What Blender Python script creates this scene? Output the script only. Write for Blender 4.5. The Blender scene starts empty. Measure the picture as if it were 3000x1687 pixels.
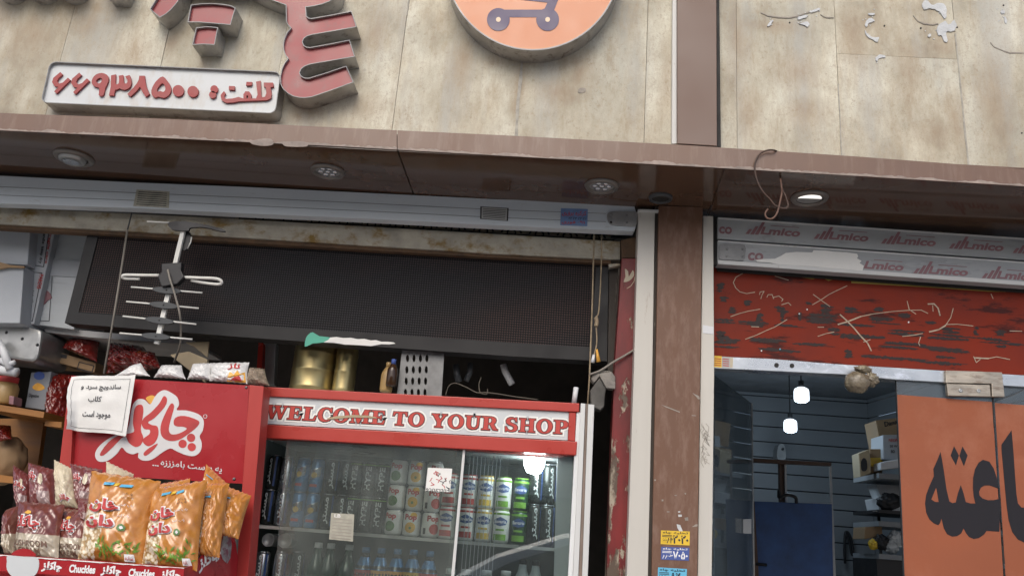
import bpy, bmesh, math, random
from mathutils import Vector, Matrix, noise
random.seed(7)
R = math.radians
sc = bpy.context.scene
COL = sc.collection

# ---------------------------------------------------------------- camera
CAM = Vector((0.0, -3.1, 1.55))
F_PX = 2400.0
PITCH, ROLL, YAW = R(17.1), R(4.46), R(-2.985)
FW = Vector((math.sin(YAW) * math.cos(PITCH), math.cos(YAW) * math.cos(PITCH), math.sin(PITCH)))
_r0 = Vector((math.cos(YAW), -math.sin(YAW), 0))
_u0 = _r0.cross(FW)
RT = math.cos(ROLL) * _r0 + math.sin(ROLL) * _u0
UP = -math.sin(ROLL) * _r0 + math.cos(ROLL) * _u0
cd = bpy.data.cameras.new('camera')
co = bpy.data.objects.new('camera', cd)
COL.objects.link(co)
cd.sensor_width = 36.0
cd.lens = F_PX / 3000 * 36
cd.clip_end = 400
cd.clip_start = 0.05
co.matrix_world = Matrix((
    (RT.x, UP.x, -FW.x, CAM.x), (RT.y, UP.y, -FW.y, CAM.y), (RT.z, UP.z, -FW.z, CAM.z), (0, 0, 0, 1)))
sc.camera = co

# ---------------------------------------------------------------- light
SUN_EL, SUN_ROT = R(42), R(190)
wd = bpy.data.worlds.new('World')
sc.world = wd
wd.use_nodes = True
nt = wd.node_tree
sky = nt.nodes.new('ShaderNodeTexSky')
sky.sky_type = 'NISHITA'
sky.sun_disc = False
sky.sun_elevation = SUN_EL
sky.sun_rotation = SUN_ROT
sky.dust_density = 4.0
sky.air_density = 0.8
sky.ozone_density = 1.0
bg = nt.nodes['Background']
nt.links.new(sky.outputs[0], bg.inputs[0])
bg.inputs[1].default_value = 0.15
sd = bpy.data.lights.new('sun', 'SUN')
sd.energy = 0.6
sd.angle = R(40)
sd.color = (0.95, 1.0, 0.95)
so = bpy.data.objects.new('sun', sd)
COL.objects.link(so)
_az = math.pi / 2 - SUN_ROT      # nishita: rotation 0 = +Y, clockwise
_sv = Vector((math.sin(SUN_ROT) * math.cos(SUN_EL), math.cos(SUN_ROT) * math.cos(SUN_EL), math.sin(SUN_EL)))
so.rotation_euler = _sv.to_track_quat('Z', 'Y').to_euler()
so.location = (0, -6, 9)
sc.view_settings.view_transform = 'Standard'
sc.view_settings.look = 'None'
sc.view_settings.exposure = 0.28
sc.view_settings.gamma = 1
try:
    sc.view_settings.use_curve_mapping = False
except Exception:
    pass
try:
    sc.cycles.max_bounces = 10
    sc.cycles.transparent_max_bounces = 16
    sc.cycles.use_denoising = True
    sc.cycles.sample_clamp_indirect = 4.0
except Exception:
    pass

# ---------------------------------------------------------------- helpers: measuring
def ray(x, y):
    return (x - 1500) / F_PX * RT - (y - 843.5) / F_PX * UP + FW

def W(p, Y):
    """Survey point p of the photograph on the plane at depth Y -> world."""
    d = ray(*p)
    return CAM + d * ((Y - CAM.y) / d.y)

def WZ(p, Z):
    d = ray(*p)
    return CAM + d * ((Z - CAM.z) / d.z)

def fr(x0, y0, s):
    def f(*a):
        if len(a) == 2 and not hasattr(a[0], '__len__'):
            return (x0 + a[0] / s, y0 + a[1] / s)
        return [(x0 + p[0] / s, y0 + p[1] / s) for p in a]
    return f
c1 = fr(0, 0, 2.576); c2 = fr(1000, 0, 2.576); c3 = fr(2000, 0, 2.576)
c4 = fr(0, 540, 2.5875); c5 = fr(700, 540, 2.5875); c6 = fr(1450, 540, 2.5875)
e1 = fr(2050, 560, 2.542); e2 = fr(0, 1080, 2.3875); e3 = fr(700, 1080, 2.3867); e4 = fr(1200, 1080, 2.3867)
e5 = fr(1750, 1080, 2.3877); e6 = fr(2350, 1080, 2.3877)
g1 = fr(0, 1180, 2.8575); g2 = fr(380, 1280, 3.56); g3 = fr(0, 900, 3.622); g4 = fr(230, 0, 4.83); g5 = fr(750, 0, 4.14)
dd = fr(0, 0, 0.8587)

def lerp(a, b, t):
    return (a[0] + (b[0] - a[0]) * t, a[1] + (b[1] - a[1]) * t)

def yat(pl, x):
    """y of a polyline at x, extrapolated at the ends."""
    for a, b in zip(pl, pl[1:]):
        if x <= b[0] or b is pl[-1]:
            return a[1] + (b[1] - a[1]) * (x - a[0]) / (b[0] - a[0])

def seg(pl, xa, xb):
    return [(xa, yat(pl, xa))] + [p for p in pl if xa < p[0] < xb] + [(xb, yat(pl, xb))]

def smooth(pts, n=4):
    out = []
    N = len(pts)
    for i in range(N):
        p0, p1, p2, p3 = pts[i - 1], pts[i], pts[(i + 1) % N], pts[(i + 2) % N]
        for k in range(n):
            t = k / n
            out.append(tuple(0.5 * (2 * p1[j] + (p2[j] - p0[j]) * t + (2 * p0[j] - 5 * p1[j] + 4 * p2[j] - p3[j]) * t * t
                                    + (3 * p1[j] - p0[j] - 3 * p2[j] + p3[j]) * t ** 3) for j in (0, 1)))
    return out

def circ(c, r, n=24, ry=None):
    ry = ry or r
    return [(c[0] + r * math.cos(2 * math.pi * i / n), c[1] + ry * math.sin(2 * math.pi * i / n)) for i in range(n)]

def inset(pts, d):
    A = sum(a[0] * b[1] - b[0] * a[1] for a, b in zip(pts, pts[1:] + pts[:1]))
    s = 1 if A > 0 else -1
    out = []
    N = len(pts)
    for i in range(N):
        p, q, r_ = Vector(pts[i - 1]), Vector(pts[i]), Vector(pts[(i + 1) % N])
        e, f = (q - p), (r_ - q)
        if e.length < 1e-6 or f.length < 1e-6:
            out.append(tuple(q)); continue
        e.normalize(); f.normalize()
        n1, n2 = Vector((-e.y, e.x)) * s, Vector((-f.y, f.x)) * s
        m = n1 + n2
        if m.length < .3:
            m = n1
        m.normalize()
        k = d / max(.45, m.dot(n1))
        out.append(tuple(q + m * k))
    return out

# ---------------------------------------------------------------- helpers: objects
WORLD = {}
def wpos(o):
    return WORLD.get(o.name, Vector((0, 0, 0)))

def tag(o, label=None, cat=None, group=None, kind=None):
    if label: o['label'] = label
    if cat: o['category'] = cat
    if group: o['group'] = group
    if kind: o['kind'] = kind
    return o

def thing(name, label, cat, loc, group=None):
    o = bpy.data.objects.new(name, None)
    COL.objects.link(o)
    o.empty_display_size = .05
    o.location = loc
    WORLD[o.name] = Vector(loc)
    return tag(o, label, cat, group)

def put(name, me, mat, parent=None, recentre=True):
    if mat is not None and not me.materials:
        me.materials.append(mat)
    base = Vector((0, 0, 0))
    if recentre and len(me.vertices):
        xs = [v.co.x for v in me.vertices]; ys = [v.co.y for v in me.vertices]; zs = [v.co.z for v in me.vertices]
        base = Vector(((min(xs) + max(xs)) / 2, (min(ys) + max(ys)) / 2, min(zs)))
        me.transform(Matrix.Translation(-base))
    o = bpy.data.objects.new(name, me)
    COL.objects.link(o)
    WORLD[o.name] = base.copy()
    if parent is not None:
        o.parent = parent
        o.location = base - wpos(parent)
    else:
        o.location = base
    return o

def mesh(name, vs, fs, mat, parent=None, sm=False, bev=0.0, normals=True):
    bm = bmesh.new()
    bv = [bm.verts.new(v) for v in vs]
    for f in fs:
        try:
            bm.faces.new([bv[i] for i in f])
        except ValueError:
            pass
    if normals:
        bmesh.ops.recalc_face_normals(bm, faces=bm.faces)
    if bev:
        es = [e for e in bm.edges if len(e.link_faces) == 2 and e.calc_face_angle(0) > .6]
        bmesh.ops.bevel(bm, geom=es, offset=bev, segments=2, affect='EDGES', profile=.5)
    me = bpy.data.meshes.new(name)
    bm.to_mesh(me)
    bm.free()
    if sm:
        for p in me.polygons: p.use_smooth = True
    return put(name, me, mat, parent)

def prism(name, pts, Yf, Yb, mat, parent=None, bev=0.0, sheet_tol=0):
    w = [W(p, Yf) for p in pts]
    n = len(w)
    vs = [tuple(p) for p in w] + [(p.x, Yb, p.z) for p in w]
    fs = [list(range(n)), list(range(2 * n - 1, n - 1, -1))] + [(i, (i + 1) % n, n + (i + 1) % n, n + i) for i in range(n)]
    return mesh(name, vs, fs, mat, parent, bev=bev)

def box(name, a, b, mat, parent=None, bev=0.0):
    (x0, y0, z0), (x1, y1, z1) = a, b
    vs = [(x, y, z) for x in (x0, x1) for y in (y0, y1) for z in (z0, z1)]
    fs = [(0, 1, 3, 2), (4, 6, 7, 5), (0, 4, 5, 1), (2, 3, 7, 6), (0, 2, 6, 4), (1, 5, 7, 3)]
    return mesh(name, vs, fs, mat, parent, bev=bev)

def pbox(name, pts, depths, mat, parent=None, bev=0.0, th=None):
    """A solid whose front corners are survey points each at its own depth; th = thickness away from the street."""
    w = [W(p, y) for p, y in zip(pts, depths)]
    n = len(w)
    vs = [tuple(p) for p in w] + [(p.x, p.y + th, p.z) for p in w]
    fs = [list(range(n)), list(range(2 * n - 1, n - 1, -1))] + [(i, (i + 1) % n, n + (i + 1) % n, n + i) for i in range(n)]
    return mesh(name, vs, fs, mat, parent, bev=bev)

def curve_mesh(splines, half, off=0.0):
    cu = bpy.data.curves.new('tmp', 'CURVE')
    cu.dimensions = '2D'
    cu.fill_mode = 'BOTH'
    cu.extrude = half
    cu.offset = off
    for s in splines:
        sp = cu.splines.new('POLY')
        sp.points.add(len(s) - 1)
        for q, p in zip(sp.points, s):
            q.co = (p[0], p[1], 0, 1)
        sp.use_cyclic_u = True
    ob = bpy.data.objects.new('tmp', cu)
    me = bpy.data.meshes.new_from_object(ob)
    bpy.data.objects.remove(ob)
    bpy.data.curves.remove(cu)
    return me

def shape(name, loops, Yf, Yb, mat, parent=None):
    """Flat plate with holes: outer loop + holes, all survey points on the plane Yf."""
    me = curve_mesh([[(W(p, Yf).x, W(p, Yf).z) for p in L] for L in loops], abs(Yb - Yf) / 2)
    me.name = name
    ym = (Yf + Yb) / 2
    for v in me.vertices:
        x, y, z = v.co
        v.co = (x, ym - z, y)
    return put(name, me, mat, parent)

FORMS = {'ا': (0xFE8E, None, None), 'ب': (0xFE90, 0xFE91, 0xFE92), 'پ': (0xFB57, 0xFB58, 0xFB59), 'ت': (0xFE96, 0xFE97, 0xFE98), 'ج': (0xFE9E, 0xFE9F, 0xFEA0),
         'چ': (0xFB7B, 0xFB7C, 0xFB7D), 'د': (0xFEAA, None, None), 'ر': (0xFEAE, None, None), 'ز': (0xFEB0, None, None), 'س': (0xFEB2, 0xFEB3, 0xFEB4), 'ف': (0xFED2, 0xFED3, 0xFED4),
         'ک': (0xFB8F, 0xFB90, 0xFB91), 'ل': (0xFEDE, 0xFEDF, 0xFEE0), 'م': (0xFEE2, 0xFEE3, 0xFEE4), 'ن': (0xFEE6, 0xFEE7, 0xFEE8), 'و': (0xFEEE, None, None), 'ه': (0xFEEA, 0xFEEB, 0xFEEC),
         'ی': (0xFBFD, 0xFBFE, 0xFBFF), 'خ': (0xFEA6, 0xFEA7, 0xFEA8)}
def persian(s):
    out = []
    for i, c in enumerate(s):
        if c not in FORMS:
            out.append(c); continue
        pv = i > 0 and s[i - 1] in FORMS and FORMS[s[i - 1]][1] is not None
        nx = i + 1 < len(s) and s[i + 1] in FORMS and FORMS[c][1] is not None
        f = FORMS[c]
        out.append(chr(f[2]) if pv and nx else chr(f[0]) if pv else chr(f[1]) if nx else c)
    return ''.join(reversed(out))

def text_mesh(s, half=0.0, off=0.0, shear=0.0):
    cu = bpy.data.curves.new('tmp', 'FONT')
    cu.body = s
    cu.extrude = half
    cu.offset = off
    cu.shear = shear
    cu.resolution_u = 3
    ob = bpy.data.objects.new('tmp', cu)
    me = bpy.data.meshes.new_from_object(ob)
    bpy.data.objects.remove(ob)
    bpy.data.curves.remove(cu)
    return me

def bounds(me):
    xs = [v.co.x for v in me.vertices]; ys = [v.co.y for v in me.vertices]
    return min(xs), max(xs), min(ys), max(ys)

def text(name, s, bl, br, tl, Y, mat, parent=None, off=0.0, th=0.0008, shear=0.0, ref=None):
    """Lettering fitted into the survey parallelogram bl-br-tl on the plane Y."""
    me = text_mesh(s, 0.5, off, shear)
    b = bounds(ref or me)
    A, B, C = W(bl, Y), W(br, Y), W(tl, Y)
    for v in me.vertices:
        u, t = (v.co.x - b[0]) / (b[1] - b[0]), (v.co.y - b[2]) / (b[3] - b[2])
        p = A + (B - A) * u + (C - A) * t
        v.co = (p.x, Y - th / 2 - v.co.z * th, p.z)
    me.name = name
    return put(name, me, mat, parent)

def tube(name, pts, r, mat, parent=None, n=8, taper=None):
    vs, fs = [], []
    P = [Vector(p) for p in pts]
    for i, p in enumerate(P):
        t = (P[min(i + 1, len(P) - 1)] - P[max(i - 1, 0)]).normalized()
        a = Vector((0, 1, 0)) if abs(t.y) < .9 else Vector((1, 0, 0))
        u = t.cross(a).normalized(); v = t.cross(u)
        rr = r if taper is None else r * (taper[0] + (taper[1] - taper[0]) * i / (len(P) - 1))
        for k in range(n):
            q = 2 * math.pi * k / n
            vs.append(p + u * math.cos(q) * rr + v * math.sin(q) * rr)
    for i in range(len(P) - 1):
        for k in range(n):
            fs.append((i * n + k, i * n + (k + 1) % n, (i + 1) * n + (k + 1) % n, (i + 1) * n + k))
    fs.append(list(range(n))); fs.append(list(range(len(vs) - 1, len(vs) - n - 1, -1)))
    return mesh(name, vs, fs, mat, parent, sm=True)

def spl(pts, n=6):
    """Open Catmull-Rom through 3D points."""
    P = [Vector(p) for p in pts]
    P = [P[0] * 2 - P[1]] + P + [P[-1] * 2 - P[-2]]
    out = []
    for i in range(1, len(P) - 2):
        for k in range(n):
            t = k / n
            out.append(0.5 * (2 * P[i] + (P[i + 1] - P[i - 1]) * t + (2 * P[i - 1] - 5 * P[i] + 4 * P[i + 1] - P[i + 2]) * t * t
                              + (3 * P[i] - P[i - 1] - 3 * P[i + 1] + P[i + 2]) * t ** 3))
    out.append(P[-2])
    return out

def lathe(name, prof, o, mat, parent=None, n=20, axis='Z', caps=True):
    """prof: (radius, height) along +axis from o."""
    vs, fs = [], []
    for r, h in prof:
        for k in range(n):
            q = 2 * math.pi * k / n
            c, s = r * math.cos(q), r * math.sin(q)
            vs.append((o[0] + c, o[1] + s, o[2] + h) if axis == 'Z' else (o[0] + c, o[1] - h, o[2] + s))
    for i in range(len(prof) - 1):
        for k in range(n):
            fs.append((i * n + k, i * n + (k + 1) % n, (i + 1) * n + (k + 1) % n, (i + 1) * n + k))
    if caps:
        fs.append(list(range(n))); fs.append(list(range(len(vs) - n, len(vs))))
    o_ = mesh(name, vs, fs, mat, parent, sm=True)
    return o_

def strokes(name, lines, Y, w, mat, parent=None, th=0.0006):
    """Thin flat strokes (scratches, ruled lines) as narrow plates on the plane Y."""
    vs, fs = [], []
    for L in lines:
        P = [W(p, Y) for p in L]
        for a, b in zip(P, P[1:]):
            t = (b - a)
            if t.length < 1e-5: continue
            t.normalize()
            nn = Vector((-t.z, 0, t.x)) * w / 2
            k = len(vs)
            a2, b2 = a - t * w * .2, b + t * w * .2
            vs += [a2 + nn, a2 - nn, b2 - nn, b2 + nn]
            vs += [v + Vector((0, th, 0)) for v in vs[k:k + 4]]
            fs += [(k, k + 1, k + 2, k + 3), (k + 7, k + 6, k + 5, k + 4), (k, k + 4, k + 5, k + 1), (k + 1, k + 5, k + 6, k + 2), (k + 2, k + 6, k + 7, k + 3), (k + 3, k + 7, k + 4, k)]
    return mesh(name, vs, fs, mat, parent)

def copy_tree(o, parent=None):
    c = o.copy(); COL.objects.link(c)
    if parent is not None: c.parent = parent
    for ch in list(o.children): copy_tree(ch, c)
    return c

# ---------------------------------------------------------------- materials
def nodes(m):
    m.use_nodes = True
    return m.node_tree, m.node_tree.nodes['Principled BSDF']

def tex(t, kind, scale, stretch=(1, 1, 1), detail=4, rough=.6, coord=None, **kw):
    mp = t.nodes.new('ShaderNodeMapping')
    mp.inputs['Scale'].default_value = stretch
    if coord is None:
        g = t.nodes.new('ShaderNodeNewGeometry'); coord = g.outputs['Position']
    t.links.new(coord, mp.inputs['Vector'])
    n = t.nodes.new(kind)
    t.links.new(mp.outputs[0], n.inputs['Vector'])
    n.inputs['Scale'].default_value = scale
    if kind == 'ShaderNodeTexNoise':
        n.inputs['Detail'].default_value = detail; n.inputs['Roughness'].default_value = rough
    return n

def ramp(t, src, stops):
    r = t.nodes.new('ShaderNodeValToRGB')
    el = r.color_ramp.elements
    while len(el) < len(stops): el.new(.5)
    for e, (p, c) in zip(el, stops):
        e.position = p
        e.color = (c, c, c, 1) if not hasattr(c, '__len__') else (*c, 1)
    t.links.new(src, r.inputs[0])
    return r.outputs[0]

def mixc(t, fac, a, b, mode='MIX'):
    m = t.nodes.new('ShaderNodeMix'); m.data_type = 'RGBA'; m.blend_type = mode
    for sck, v in ((m.inputs[0], fac), (m.inputs[6], a), (m.inputs[7], b)):
        if hasattr(v, 'is_linked') or hasattr(v, 'links'):
            t.links.new(v, sck)
        elif hasattr(v, '__len__'):
            sck.default_value = (*v, 1)
        else:
            sck.default_value = v
    return m.outputs[2]

def bumpn(t, b, src, strength, dist=.01):
    n = t.nodes.new('ShaderNodeBump')
    n.inputs['Strength'].default_value = strength; n.inputs['Distance'].default_value = dist
    t.links.new(src, n.inputs['Height']); t.links.new(n.outputs[0], b.inputs['Normal'])

def pm(name, col, rough=.6, metal=0.0, var=.25, scale=9, stretch=(1, 1, 1), bump=.0, dirt=None, dirt_amt=(.55, .75), dirt_scale=14, dirt_stretch=None, spec=.5, coat=0, bscale=None, rvar=.12):
    """Painted / plastic / metal surface with tone variation, optional dirt of its own colour and fine relief."""
    m = bpy.data.materials.new(name)
    t, b = nodes(m)
    n = tex(t, 'ShaderNodeTexNoise', scale, stretch)
    lo = [c * (1 - var) for c in col]; hi = [min(1, c * (1 + var * .6)) for c in col]
    c = ramp(t, n.outputs[0], [(.3, lo), (.7, hi)])
    if dirt:
        d = tex(t, 'ShaderNodeTexNoise', dirt_scale, dirt_stretch or stretch, 8, .72)
        f = ramp(t, d.outputs[0], [(dirt_amt[0], 0.0), (dirt_amt[1], 1.0)])
        c = mixc(t, f, c, dirt)
    t.links.new(c, b.inputs['Base Color'])
    b.inputs['Metallic'].default_value = metal
    r = ramp(t, n.outputs[0], [(.3, max(0.02, rough - rvar)), (.7, min(1, rough + rvar))])
    t.links.new(r, b.inputs['Roughness'])
    b.inputs['Specular IOR Level'].default_value = spec
    b.inputs['Coat Weight'].default_value = coat
    if bump:
        bn = tex(t, 'ShaderNodeTexNoise', bscale or scale * 6, stretch, 6)
        bumpn(t, b, bn.outputs[0], bump)
    return m

def emit(name, col, s):
    m = bpy.data.materials.new(name)
    t, b = nodes(m)
    b.inputs['Base Color'].default_value = (*col, 1)
    b.inputs['Emission Color'].default_value = (*col, 1)
    b.inputs['Emission Strength'].default_value = s
    return m

def glassy(name, tint=(.93, .96, .95), dirt=.03, veil_col=(.6, .62, .6), ior=1.5, rough=0.0):  # dirt sets the veil: dust plus haze painted for reflections
    """Thin pane: Fresnel mirror over clear, with a veil of dust and painted reflection haze."""
    m = bpy.data.materials.new(name)
    m.use_nodes = True
    t = m.node_tree
    t.nodes.remove(t.nodes['Principled BSDF'])
    out = t.nodes['Material Output']
    tr = t.nodes.new('ShaderNodeBsdfTransparent'); tr.inputs[0].default_value = (*tint, 1)
    gl = t.nodes.new('ShaderNodeBsdfGlossy'); gl.inputs['Roughness'].default_value = rough
    fz = t.nodes.new('ShaderNodeFresnel'); fz.inputs[0].default_value = ior
    mx = t.nodes.new('ShaderNodeMixShader')
    t.links.new(fz.outputs[0], mx.inputs[0]); t.links.new(tr.outputs[0], mx.inputs[1]); t.links.new(gl.outputs[0], mx.inputs[2])
    df = t.nodes.new('ShaderNodeBsdfDiffuse'); df.inputs[0].default_value = (*veil_col, 1)
    n = tex(t, 'ShaderNodeTexNoise', 5, (1, 1, .6), 6, .65)
    f = ramp(t, n.outputs[0], [(.3, dirt * .4), (.75, dirt * 1.8)])
    m2 = t.nodes.new('ShaderNodeMixShader')
    t.links.new(f, m2.inputs[0]); t.links.new(mx.outputs[0], m2.inputs[1]); t.links.new(df.outputs[0], m2.inputs[2])
    t.links.new(m2.outputs[0], out.inputs[0])
    return m

def mathn(t, op, a, b_=None):
    n = t.nodes.new('ShaderNodeMath'); n.operation = op
    for i, v in enumerate((a, b_)):
        if v is None: continue
        if hasattr(v, 'links'): t.links.new(v, n.inputs[i])
        else: n.inputs[i].default_value = v
    return n.outputs[0]

STAINS = [(c2(1640, 700), 120, 70), (c2(1820, 540), 70, 110), (c2(2450, 600), 36, 260), (c1(250, 250), 150, 160), (c1(60, 130), 120, 120), (c1(1000, 420), 90, 130), (c2(230, 260), 70, 150), (c2(1350, 620), 40, 190), (c2(900, 500), 70, 150), (c3(860, 540), 130, 90), (c3(950, 840), 110, 90), (c3(1280, 300), 60, 190), (c3(1700, 560), 70, 190), (c3(2350, 760), 70, 210), (c3(420, 300), 50, 190), (c3(500, 850), 60, 130), (c1(700, 60), 160, 60), (c2(200, 800), 90, 70), (c1(2250, 880), 60, 50), (c3(1900, 1000), 90, 80), (c1(1550, 470), 34, 60), (c1(1300, 310), 40, 70), (c2(1360, 545), 16, 70), (c2(1120, 470), 70, 40), (c2(1750, 470), 70, 50), (c1(2330, 850), 60, 40), (c1(640, 150), 90, 90), (c3(700, 200), 110, 40), (c3(1980, 330), 50, 60), (c3(2050, 900), 40, 160)]
def stone_mat():
    m = bpy.data.materials.new('travertine')
    t, b = nodes(m)
    oi = t.nodes.new('ShaderNodeObjectInfo')
    g = t.nodes.new('ShaderNodeNewGeometry')
    va = t.nodes.new('ShaderNodeVectorMath'); va.operation = 'MULTIPLY_ADD'
    t.links.new(oi.outputs['Random'], va.inputs[0]); va.inputs[1].default_value = (9, 4, 7)
    t.links.new(g.outputs['Position'], va.inputs[2])
    P = va.outputs[0]
    n1 = tex(t, 'ShaderNodeTexNoise', 3.4, (1.3, 1, .75), 9, .66, P)
    c = ramp(t, n1.outputs[0], [(.3, (.37, .32, .24)), (.46, (.58, .54, .425)), (.60, (.70, .68, .565))])
    n2 = tex(t, 'ShaderNodeTexNoise', 7.0, (2.0, 1, .5), 10, .76, P)
    f2 = ramp(t, n2.outputs[0], [(.52, 0.0), (.66, .6)])
    c = mixc(t, f2, c, (.42, .34, .235))
    n3 = tex(t, 'ShaderNodeTexNoise', 55, (1, 1, .7), 6, .75, P)
    f3 = ramp(t, n3.outputs[0], [(.55, 0.0), (.70, .7)])
    c = mixc(t, f3, c, (.36, .28, .2))
    n4 = tex(t, 'ShaderNodeTexNoise', 2.3, (2.6, 1, .3), 6, .6, P)
    f4 = ramp(t, n4.outputs[0], [(.50, 0.0), (.66, .75)])
    c = mixc(t, f4, c, (.50, .495, .45))
    n5 = tex(t, 'ShaderNodeTexNoise', 1.9, (1, 1, 1), 4, .6)
    f5 = ramp(t, n5.outputs[0], [(.3, .66), (.68, 1.08)])
    c = mixc(t, 1.0, c, f5, 'MULTIPLY')
    sp = t.nodes.new('ShaderNodeSeparateXYZ'); t.links.new(g.outputs['Position'], sp.inputs[0])
    acc = None
    for px_, rx, rz in STAINS:
        w_ = W(px_, 0); kx = F_PX / (w_ - CAM).length
        a = mathn(t, 'MULTIPLY', mathn(t, 'SUBTRACT', sp.outputs['X'], w_.x), kx / rx); b2 = mathn(t, 'MULTIPLY', mathn(t, 'SUBTRACT', sp.outputs['Z'], w_.z), kx / rz)
        d_ = mathn(t, 'MAXIMUM', mathn(t, 'SUBTRACT', 1.0, mathn(t, 'SQRT', mathn(t, 'ADD', mathn(t, 'MULTIPLY', a, a), mathn(t, 'MULTIPLY', b2, b2)))), 0.0)
        acc = d_ if acc is None else mathn(t, 'MAXIMUM', acc, d_)
    ns = tex(t, 'ShaderNodeTexNoise', 10, (1.7, 1, .5), 10, .78)
    fs = ramp(t, mathn(t, 'MULTIPLY', mathn(t, 'ADD', mathn(t, 'MULTIPLY', acc, .9), .15), ns.outputs[0]), [(.18, 0.0), (.58, .68)])
    c = mixc(t, fs, c, (.34, .25, .165))
    n6 = tex(t, 'ShaderNodeTexNoise', 26, (2.4, 1, .35), 8, .8, P)
    c = mixc(t, ramp(t, n6.outputs[0], [(.50, 0.0), (.68, .5)]), c, (.43, .36, .27))
    n8 = tex(t, 'ShaderNodeTexNoise', 16, (1.3, 1, .8), 12, .86, P)
    c = mixc(t, ramp(t, n8.outputs[0], [(.52, 0.0), (.58, .34)]), c, (.42, .345, .24))
    n7 = tex(t, 'ShaderNodeTexNoise', 190, (1, 1, 1), 2, .7)
    c = mixc(t, ramp(t, n7.outputs[0], [(.56, 0.0), (.70, .45)]), c, (.30, .25, .19))
    # hair cracks
    v = tex(t, 'ShaderNodeTexVoronoi', 5.5, (1.4, 1, .7), coord=None)
    v.feature = 'DISTANCE_TO_EDGE'
    nd = tex(t, 'ShaderNodeTexNoise', 6, (1, 1, 1), 5, .6)
    mm = t.nodes.new('ShaderNodeMix'); mm.data_type = 'VECTOR'; mm.inputs[0].default_value = .22
    t.links.new(g.outputs['Position'], mm.inputs[4]); t.links.new(nd.outputs['Color'], mm.inputs[5])
    mp = v.inputs['Vector'].links[0].from_node
    t.links.new(mm.outputs[1], mp.inputs['Vector'])
    fc = ramp(t, v.outputs['Distance'], [(.0, .5), (.008, 0.0)])
    gate = ramp(t, n1.outputs[0], [(.5, 0.0), (.56, 1.0)])
    mu = t.nodes.new('ShaderNodeMath'); mu.operation = 'MULTIPLY'
    t.links.new(fc, mu.inputs[0]); t.links.new(gate, mu.inputs[1])
    c = mixc(t, mu.outputs[0], c, (.34, .25, .17))
    t.links.new(c, b.inputs['Base Color'])
    b.inputs['Roughness'].default_value = .62
    b.inputs['Specular IOR Level'].default_value = .3
    bumpn(t, b, n3.outputs[0], .25, .004)
    return m

def peel_mat(name, base, under, under2, amt=(.5, .56), scale=16):
    m = bpy.data.materials.new(name)
    t, b = nodes(m)
    n = tex(t, 'ShaderNodeTexNoise', scale, (1.3, 1.3, .5), 8, .66)
    g = t.nodes.new('ShaderNodeNewGeometry')
    sp = t.nodes.new('ShaderNodeSeparateXYZ'); t.links.new(g.outputs['Position'], sp.inputs[0])
    mr = t.nodes.new('ShaderNodeMapRange')          # more paint lost lower down where people brush past
    mr.inputs['From Min'].default_value = 1.5; mr.inputs['From Max'].default_value = 2.5
    mr.inputs['To Min'].default_value = .09; mr.inputs['To Max'].default_value = -.06
    t.links.new(sp.outputs['Z'], mr.inputs[0])
    ad = t.nodes.new('ShaderNodeMath'); t.links.new(n.outputs[0], ad.inputs[0]); t.links.new(mr.outputs[0], ad.inputs[1])
    f = ramp(t, ad.outputs[0], [(amt[0], 0.0), (amt[1], 1.0)])
    n2 = tex(t, 'ShaderNodeTexNoise', 30, (1, 1, .4), 5, .6)
    und = mixc(t, ramp(t, n2.outputs[0], [(.45, 0.0), (.55, 1.0)]), under, under2)
    n3 = tex(t, 'ShaderNodeTexNoise', 22, (1, 1, .25), 5, .6)
    bs = ramp(t, n3.outputs[0], [(.3, [x * .55 for x in base]), (.7, [x * 1.15 for x in base])])
    c = mixc(t, f, bs, und)
    t.links.new(c, b.inputs['Base Color'])
    b.inputs['Roughness'].default_value = .5
    inv = t.nodes.new('ShaderNodeMath'); inv.operation = 'SUBTRACT'; inv.inputs[0].default_value = 1
    t.links.new(f, inv.inputs[1])
    bumpn(t, b, inv.outputs[0], .5, .003)
    return m

def uvmat(name, build, rough=.3, bump=.35):
    """Printed bag film: build(t, u, v) -> colour from the bag's own UVs."""
    m = bpy.data.materials.new(name)
    t, b = nodes(m)
    uv = t.nodes.new('ShaderNodeUVMap')
    sp = t.nodes.new('ShaderNodeSeparateXYZ'); t.links.new(uv.outputs[0], sp.inputs[0])
    c = build(t, sp.outputs['X'], sp.outputs['Y'], uv.outputs[0])
    t.links.new(c, b.inputs['Base Color'])
    b.inputs['Roughness'].default_value = rough
    b.inputs['Coat Weight'].default_value = 1.0
    b.inputs['Coat Roughness'].default_value = .06
    n = tex(t, 'ShaderNodeTexNoise', 22, (1, 1, 1), 4, .5)
    n.noise_type = 'RIDGED_MULTIFRACTAL' if hasattr(n, 'noise_type') else n.noise_type
    bumpn(t, b, n.outputs[0], bump, .006)
    return m

M = {}
M['stone'] = stone_mat()
M['backing'] = pm('mortar', (.40, .38, .33), .9, var=.4)
M['joint'] = pm('joint_fill', (.42, .40, .35), .9, var=.4, scale=20)
M['plaster'] = pm('white_plaster', (.60, .62, .63), .9, var=.2, bump=.5)
M['plaster_grey'] = pm('old_glue', (.33, .30, .26), .9, var=.3, bump=.4)
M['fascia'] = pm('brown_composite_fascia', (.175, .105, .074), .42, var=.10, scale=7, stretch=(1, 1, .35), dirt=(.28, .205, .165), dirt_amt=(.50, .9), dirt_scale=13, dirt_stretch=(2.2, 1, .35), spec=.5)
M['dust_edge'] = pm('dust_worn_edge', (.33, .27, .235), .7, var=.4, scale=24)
M['soffit'] = pm('brown_composite_soffit', (.092, .052, .033), .10, var=.12, scale=4, dirt=(.12, .07, .055), dirt_amt=(.55, .85), dirt_scale=6, spec=.7, rvar=.03)
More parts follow.
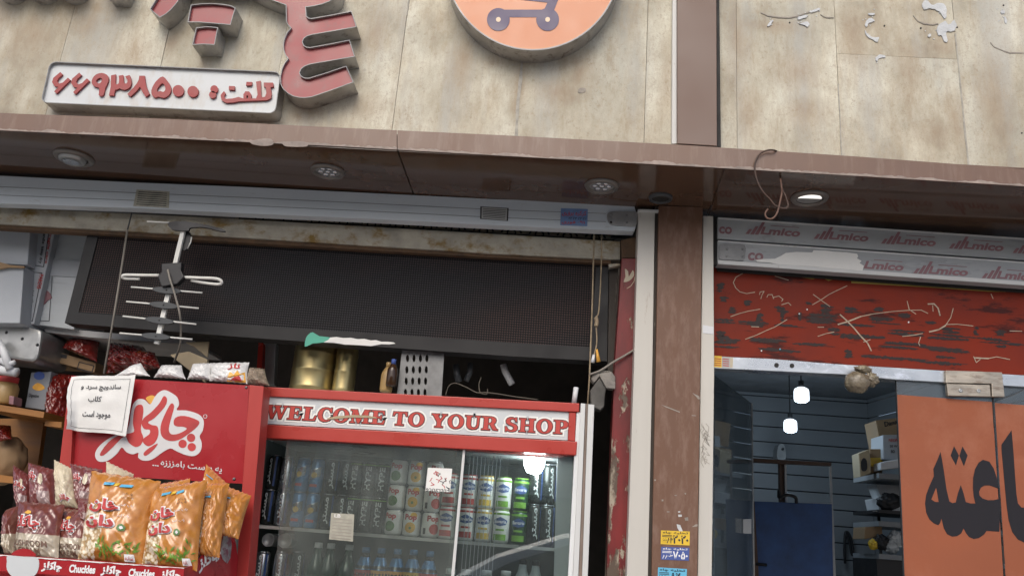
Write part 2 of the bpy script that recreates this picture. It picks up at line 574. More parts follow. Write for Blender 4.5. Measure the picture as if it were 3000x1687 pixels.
M['column'] = pm('brown_composite_column', (.165, .105, .080), .45, var=.06, scale=3)
M['pillar'] = pm('brown_composite_pillar', (.150, .076, .046), .55, var=.1, scale=5, stretch=(1, 1, .3), dirt=(.21, .125, .09), dirt_amt=(.48, .64), dirt_scale=26, dirt_stretch=(1, 1, .3))
M['white_metal'] = pm('grey_white_aluminium', (.62, .63, .62), .42, var=.08, scale=5, stretch=(1, 1, .2), dirt=(.36, .33, .28), dirt_amt=(.60, .78), dirt_scale=20, dirt_stretch=(1.2, 1, .35))
M['spot_ring'] = pm('dull_spot_ring', (.20, .185, .17), .4, metal=.4, var=.15)
M['rail_white'] = pm('cream_shutter_guide', (.56, .54, .49), .5, var=.08, scale=5, stretch=(1, 1, .15), dirt=(.3, .22, .16), dirt_amt=(.63, .74), dirt_scale=22, dirt_stretch=(1.6, 1, .25))
M['shutter'] = pm('shutter_bar_aluminium', (.58, .64, .69), .38, var=.07, scale=5, stretch=(.3, 1, 1), dirt=(.36, .36, .34), dirt_amt=(.60, .8), dirt_scale=22)
M['film'] = pm('shutter_film', (.38, .40, .41), .35, var=.22, scale=5, stretch=(.3, 1, 1), dirt=(.2, .2, .2), dirt_amt=(.56, .75), dirt_scale=26)
M['dark'] = pm('black_parts_and_shade', (.02, .019, .018), .7)  # black parts and holes; also strips standing in for shade
M['brushed'] = pm('brushed_return', (.46, .45, .43), .42, metal=.45, var=.2, scale=14, dirt=(.12, .09, .06), dirt_amt=(.53, .72), dirt_scale=20, rvar=.1)
M['rim'] = pm('pale_metal_rim', (.25, .255, .26), .5, metal=.3, var=.1)
M['red_face'] = pm('faded_red_acrylic', (.31, .056, .060), .35, var=.16, scale=6, dirt=(.24, .085, .085), dirt_amt=(.50, .7), dirt_scale=16)
M['red_digit'] = pm('faded_red_letter', (.34, .058, .055), .5, var=.12, scale=16)
M['sign_white'] = pm('grubby_white_face', (.60, .63, .64), .4, var=.05, scale=6, dirt=(.50, .45, .37), dirt_amt=(.52, .8), dirt_scale=9, dirt_stretch=(1, 1, .35))
M['orange'] = pm('faded_orange_face', (.63, .265, .14), .4, var=.05, scale=5)
M['navy'] = pm('faded_navy_print', (.11, .09, .16), .5, var=.08)
M['pale'] = pm('pale_wheel_hub', (.82, .62, .44), .5, var=.05)
M['lintel'] = pm('rust_stained_lintel', (.38, .355, .29), .75, var=.3, scale=10, dirt=(.20, .125, .03), dirt_amt=(.50, .64), dirt_scale=9, dirt_stretch=(.8, 1, 1.1), bump=.4)
M['rust'] = pm('rusty_edge', (.11, .065, .035), .85, var=.4, scale=20, bump=.5)
M['beige'] = pm('beige_board', (.52, .46, .35), .8)
M['iron'] = pm('black_iron', (.02, .02, .02), .5)
M['led_frame'] = pm('black_aluminium_frame', (.020, .020, .021), .5, var=.1, spec=.3)
M['paper'] = pm('white_paper', (.80, .80, .77), .8, var=.04, scale=10, bump=.15, bscale=40)
M['green'] = pm('green_sticker', (.08, .42, .30), .5, var=.12)
M['ink'] = pm('dark_ink', (.03, .03, .035), .7)
M['ink_red'] = pm('red_ink', (.50, .05, .05), .6)
M['ink_pink'] = pm('pink_film_print', (.28, .14, .155), .5, var=.2)
M['ink_blue'] = pm('blue_ink', (.06, .12, .40), .6)
M['sticker_tan'] = pm('worn_tan_sticker', (.42, .41, .34), .7, var=.25, scale=40)
M['sticker_grey'] = pm('grey_sticker', (.42, .43, .42), .6, var=.1)
M['sticker_blue'] = pm('blue_sticker', (.16, .27, .50), .5, var=.2, scale=30)
M['sticker_yellow'] = pm('yellow_sticker', (.75, .50, .04), .5, var=.08)
M['sticker_navy'] = pm('navy_sticker', (.06, .10, .32), .5, var=.08)
M['sticker_cyan'] = pm('cyan_sticker', (.12, .45, .66), .5, var=.08)
M['white_ink'] = pm('white_ink', (.80, .80, .80), .6, var=.04)
M['steel'] = pm('galvanised_plate', (.40, .41, .41), .4, metal=.6, var=.2, scale=20)
M['dull_steel'] = pm('dull_steel', (.20, .205, .205), .4, metal=.5, var=.25, scale=20)
M['ant_white'] = pm('antenna_white', (.74, .74, .70), .45, var=.08)
M['ant_black'] = pm('antenna_black_plastic', (.022, .022, .024), .45)
M['ant_grey'] = pm('antenna_grey_plastic', (.05, .055, .06), .5)
M['cable'] = pm('grey_cable', (.24, .22, .19), .6)
M['dark_cable'] = pm('dark_cable', (.10, .085, .065), .6)
M['cord'] = pm('tan_cord', (.33, .26, .17), .8, var=.3, scale=60)
M['wire_brown'] = pm('brown_wire', (.07, .04, .028), .6)
M['copper'] = pm('copper_wire', (.13, .07, .048), .6)
M['jamb'] = peel_mat('peeling_red_paint', (.17, .013, .013), (.36, .31, .24), (.10, .07, .05), (.565, .60), 15)
M['old_wood'] = pm('old_dark_frame', (.05, .042, .035), .8, var=.4, scale=14, stretch=(1, 1, .2), dirt=(.20, .18, .15), dirt_amt=(.58, .68), dirt_scale=18, dirt_stretch=(2, 1, .3))
M['red_lintel'] = pm('red_painted_lintel', (.20, .022, .008), .55, var=.16, scale=5, dirt=(.06, .010, .007), dirt_amt=(.56, .62), dirt_scale=6, dirt_stretch=(.5, 1, 2.4), spec=.22)
M['tape'] = pm('black_tape_residue', (.024, .009, .007), .6, var=.6, scale=40)
M['scratch'] = pm('scratched_filler', (.50, .40, .30), .8, var=.3, scale=40)
M['yellow_paint'] = pm('ochre_strip', (.36, .27, .06), .6, var=.2)
M['alu'] = pm('worn_aluminium', (.52, .56, .60), .33, metal=.75, var=.2, scale=16, stretch=(.5, 1, 1), dirt=(.74, .78, .84), dirt_amt=(.55, .68), dirt_scale=20)
M['patch'] = pm('dirty_patch_fitting', (.47, .42, .35), .4, metal=.6, var=.3, scale=18, stretch=(.5, 1, 1.5), dirt=(.25, .2, .16), dirt_amt=(.5, .65), dirt_scale=24, dirt_stretch=(.5, 1, 2))
M['poster'] = pm('orange_vinyl', (.29, .082, .034), .6, var=.10, scale=4, dirt=(.36, .13, .07), dirt_amt=(.5, .8), dirt_scale=5)
M['poster_ink'] = pm('charcoal_vinyl', (.022, .021, .026), .65, var=.1, spec=.2)
M['door_glass'] = glassy('door_glass', (.80, .87, .90), .10, (.34, .38, .42))  # grey-blue veil paints the sky's reflection into the door glass
M['case_glass'] = glassy('case_glass', (.93, .97, 1.0), .16, (.40, .50, .56))
M['fridge_glass_right'] = glassy('fridge_glass_right', (.88, .93, .92), .05, (.5, .56, .55), 1.8)
M['fridge_glass'] = glassy('fridge_glass', (.92, .95, .93), .085, (.60, .66, .62), 1.75)  # milky veil paints the street's reflection into the left pane
M['plank'] = pm('grey_wall_plank', (.25, .27, .285), .55, var=.1, scale=6, stretch=(.3, 1, 1))
M['dim_ceiling'] = pm('dim_ceiling', (.22, .23, .24), .8)
M['shop_dark'] = pm('dim_shop_wall', (.085, .075, .066), .8, var=.3)
M['blue_board'] = pm('navy_blue_board', (.045, .10, .26), .6, var=.3, scale=10)
M['brown_tube'] = pm('brown_rail', (.10, .055, .035), .5)
M['grey_paint'] = pm('light_grey_paint', (.46, .47, .47), .5)
M['carton'] = pm('brown_cardboard', (.30, .20, .11), .8, var=.12)
M['carton_pale'] = pm('pale_cardboard', (.42, .34, .22), .8, var=.12)
M['carton_shaded'] = pm('shaded_white_carton', (.24, .26, .285), .7, var=.07, scale=4)  # white carton darkened in colour for the shade on its shelf
M['carton_white'] = pm('white_carton', (.44, .47, .50), .7, var=.07, scale=4)
M['black_bits'] = pm('black_goods', (.016, .016, .018), .5, var=.3)
M['white_plastic'] = pm('white_plastic', (.66, .68, .70), .4, var=.06)
M['clear_plastic'] = pm('milky_plastic_sheet', (.50, .54, .56), .35, var=.12, scale=6, stretch=(.3, 1, 2))
M['fridge_red'] = pm('fridge_red_plastic', (.43, .042, .030), .35, var=.06, scale=4, dirt=(.36, .03, .025), dirt_amt=(.6, .8), dirt_scale=12)
M['fridge_sign'] = pm('fridge_sign_white', (.58, .61, .62), .35, var=.05, scale=5)
M['halo'] = pm('letter_halo', (.84, .83, .79), .4, var=.03)
M['outline'] = pm('letter_outline', (.055, .02, .022), .4)
M['letter_red'] = pm('letter_red', (.50, .055, .042), .4, var=.05)
M['fridge_white'] = pm('fridge_white', (.72, .74, .74), .35, var=.04)
M['fridge_in'] = pm('fridge_back_liner', (.10, .12, .115), .5, var=.1)
M['fridge_edge'] = pm('fridge_brown_gasket', (.22, .17, .14), .5)
M['wire'] = pm('shelf_wire', (.55, .55, .52), .35, metal=.5)
M['stand_red'] = pm('stand_red_sheet', (.37, .020, .026), .28, var=.07, scale=4, dirt=(.30, .02, .022), dirt_amt=(.58, .8), dirt_scale=9)
M['stand_edge'] = pm('stand_red_post', (.40, .035, .028), .4, var=.10, scale=8, stretch=(1, 1, .3))
M['logo_grey'] = pm('logo_outline', (.66, .66, .66), .4, var=.03)
M['flame'] = pm('flame_print', (.80, .42, .07), .4, var=.2, scale=30)
M['wood'] = pm('orange_wood_shelf', (.29, .125, .028), .5, var=.2, scale=10, stretch=(.25, 1, 3))
M['gold'] = pm('gold_tin', (.50, .41, .20), .32, metal=.85, var=.15, scale=6, stretch=(1, 1, .3), rvar=.08)
M['glass_brown'] = pm('brown_bottle', (.05, .025, .012), .12)
M['bottle_tan'] = pm('tan_bottle', (.38, .25, .10), .4)
M['clear_bag'] = pm('clear_bag_of_nuts', (.36, .28, .20), .22, var=.45, scale=60, coat=.6, bump=.8)
M['white_bag'] = pm('white_foil_bag', (.72, .72, .71), .28, var=.1, scale=8, coat=.5, bump=.25, bscale=30)
M['red_bag'] = pm('red_foil_bag', (.16, .012, .009), .22, var=.35, scale=12, dirt=(.32, .10, .015), dirt_amt=(.58, .66), dirt_scale=9, coat=.6, bump=.35, bscale=26)
M['cream_bag'] = pm('cream_bag', (.62, .54, .38), .3, var=.15, scale=20, dirt=(.48, .38, .28), dirt_amt=(.5, .6), dirt_scale=22, coat=.5, bump=.25, bscale=26)
M['can_white'] = pm('can_white', (.76, .76, .73), .3, var=.03)
M['can_black'] = pm('can_black', (.02, .024, .022), .22, var=.1)
M['can_blue'] = pm('can_blue', (.10, .26, .52), .25, metal=.3, var=.12)
M['can_silver'] = pm('can_silver', (.55, .57, .60), .22, metal=.9, var=.1)
M['can_red'] = pm('can_red', (.50, .05, .04), .3)
M['can_yellow'] = pm('can_yellow', (.72, .48, .06), .3)
M['can_green'] = pm('can_green', (.22, .46, .06), .3)
M['can_dgreen'] = pm('can_dark_green', (.012, .05, .02), .3)
M['label_blue'] = pm('can_label_blue', (.05, .10, .28), .35)
M['slice'] = pm('orange_slice', (.78, .45, .05), .4, var=.12, scale=60)
M['herb'] = pm('green_print', (.10, .22, .06), .5, var=.4, scale=80)
M['cap_white'] = pm('cap_white', (.72, .75, .75), .4)
M['pet_green'] = pm('pet_green', (.015, .06, .035), .15, coat=.5)
M['pet_dark'] = pm('pet_dark', (.022, .022, .026), .15, coat=.5)
M['wrap_grey'] = pm('grey_plastic_tape', (.23, .21, .185), .5, var=.3, scale=22, bump=.3)
M['wrap_dark'] = pm('dark_grey_box', (.11, .105, .095), .5, var=.35, scale=16)
M['asphalt'] = pm('asphalt', (.09, .09, .088), .9, var=.25, scale=3, bump=.3, bscale=60)
M['paving'] = pm('paving', (.46, .44, .40), .85, var=.2, scale=2)
M['facade_far'] = pm('far_render', (.52, .51, .47), .85, var=.15, scale=.7)
M['far_glass'] = pm('far_window', (.04, .05, .06), .1)
M['far_band'] = pm('added_far_band', (.06, .06, .055), .6, var=.4, scale=1.2)
M['pale_print'] = pm('faded_picture_print', (.36, .36, .36), .4, var=.7, scale=26, dirt=(.20, .06, .09), dirt_amt=(.5, .56), dirt_scale=16)
M['leaf'] = pm('print_leaf', (.15, .30, .03), .5, var=.5, scale=90)

def b_maroon(t, u, v, uv):
    n = tex(t, 'ShaderNodeTexNoise', 9, (1, 1, 1), 4, .6, uv)
    vv = mathn(t, 'ADD', v, mathn(t, 'MULTIPLY', mathn(t, 'SUBTRACT', n.outputs[0], .5), .05))
    f = ramp(t, vv, [(.418, 0.0), (.428, 1.0)])
    top = ramp(t, n.outputs[0], [(.3, (.14, .036, .026)), (.7, (.21, .062, .046))])
    low = ramp(t, n.outputs[0], [(.3, (.40, .34, .25)), (.7, (.54, .48, .37))])
    return mixc(t, f, low, top)
def b_maroon2(t, u, v, uv):
    n = tex(t, 'ShaderNodeTexNoise', 9, (1, 1, 1), 4, .6, uv)
    top = ramp(t, n.outputs[0], [(.3, (.14, .030, .028)), (.7, (.21, .055, .05))])
    f = ramp(t, mathn(t, 'MULTIPLY', ramp(t, v, [(.08, 0.0), (.09, 1.0), (.40, 1.0), (.41, 0.0)]), ramp(t, u, [(.48, 0.0), (.5, 1.0), (.9, 1.0), (.92, 0.0)])), [(.4, 0.0), (.6, .8)])
    return mixc(t, f, top, (.36, .27, .26))
def b_orange(t, u, v, uv):
    n = tex(t, 'ShaderNodeTexNoise', 7, (1, 1, 1), 4, .6, uv)
    base = ramp(t, n.outputs[0], [(.3, (.47, .175, .028)), (.7, (.60, .27, .06))])
    # clear window with popcorn at the lower hinge side
    edge = mathn(t, 'SUBTRACT', .42, mathn(t, 'MULTIPLY', mathn(t, 'ABSOLUTE', mathn(t, 'SUBTRACT', v, .33)), .35))
    wob = mathn(t, 'MULTIPLY', mathn(t, 'SUBTRACT', n.outputs[0], .5), .12)
    inside = mathn(t, 'MULTIPLY', mathn(t, 'LESS_THAN', u, mathn(t, 'ADD', edge, wob)), mathn(t, 'LESS_THAN', v, .62))
    vo = tex(t, 'ShaderNodeTexVoronoi', 20, (1, 1.3, 1), coord=uv)
    pop = ramp(t, vo.outputs['Distance'], [(.15, (.90, .86, .74)), (.5, (.80, .70, .50)), (.72, (.42, .27, .11))])
    return mixc(t, inside, base, pop)
M['bag_maroon'] = uvmat('maroon_and_cream_bag', b_maroon)
M['bag_maroon2'] = uvmat('maroon_bag_back', b_maroon2)
M['bag_orange'] = uvmat('orange_popcorn_bag', b_orange, rough=.25, bump=.8)

def led_mat():
    m = bpy.data.materials.new('led_matrix')
    t, b = nodes(m)
    g = t.nodes.new('ShaderNodeNewGeometry')
    sp = t.nodes.new('ShaderNodeSeparateXYZ'); t.links.new(g.outputs['Position'], sp.inputs[0])
    def wave(o, pitch):
        return mathn(t, 'ABSOLUTE', mathn(t, 'SUBTRACT', mathn(t, 'FRACT', mathn(t, 'MULTIPLY', o, 1 / pitch)), .5))
    wx, wz = wave(sp.outputs['X'], .010), wave(sp.outputs['Z'], .010)
    d = mathn(t, 'SQRT', mathn(t, 'ADD', mathn(t, 'MULTIPLY', wx, wx), mathn(t, 'MULTIPLY', wz, wz)))
    n = tex(t, 'ShaderNodeTexNoise', 2.2, (.5, 1, 1.6), 3, .5)
    tint = ramp(t, n.outputs[0], [(.40, (.042, .040, .046)), (.60, (.078, .046, .040))])
    c = mixc(t, ramp(t, d, [(.2, 1.0), (.34, 0.0)]), (.008, .008, .009), tint)
    t.links.new(c, b.inputs['Base Color'])
    b.inputs['Roughness'].default_value = .65
    b.inputs['Specular IOR Level'].default_value = .25
    bumpn(t, b, wz, .7, .004)
    return m
M['led'] = led_mat()

# ================================================================ THE SETTING
def ground(name, a, b, z, mat):
    o = box(name, (a[0], a[1], z - .3), (b[0], b[1], z), mat)
    tag(o, kind='structure'); return o
ground('road', (-60, -60), (60, -4.6), -.13, M['asphalt'])
ground('pavement', (-60, -4.6), (60, 12), 0, M['paving'])
ground('far_pavement', (-60, -24), (60, -17), 0, M['paving'])
PZ = [c1(0, 855), c1(1288, 900), c2(0, 965), c2(1288, 1025), c3(0, 1095), c3(1288, 1180), c3(2576, 1278)]      # canopy top edge
PB = [c1(0, 984), c1(1288, 1045), c2(0, 1106), c2(1288, 1180), c3(0, 1252), c3(1288, 1326), c3(2576, 1405)]    # fascia bottom edge
YF = -0.36
SOF = sum(W(p, YF).z for p in PB) / len(PB)

# far side of the street, seen in the panes
fb = thing('apartment_block', 'plain rendered apartment block across the street behind the viewer', 'building', (-1, -22, 0))
box('wall', (-16, -28, 0), (12, -22, 6.4), M['facade_far'], fb)
box('dark_shopfront', (-15.9, -21.98, .2), (11.9, -21.9, 2.9), M['far_band'], fb)  # unseen dark band added so the car's reflection stands out in the panes
for ix in range(9):
    for iz in range(2):
        x0, z0 = -13 + ix * 2.4, 3.3 + iz * 1.7
        f = box('window', (x0, -22.02, z0), (x0 + 1.3, -21.96, z0 + 1.2), M['far_glass'], fb)

pc = thing('parked_car', 'pale silver hatchback parked along the kerb behind the viewer', 'car', (1.9, -5.7, -.13))
def car_part(name, prof, y0, y1, mat, bev=.05):
    n = len(prof)
    vs = [(x, y0, z) for x, z in prof] + [(x, y1, z) for x, z in prof]
    mesh(name, vs, [list(range(n)), list(range(2 * n - 1, n - 1, -1))] + [(i, (i + 1) % n, n + (i + 1) % n, n + i) for i in range(n)], mat, pc, bev=bev)
M['car_paint'] = pm('pale_car_paint', (.78, .82, .86), .25, var=.03, coat=.8)
M['car_glass'] = pm('car_glass', (.05, .06, .07), .05, var=.05, coat=1)
cxo = W((1367, 1690), 5.0).x
car_part('body', [(cxo - 1.3, .35), (cxo - 1.25, .80), (cxo - .3, 1.02), (cxo + 3.1, 1.10), (cxo + 3.15, .35)], -6.5, -4.85, M['car_paint'], .08)
car_part('cabin', [(cxo - .45, 1.0), (cxo + .25, 1.42), (cxo + .9, 1.66), (cxo + 2.2, 1.70), (cxo + 2.8, 1.5), (cxo + 3.1, 1.08)], -6.35, -5.0, M['car_paint'], .13)
car_part('side_window', [(cxo - .1, 1.08), (cxo + .4, 1.36), (cxo + .95, 1.56), (cxo + 2.15, 1.58), (cxo + 2.6, 1.42), (cxo + 2.8, 1.14)], -5.02, -4.985, M['car_glass'], 0)
for x in (cxo - .6, cxo + 2.3):
    lathe('wheel', [(.30, 0), (.30, .18), (.2, .2), (.0005, .19)], (x, -4.68, .18), M['dark'], pc, 22, axis='Y')

# ---- stone facade
wall = thing('stone_wall', 'stained beige travertine wall of upright slabs above the brown canopy', 'wall', (0, 0.01, SOF))
def slab(x0, x1, z0, z1):
    g = .0008
    box('stone_slab', (x0 + g, random.uniform(-.0015, .0015), z0 + g), (x1 - g, .022, z1 - g), M['stone'], wall, bev=.0007)
jx = [W((493, 97), 0).x, W((1172, 200), 0).x, W((1524, 240), 0).x, W((1893, 200), 0).x, W((2453, 200), 0).x, W((2813, 250), 0).x]
jx = [jx[0] - 2 * .455, jx[0] - .455, jx[0], (jx[0] + jx[1]) / 2] + jx[1:4] + [(jx[3] + jx[4]) / 2 - .02] + jx[4:] + [jx[5] + .46, jx[5] + .92]
ztop, zhor = 5.2, W((2600, 165), 0).z
for a, b_ in zip(jx, jx[1:]):
    if abs(a - jx[8]) < .01:
        slab(a, b_, SOF + .01, zhor); slab(a, b_, zhor, ztop)
    else:
        slab(a, b_, SOF + .01, ztop)
box('backing_wall', (jx[0] - .02, .024, SOF + .02), (jx[-1] + .02, .25, ztop), M['backing'], wall)
# mortar smears along two joints
def smear(x, ya, yb, wpx, mat=M['joint']):
    pts_l, pts_r = [], []
    for i in range(9):
        y = ya + (yb - ya) * i / 8
        X = W((1500, y), 0)
        pts_l.append((x - wpx * random.uniform(.3, .8), X.z)); pts_r.append((x + wpx * random.uniform(.3, .8), X.z))
    pts = pts_l + pts_r[::-1]
    n = len(pts)
    vs = [(p[0], -.003, p[1]) for p in pts] + [(p[0], -.0005, p[1]) for p in pts]
    fs = [list(range(n)), list(range(2 * n - 1, n - 1, -1))] + [(i, (i + 1) % n, n + (i + 1) % n, n + i) for i in range(n)]
    mesh('joint_filler', vs, fs, mat, wall)
smear(jx[5], 170, 420, .012); smear(jx[9], 40, 420, .006); smear(jx[8], 200, 430, .004); smear(jx[4], 0, 60, .005)
# plaster left where an older sign was torn off
def blob(pts, f=c3, mat=None, th=.005, sm=True, name='plaster_residue'):
    P = f(*pts)
    if sm:
        P = [(p[0] + random.uniform(-1.6, 1.6), p[1] + random.uniform(-1.6, 1.6)) for p in smooth(P, 3)]
        cx_, cy_ = sum(p[0] for p in P) / len(P), sum(p[1] for p in P) / len(P)
        for _ in range(3):
            fx, fy = cx_ + random.uniform(-22, 22), cy_ + random.uniform(-16, 20)
            prism('plaster_crumb', [(fx + random.uniform(.8, 2.6) * math.cos(a), fy + random.uniform(.8, 2.6) * math.sin(a)) for a in (0, 1.2, 2.5, 3.6, 5)], -.003, -.0008, mat or M['plaster'], wall)
    prism(name, P, -th, -.0008, mat or M['plaster'], wall)
blob([(870, 150), (880, 125), (940, 115), (935, 135), (905, 140)])
blob([(875, 180), (945, 168), (955, 190), (940, 205), (920, 190)])
blob([(955, 90), (1005, 68), (1035, 65), (1030, 80), (990, 92)])
blob([(1378, 180), (1390, 150), (1430, 140), (1450, 160), (1410, 170), (1385, 205)])
blob([(1378, 228), (1400, 262), (1440, 285), (1482, 285), (1470, 318), (1420, 295), (1385, 262)])
blob([(1405, 105), (1445, 100), (1448, 112), (1412, 114)])
blob([(1455, 435), (1495, 415), (1535, 432), (1490, 440), (1465, 460)])
blob([(1810, 20), (1850, 0), (1880, 40), (1930, 20), (1985, 50), (1990, 130), (1965, 135), (1940, 90), (1880, 65), (1840, 75), (1815, 65)])
blob([(1925, 200), (1980, 160), (2010, 190), (2050, 155), (2065, 200), (2040, 240), (1990, 240), (2000, 310), (1970, 315), (1960, 270), (1930, 265)])
blob([(1850, 265), (1868, 258), (1872, 275), (1855, 278)])
blob([(2400, 85), (2425, 78), (2430, 100), (2410, 105)])
blob([(2425, 135), (2440, 130), (2450, 170), (2435, 172)])
blob([(635, 195), (670, 155), (685, 160), (650, 200)])
def arc(pts, w0=5, name='glue_trace'):
    P = c3(*pts); N = len(P)
    sm_ = []
    for i in range(N - 1):
        for k in range(4): sm_.append(lerp(P[i], P[i + 1], k / 4))
    sm_.append(P[-1])
    up = [(p[0], p[1] - w0 * random.uniform(.15, .4)) for p in sm_]; dn = [(p[0], p[1] + w0 * random.uniform(.15, .5)) for p in sm_]
    prism(name, up + dn[::-1], -.003, -.0006, M['plaster_grey'], wall)
arc([(590, 98), (640, 118), (720, 132), (800, 136), (870, 122), (930, 100), (985, 84)])
arc([(1040, 112), (1070, 128), (1100, 135), (1142, 135)])
arc([(1740, 118), (1775, 160), (1830, 180), (1890, 188), (1930, 180)], 6)
arc([(2322, 320), (2350, 355), (2400, 378), (2470, 400), (2576, 400)], 6)
for p in ((808, 172), (1523, 196), (1798, 214), (2072, 208), (2422, 42), (2560, 1005)):
    shape('screw_hole', [circ(c3(*p), 2.6, 10)], -.0022, -.0006, M['dark'], wall)
shape('chip', [smooth(c2((1788, 680), (1805, 665), (1840, 668), (1843, 690), (1820, 703), (1790, 700)))], -.0025, -.0006, M['plaster_grey'], wall)

# ---- upper brown column
colm = thing('column_cladding', 'plain upright brown column cladding standing on the canopy over the pillar', 'column', W((2045, 420), -.05))
prism('panel', [(1984.5, -220), (2098, -220), (2101, 428), (1985, 421)], -.055, -.001, M['column'], colm, bev=.002)
prism('black_edging', [(2098.5, -220), (2105, -220), (2112, 431), (2101.5, 429)], -.03, -.001, M['dark'], colm)  # black edging strip beside the panel
prism('shade_strip', [(1985, 421.6), (2101, 428.8), (2104, 433), (1985, 425.5)], -.05, -.001, M['dark'], colm)  # dark strip stands in for the shaded gap below the panel
prism('white_trim', [(1972, -220), (1984, -220), (1984.4, 421), (1969, 421)], -.03, -.001, M['white_metal'], colm)

# ---- canopy
can = thing('canopy', 'shallow brown panelled canopy running over both shop fronts', 'canopy', (0, -.15, SOF))
for xa, xb in ((-420, 1162.5), (1164.5, 3420)):
    T, B = seg(PZ, xa, xb), seg(PB, xa, xb)
    prism('fascia_panel', T + B[::-1], YF, YF + .004, M['fascia'], can)
    # worn dusty lower lip
    up = [lerp(b_, (b_[0], yat(PZ, b_[0])), max(.02, .09 + .13 * noise.noise(Vector((i * .11 + xa, 2, 0))) + random.uniform(-.03, .05))) for i, b_ in enumerate([(xa + (xb - xa) * i / 240, yat(PB, xa + (xb - xa) * i / 240)) for i in range(241)])]
    dn = [(xa + (xb - xa) * i / 240, yat(PB, xa + (xb - xa) * i / 240)) for i in range(241)]
    if xa > 0 or True:
        prism('worn_lip', up + dn[::-1], YF - .0012, YF - .0003, M['dust_edge'], can)
# pale bumps where the lip has flaked
for q in ([(1890, 1070), (1960, 1050), (2045, 1050), (2062, 1090), (1990, 1102), (1910, 1090)], [(2135, 1075), (2190, 1068), (2300, 1070), (2318, 1105), (2200, 1108), (2145, 1100)]):
    prism('flaked_patch', smooth(c1(*q), 3), YF - .004, YF - .0014, M['dust_edge'], can)
SB = [c1(0, 1370), c1(1030, 1420), c5(0, 60), c5(1330, 125), c6(0, 155), c6(1090, 190), e1(110, 185), e1(2415, 345)]   # soffit back edge
YS = .05
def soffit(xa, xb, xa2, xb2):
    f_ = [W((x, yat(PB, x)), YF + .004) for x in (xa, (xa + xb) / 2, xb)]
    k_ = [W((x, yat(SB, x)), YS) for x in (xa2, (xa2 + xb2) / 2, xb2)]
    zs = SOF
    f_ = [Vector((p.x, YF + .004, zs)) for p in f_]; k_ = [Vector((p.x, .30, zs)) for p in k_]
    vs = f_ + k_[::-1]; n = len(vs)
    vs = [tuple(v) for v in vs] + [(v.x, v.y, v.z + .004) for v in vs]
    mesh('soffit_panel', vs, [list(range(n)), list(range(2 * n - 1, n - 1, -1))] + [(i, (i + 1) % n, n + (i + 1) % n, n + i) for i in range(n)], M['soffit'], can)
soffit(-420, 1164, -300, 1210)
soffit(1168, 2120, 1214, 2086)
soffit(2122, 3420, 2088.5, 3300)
box('top_sheet', (W((-420, 300), YF).x, YF + .004, SOF + .066), (W((3420, 520), YF).x, -.001, SOF + .07), M['fascia'], can)

# recessed spotlights
M['glint_crescent'] = emit('painted_cup_glint', (1.0, .98, .90), .9)  # glowing crescent stands in for the bright sky glint in the cup
def spot(px, rpx, label, kind):
    p = WZ(px, SOF)
    r = rpx * (p - CAM).length / F_PX * 1.02
    t_ = thing('recessed_spotlight', label, 'spotlight', p - Vector((0, 0, .012)), 'recessed spotlights in the canopy soffit')
    lathe('ring', [(r * .70, -.006), (r * .76, -.013), (r * .93, -.011), (r, -.002), (r, .0), (r * .66, .0)], p, M['spot_ring'] if kind != 'empty' else M['ant_grey'], t_, 32, caps=False)
    if kind == 'led':
        lathe('reflector', [(.0005, -.002), (r * .70, -.005)], p, M['steel'], t_, 28, caps=False)
        for k in range(7):
            q = 2 * math.pi * k / 6
            rr = 0 if k == 6 else r * .42
            lathe('led_lens', [(r * .17, -.004), (r * .15, -.009), (r * .08, -.011), (.0005, -.0115)], p + Vector((math.cos(q) * rr, math.sin(q) * rr, 0)), M['can_silver'], t_, 12, caps=False)
    elif kind == 'eyeball':
        lathe('lamp_cup', [(r * .69, -.004), (r * .62, -.018), (r * .5, -.024), (r * .46, -.010), (.0005, -.006)], p + Vector((-.006, 0, 0)), M['steel'], t_, 28, caps=False)
        lathe('bulb_face', [(r * .40, -.0225), (.0005, -.0235)], p + Vector((-.008, 0, 0)), M['can_silver'], t_, 20, caps=False)
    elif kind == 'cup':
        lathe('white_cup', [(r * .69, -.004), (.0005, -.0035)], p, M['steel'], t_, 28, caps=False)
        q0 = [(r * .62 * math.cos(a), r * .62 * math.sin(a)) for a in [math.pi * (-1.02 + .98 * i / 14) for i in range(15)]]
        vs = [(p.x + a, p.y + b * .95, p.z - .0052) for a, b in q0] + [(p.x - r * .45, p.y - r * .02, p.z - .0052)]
        mesh('glint_crescent', vs, [list(range(len(vs)))], M['glint_crescent'], t_)
    else:
        lathe('dark_hole', [(.0005, -.004), (r * .7, -.006)], p, M['dark'], t_, 24, caps=False)
    return t_
spot(c1(560, 1188), 48, 'tilted eyeball spotlight in the soffit over the telephone sign box', 'eyeball')
spot((961, 501), 48, 'round spotlight of small lenses in the soffit just before the panel seam', 'led')
spot(c2(1965, 1400), 49, 'round spotlight of small lenses in the soffit nearest the brown pillar', 'led')
spot(e1(818, 48), 49, 'spotlight cup with painted glowing crescent for its glint beside the hanging brown wire', 'cup')
spot(c6(1255, 98), 34, 'small black empty fitting in the soffit at the pillar top', 'empty')

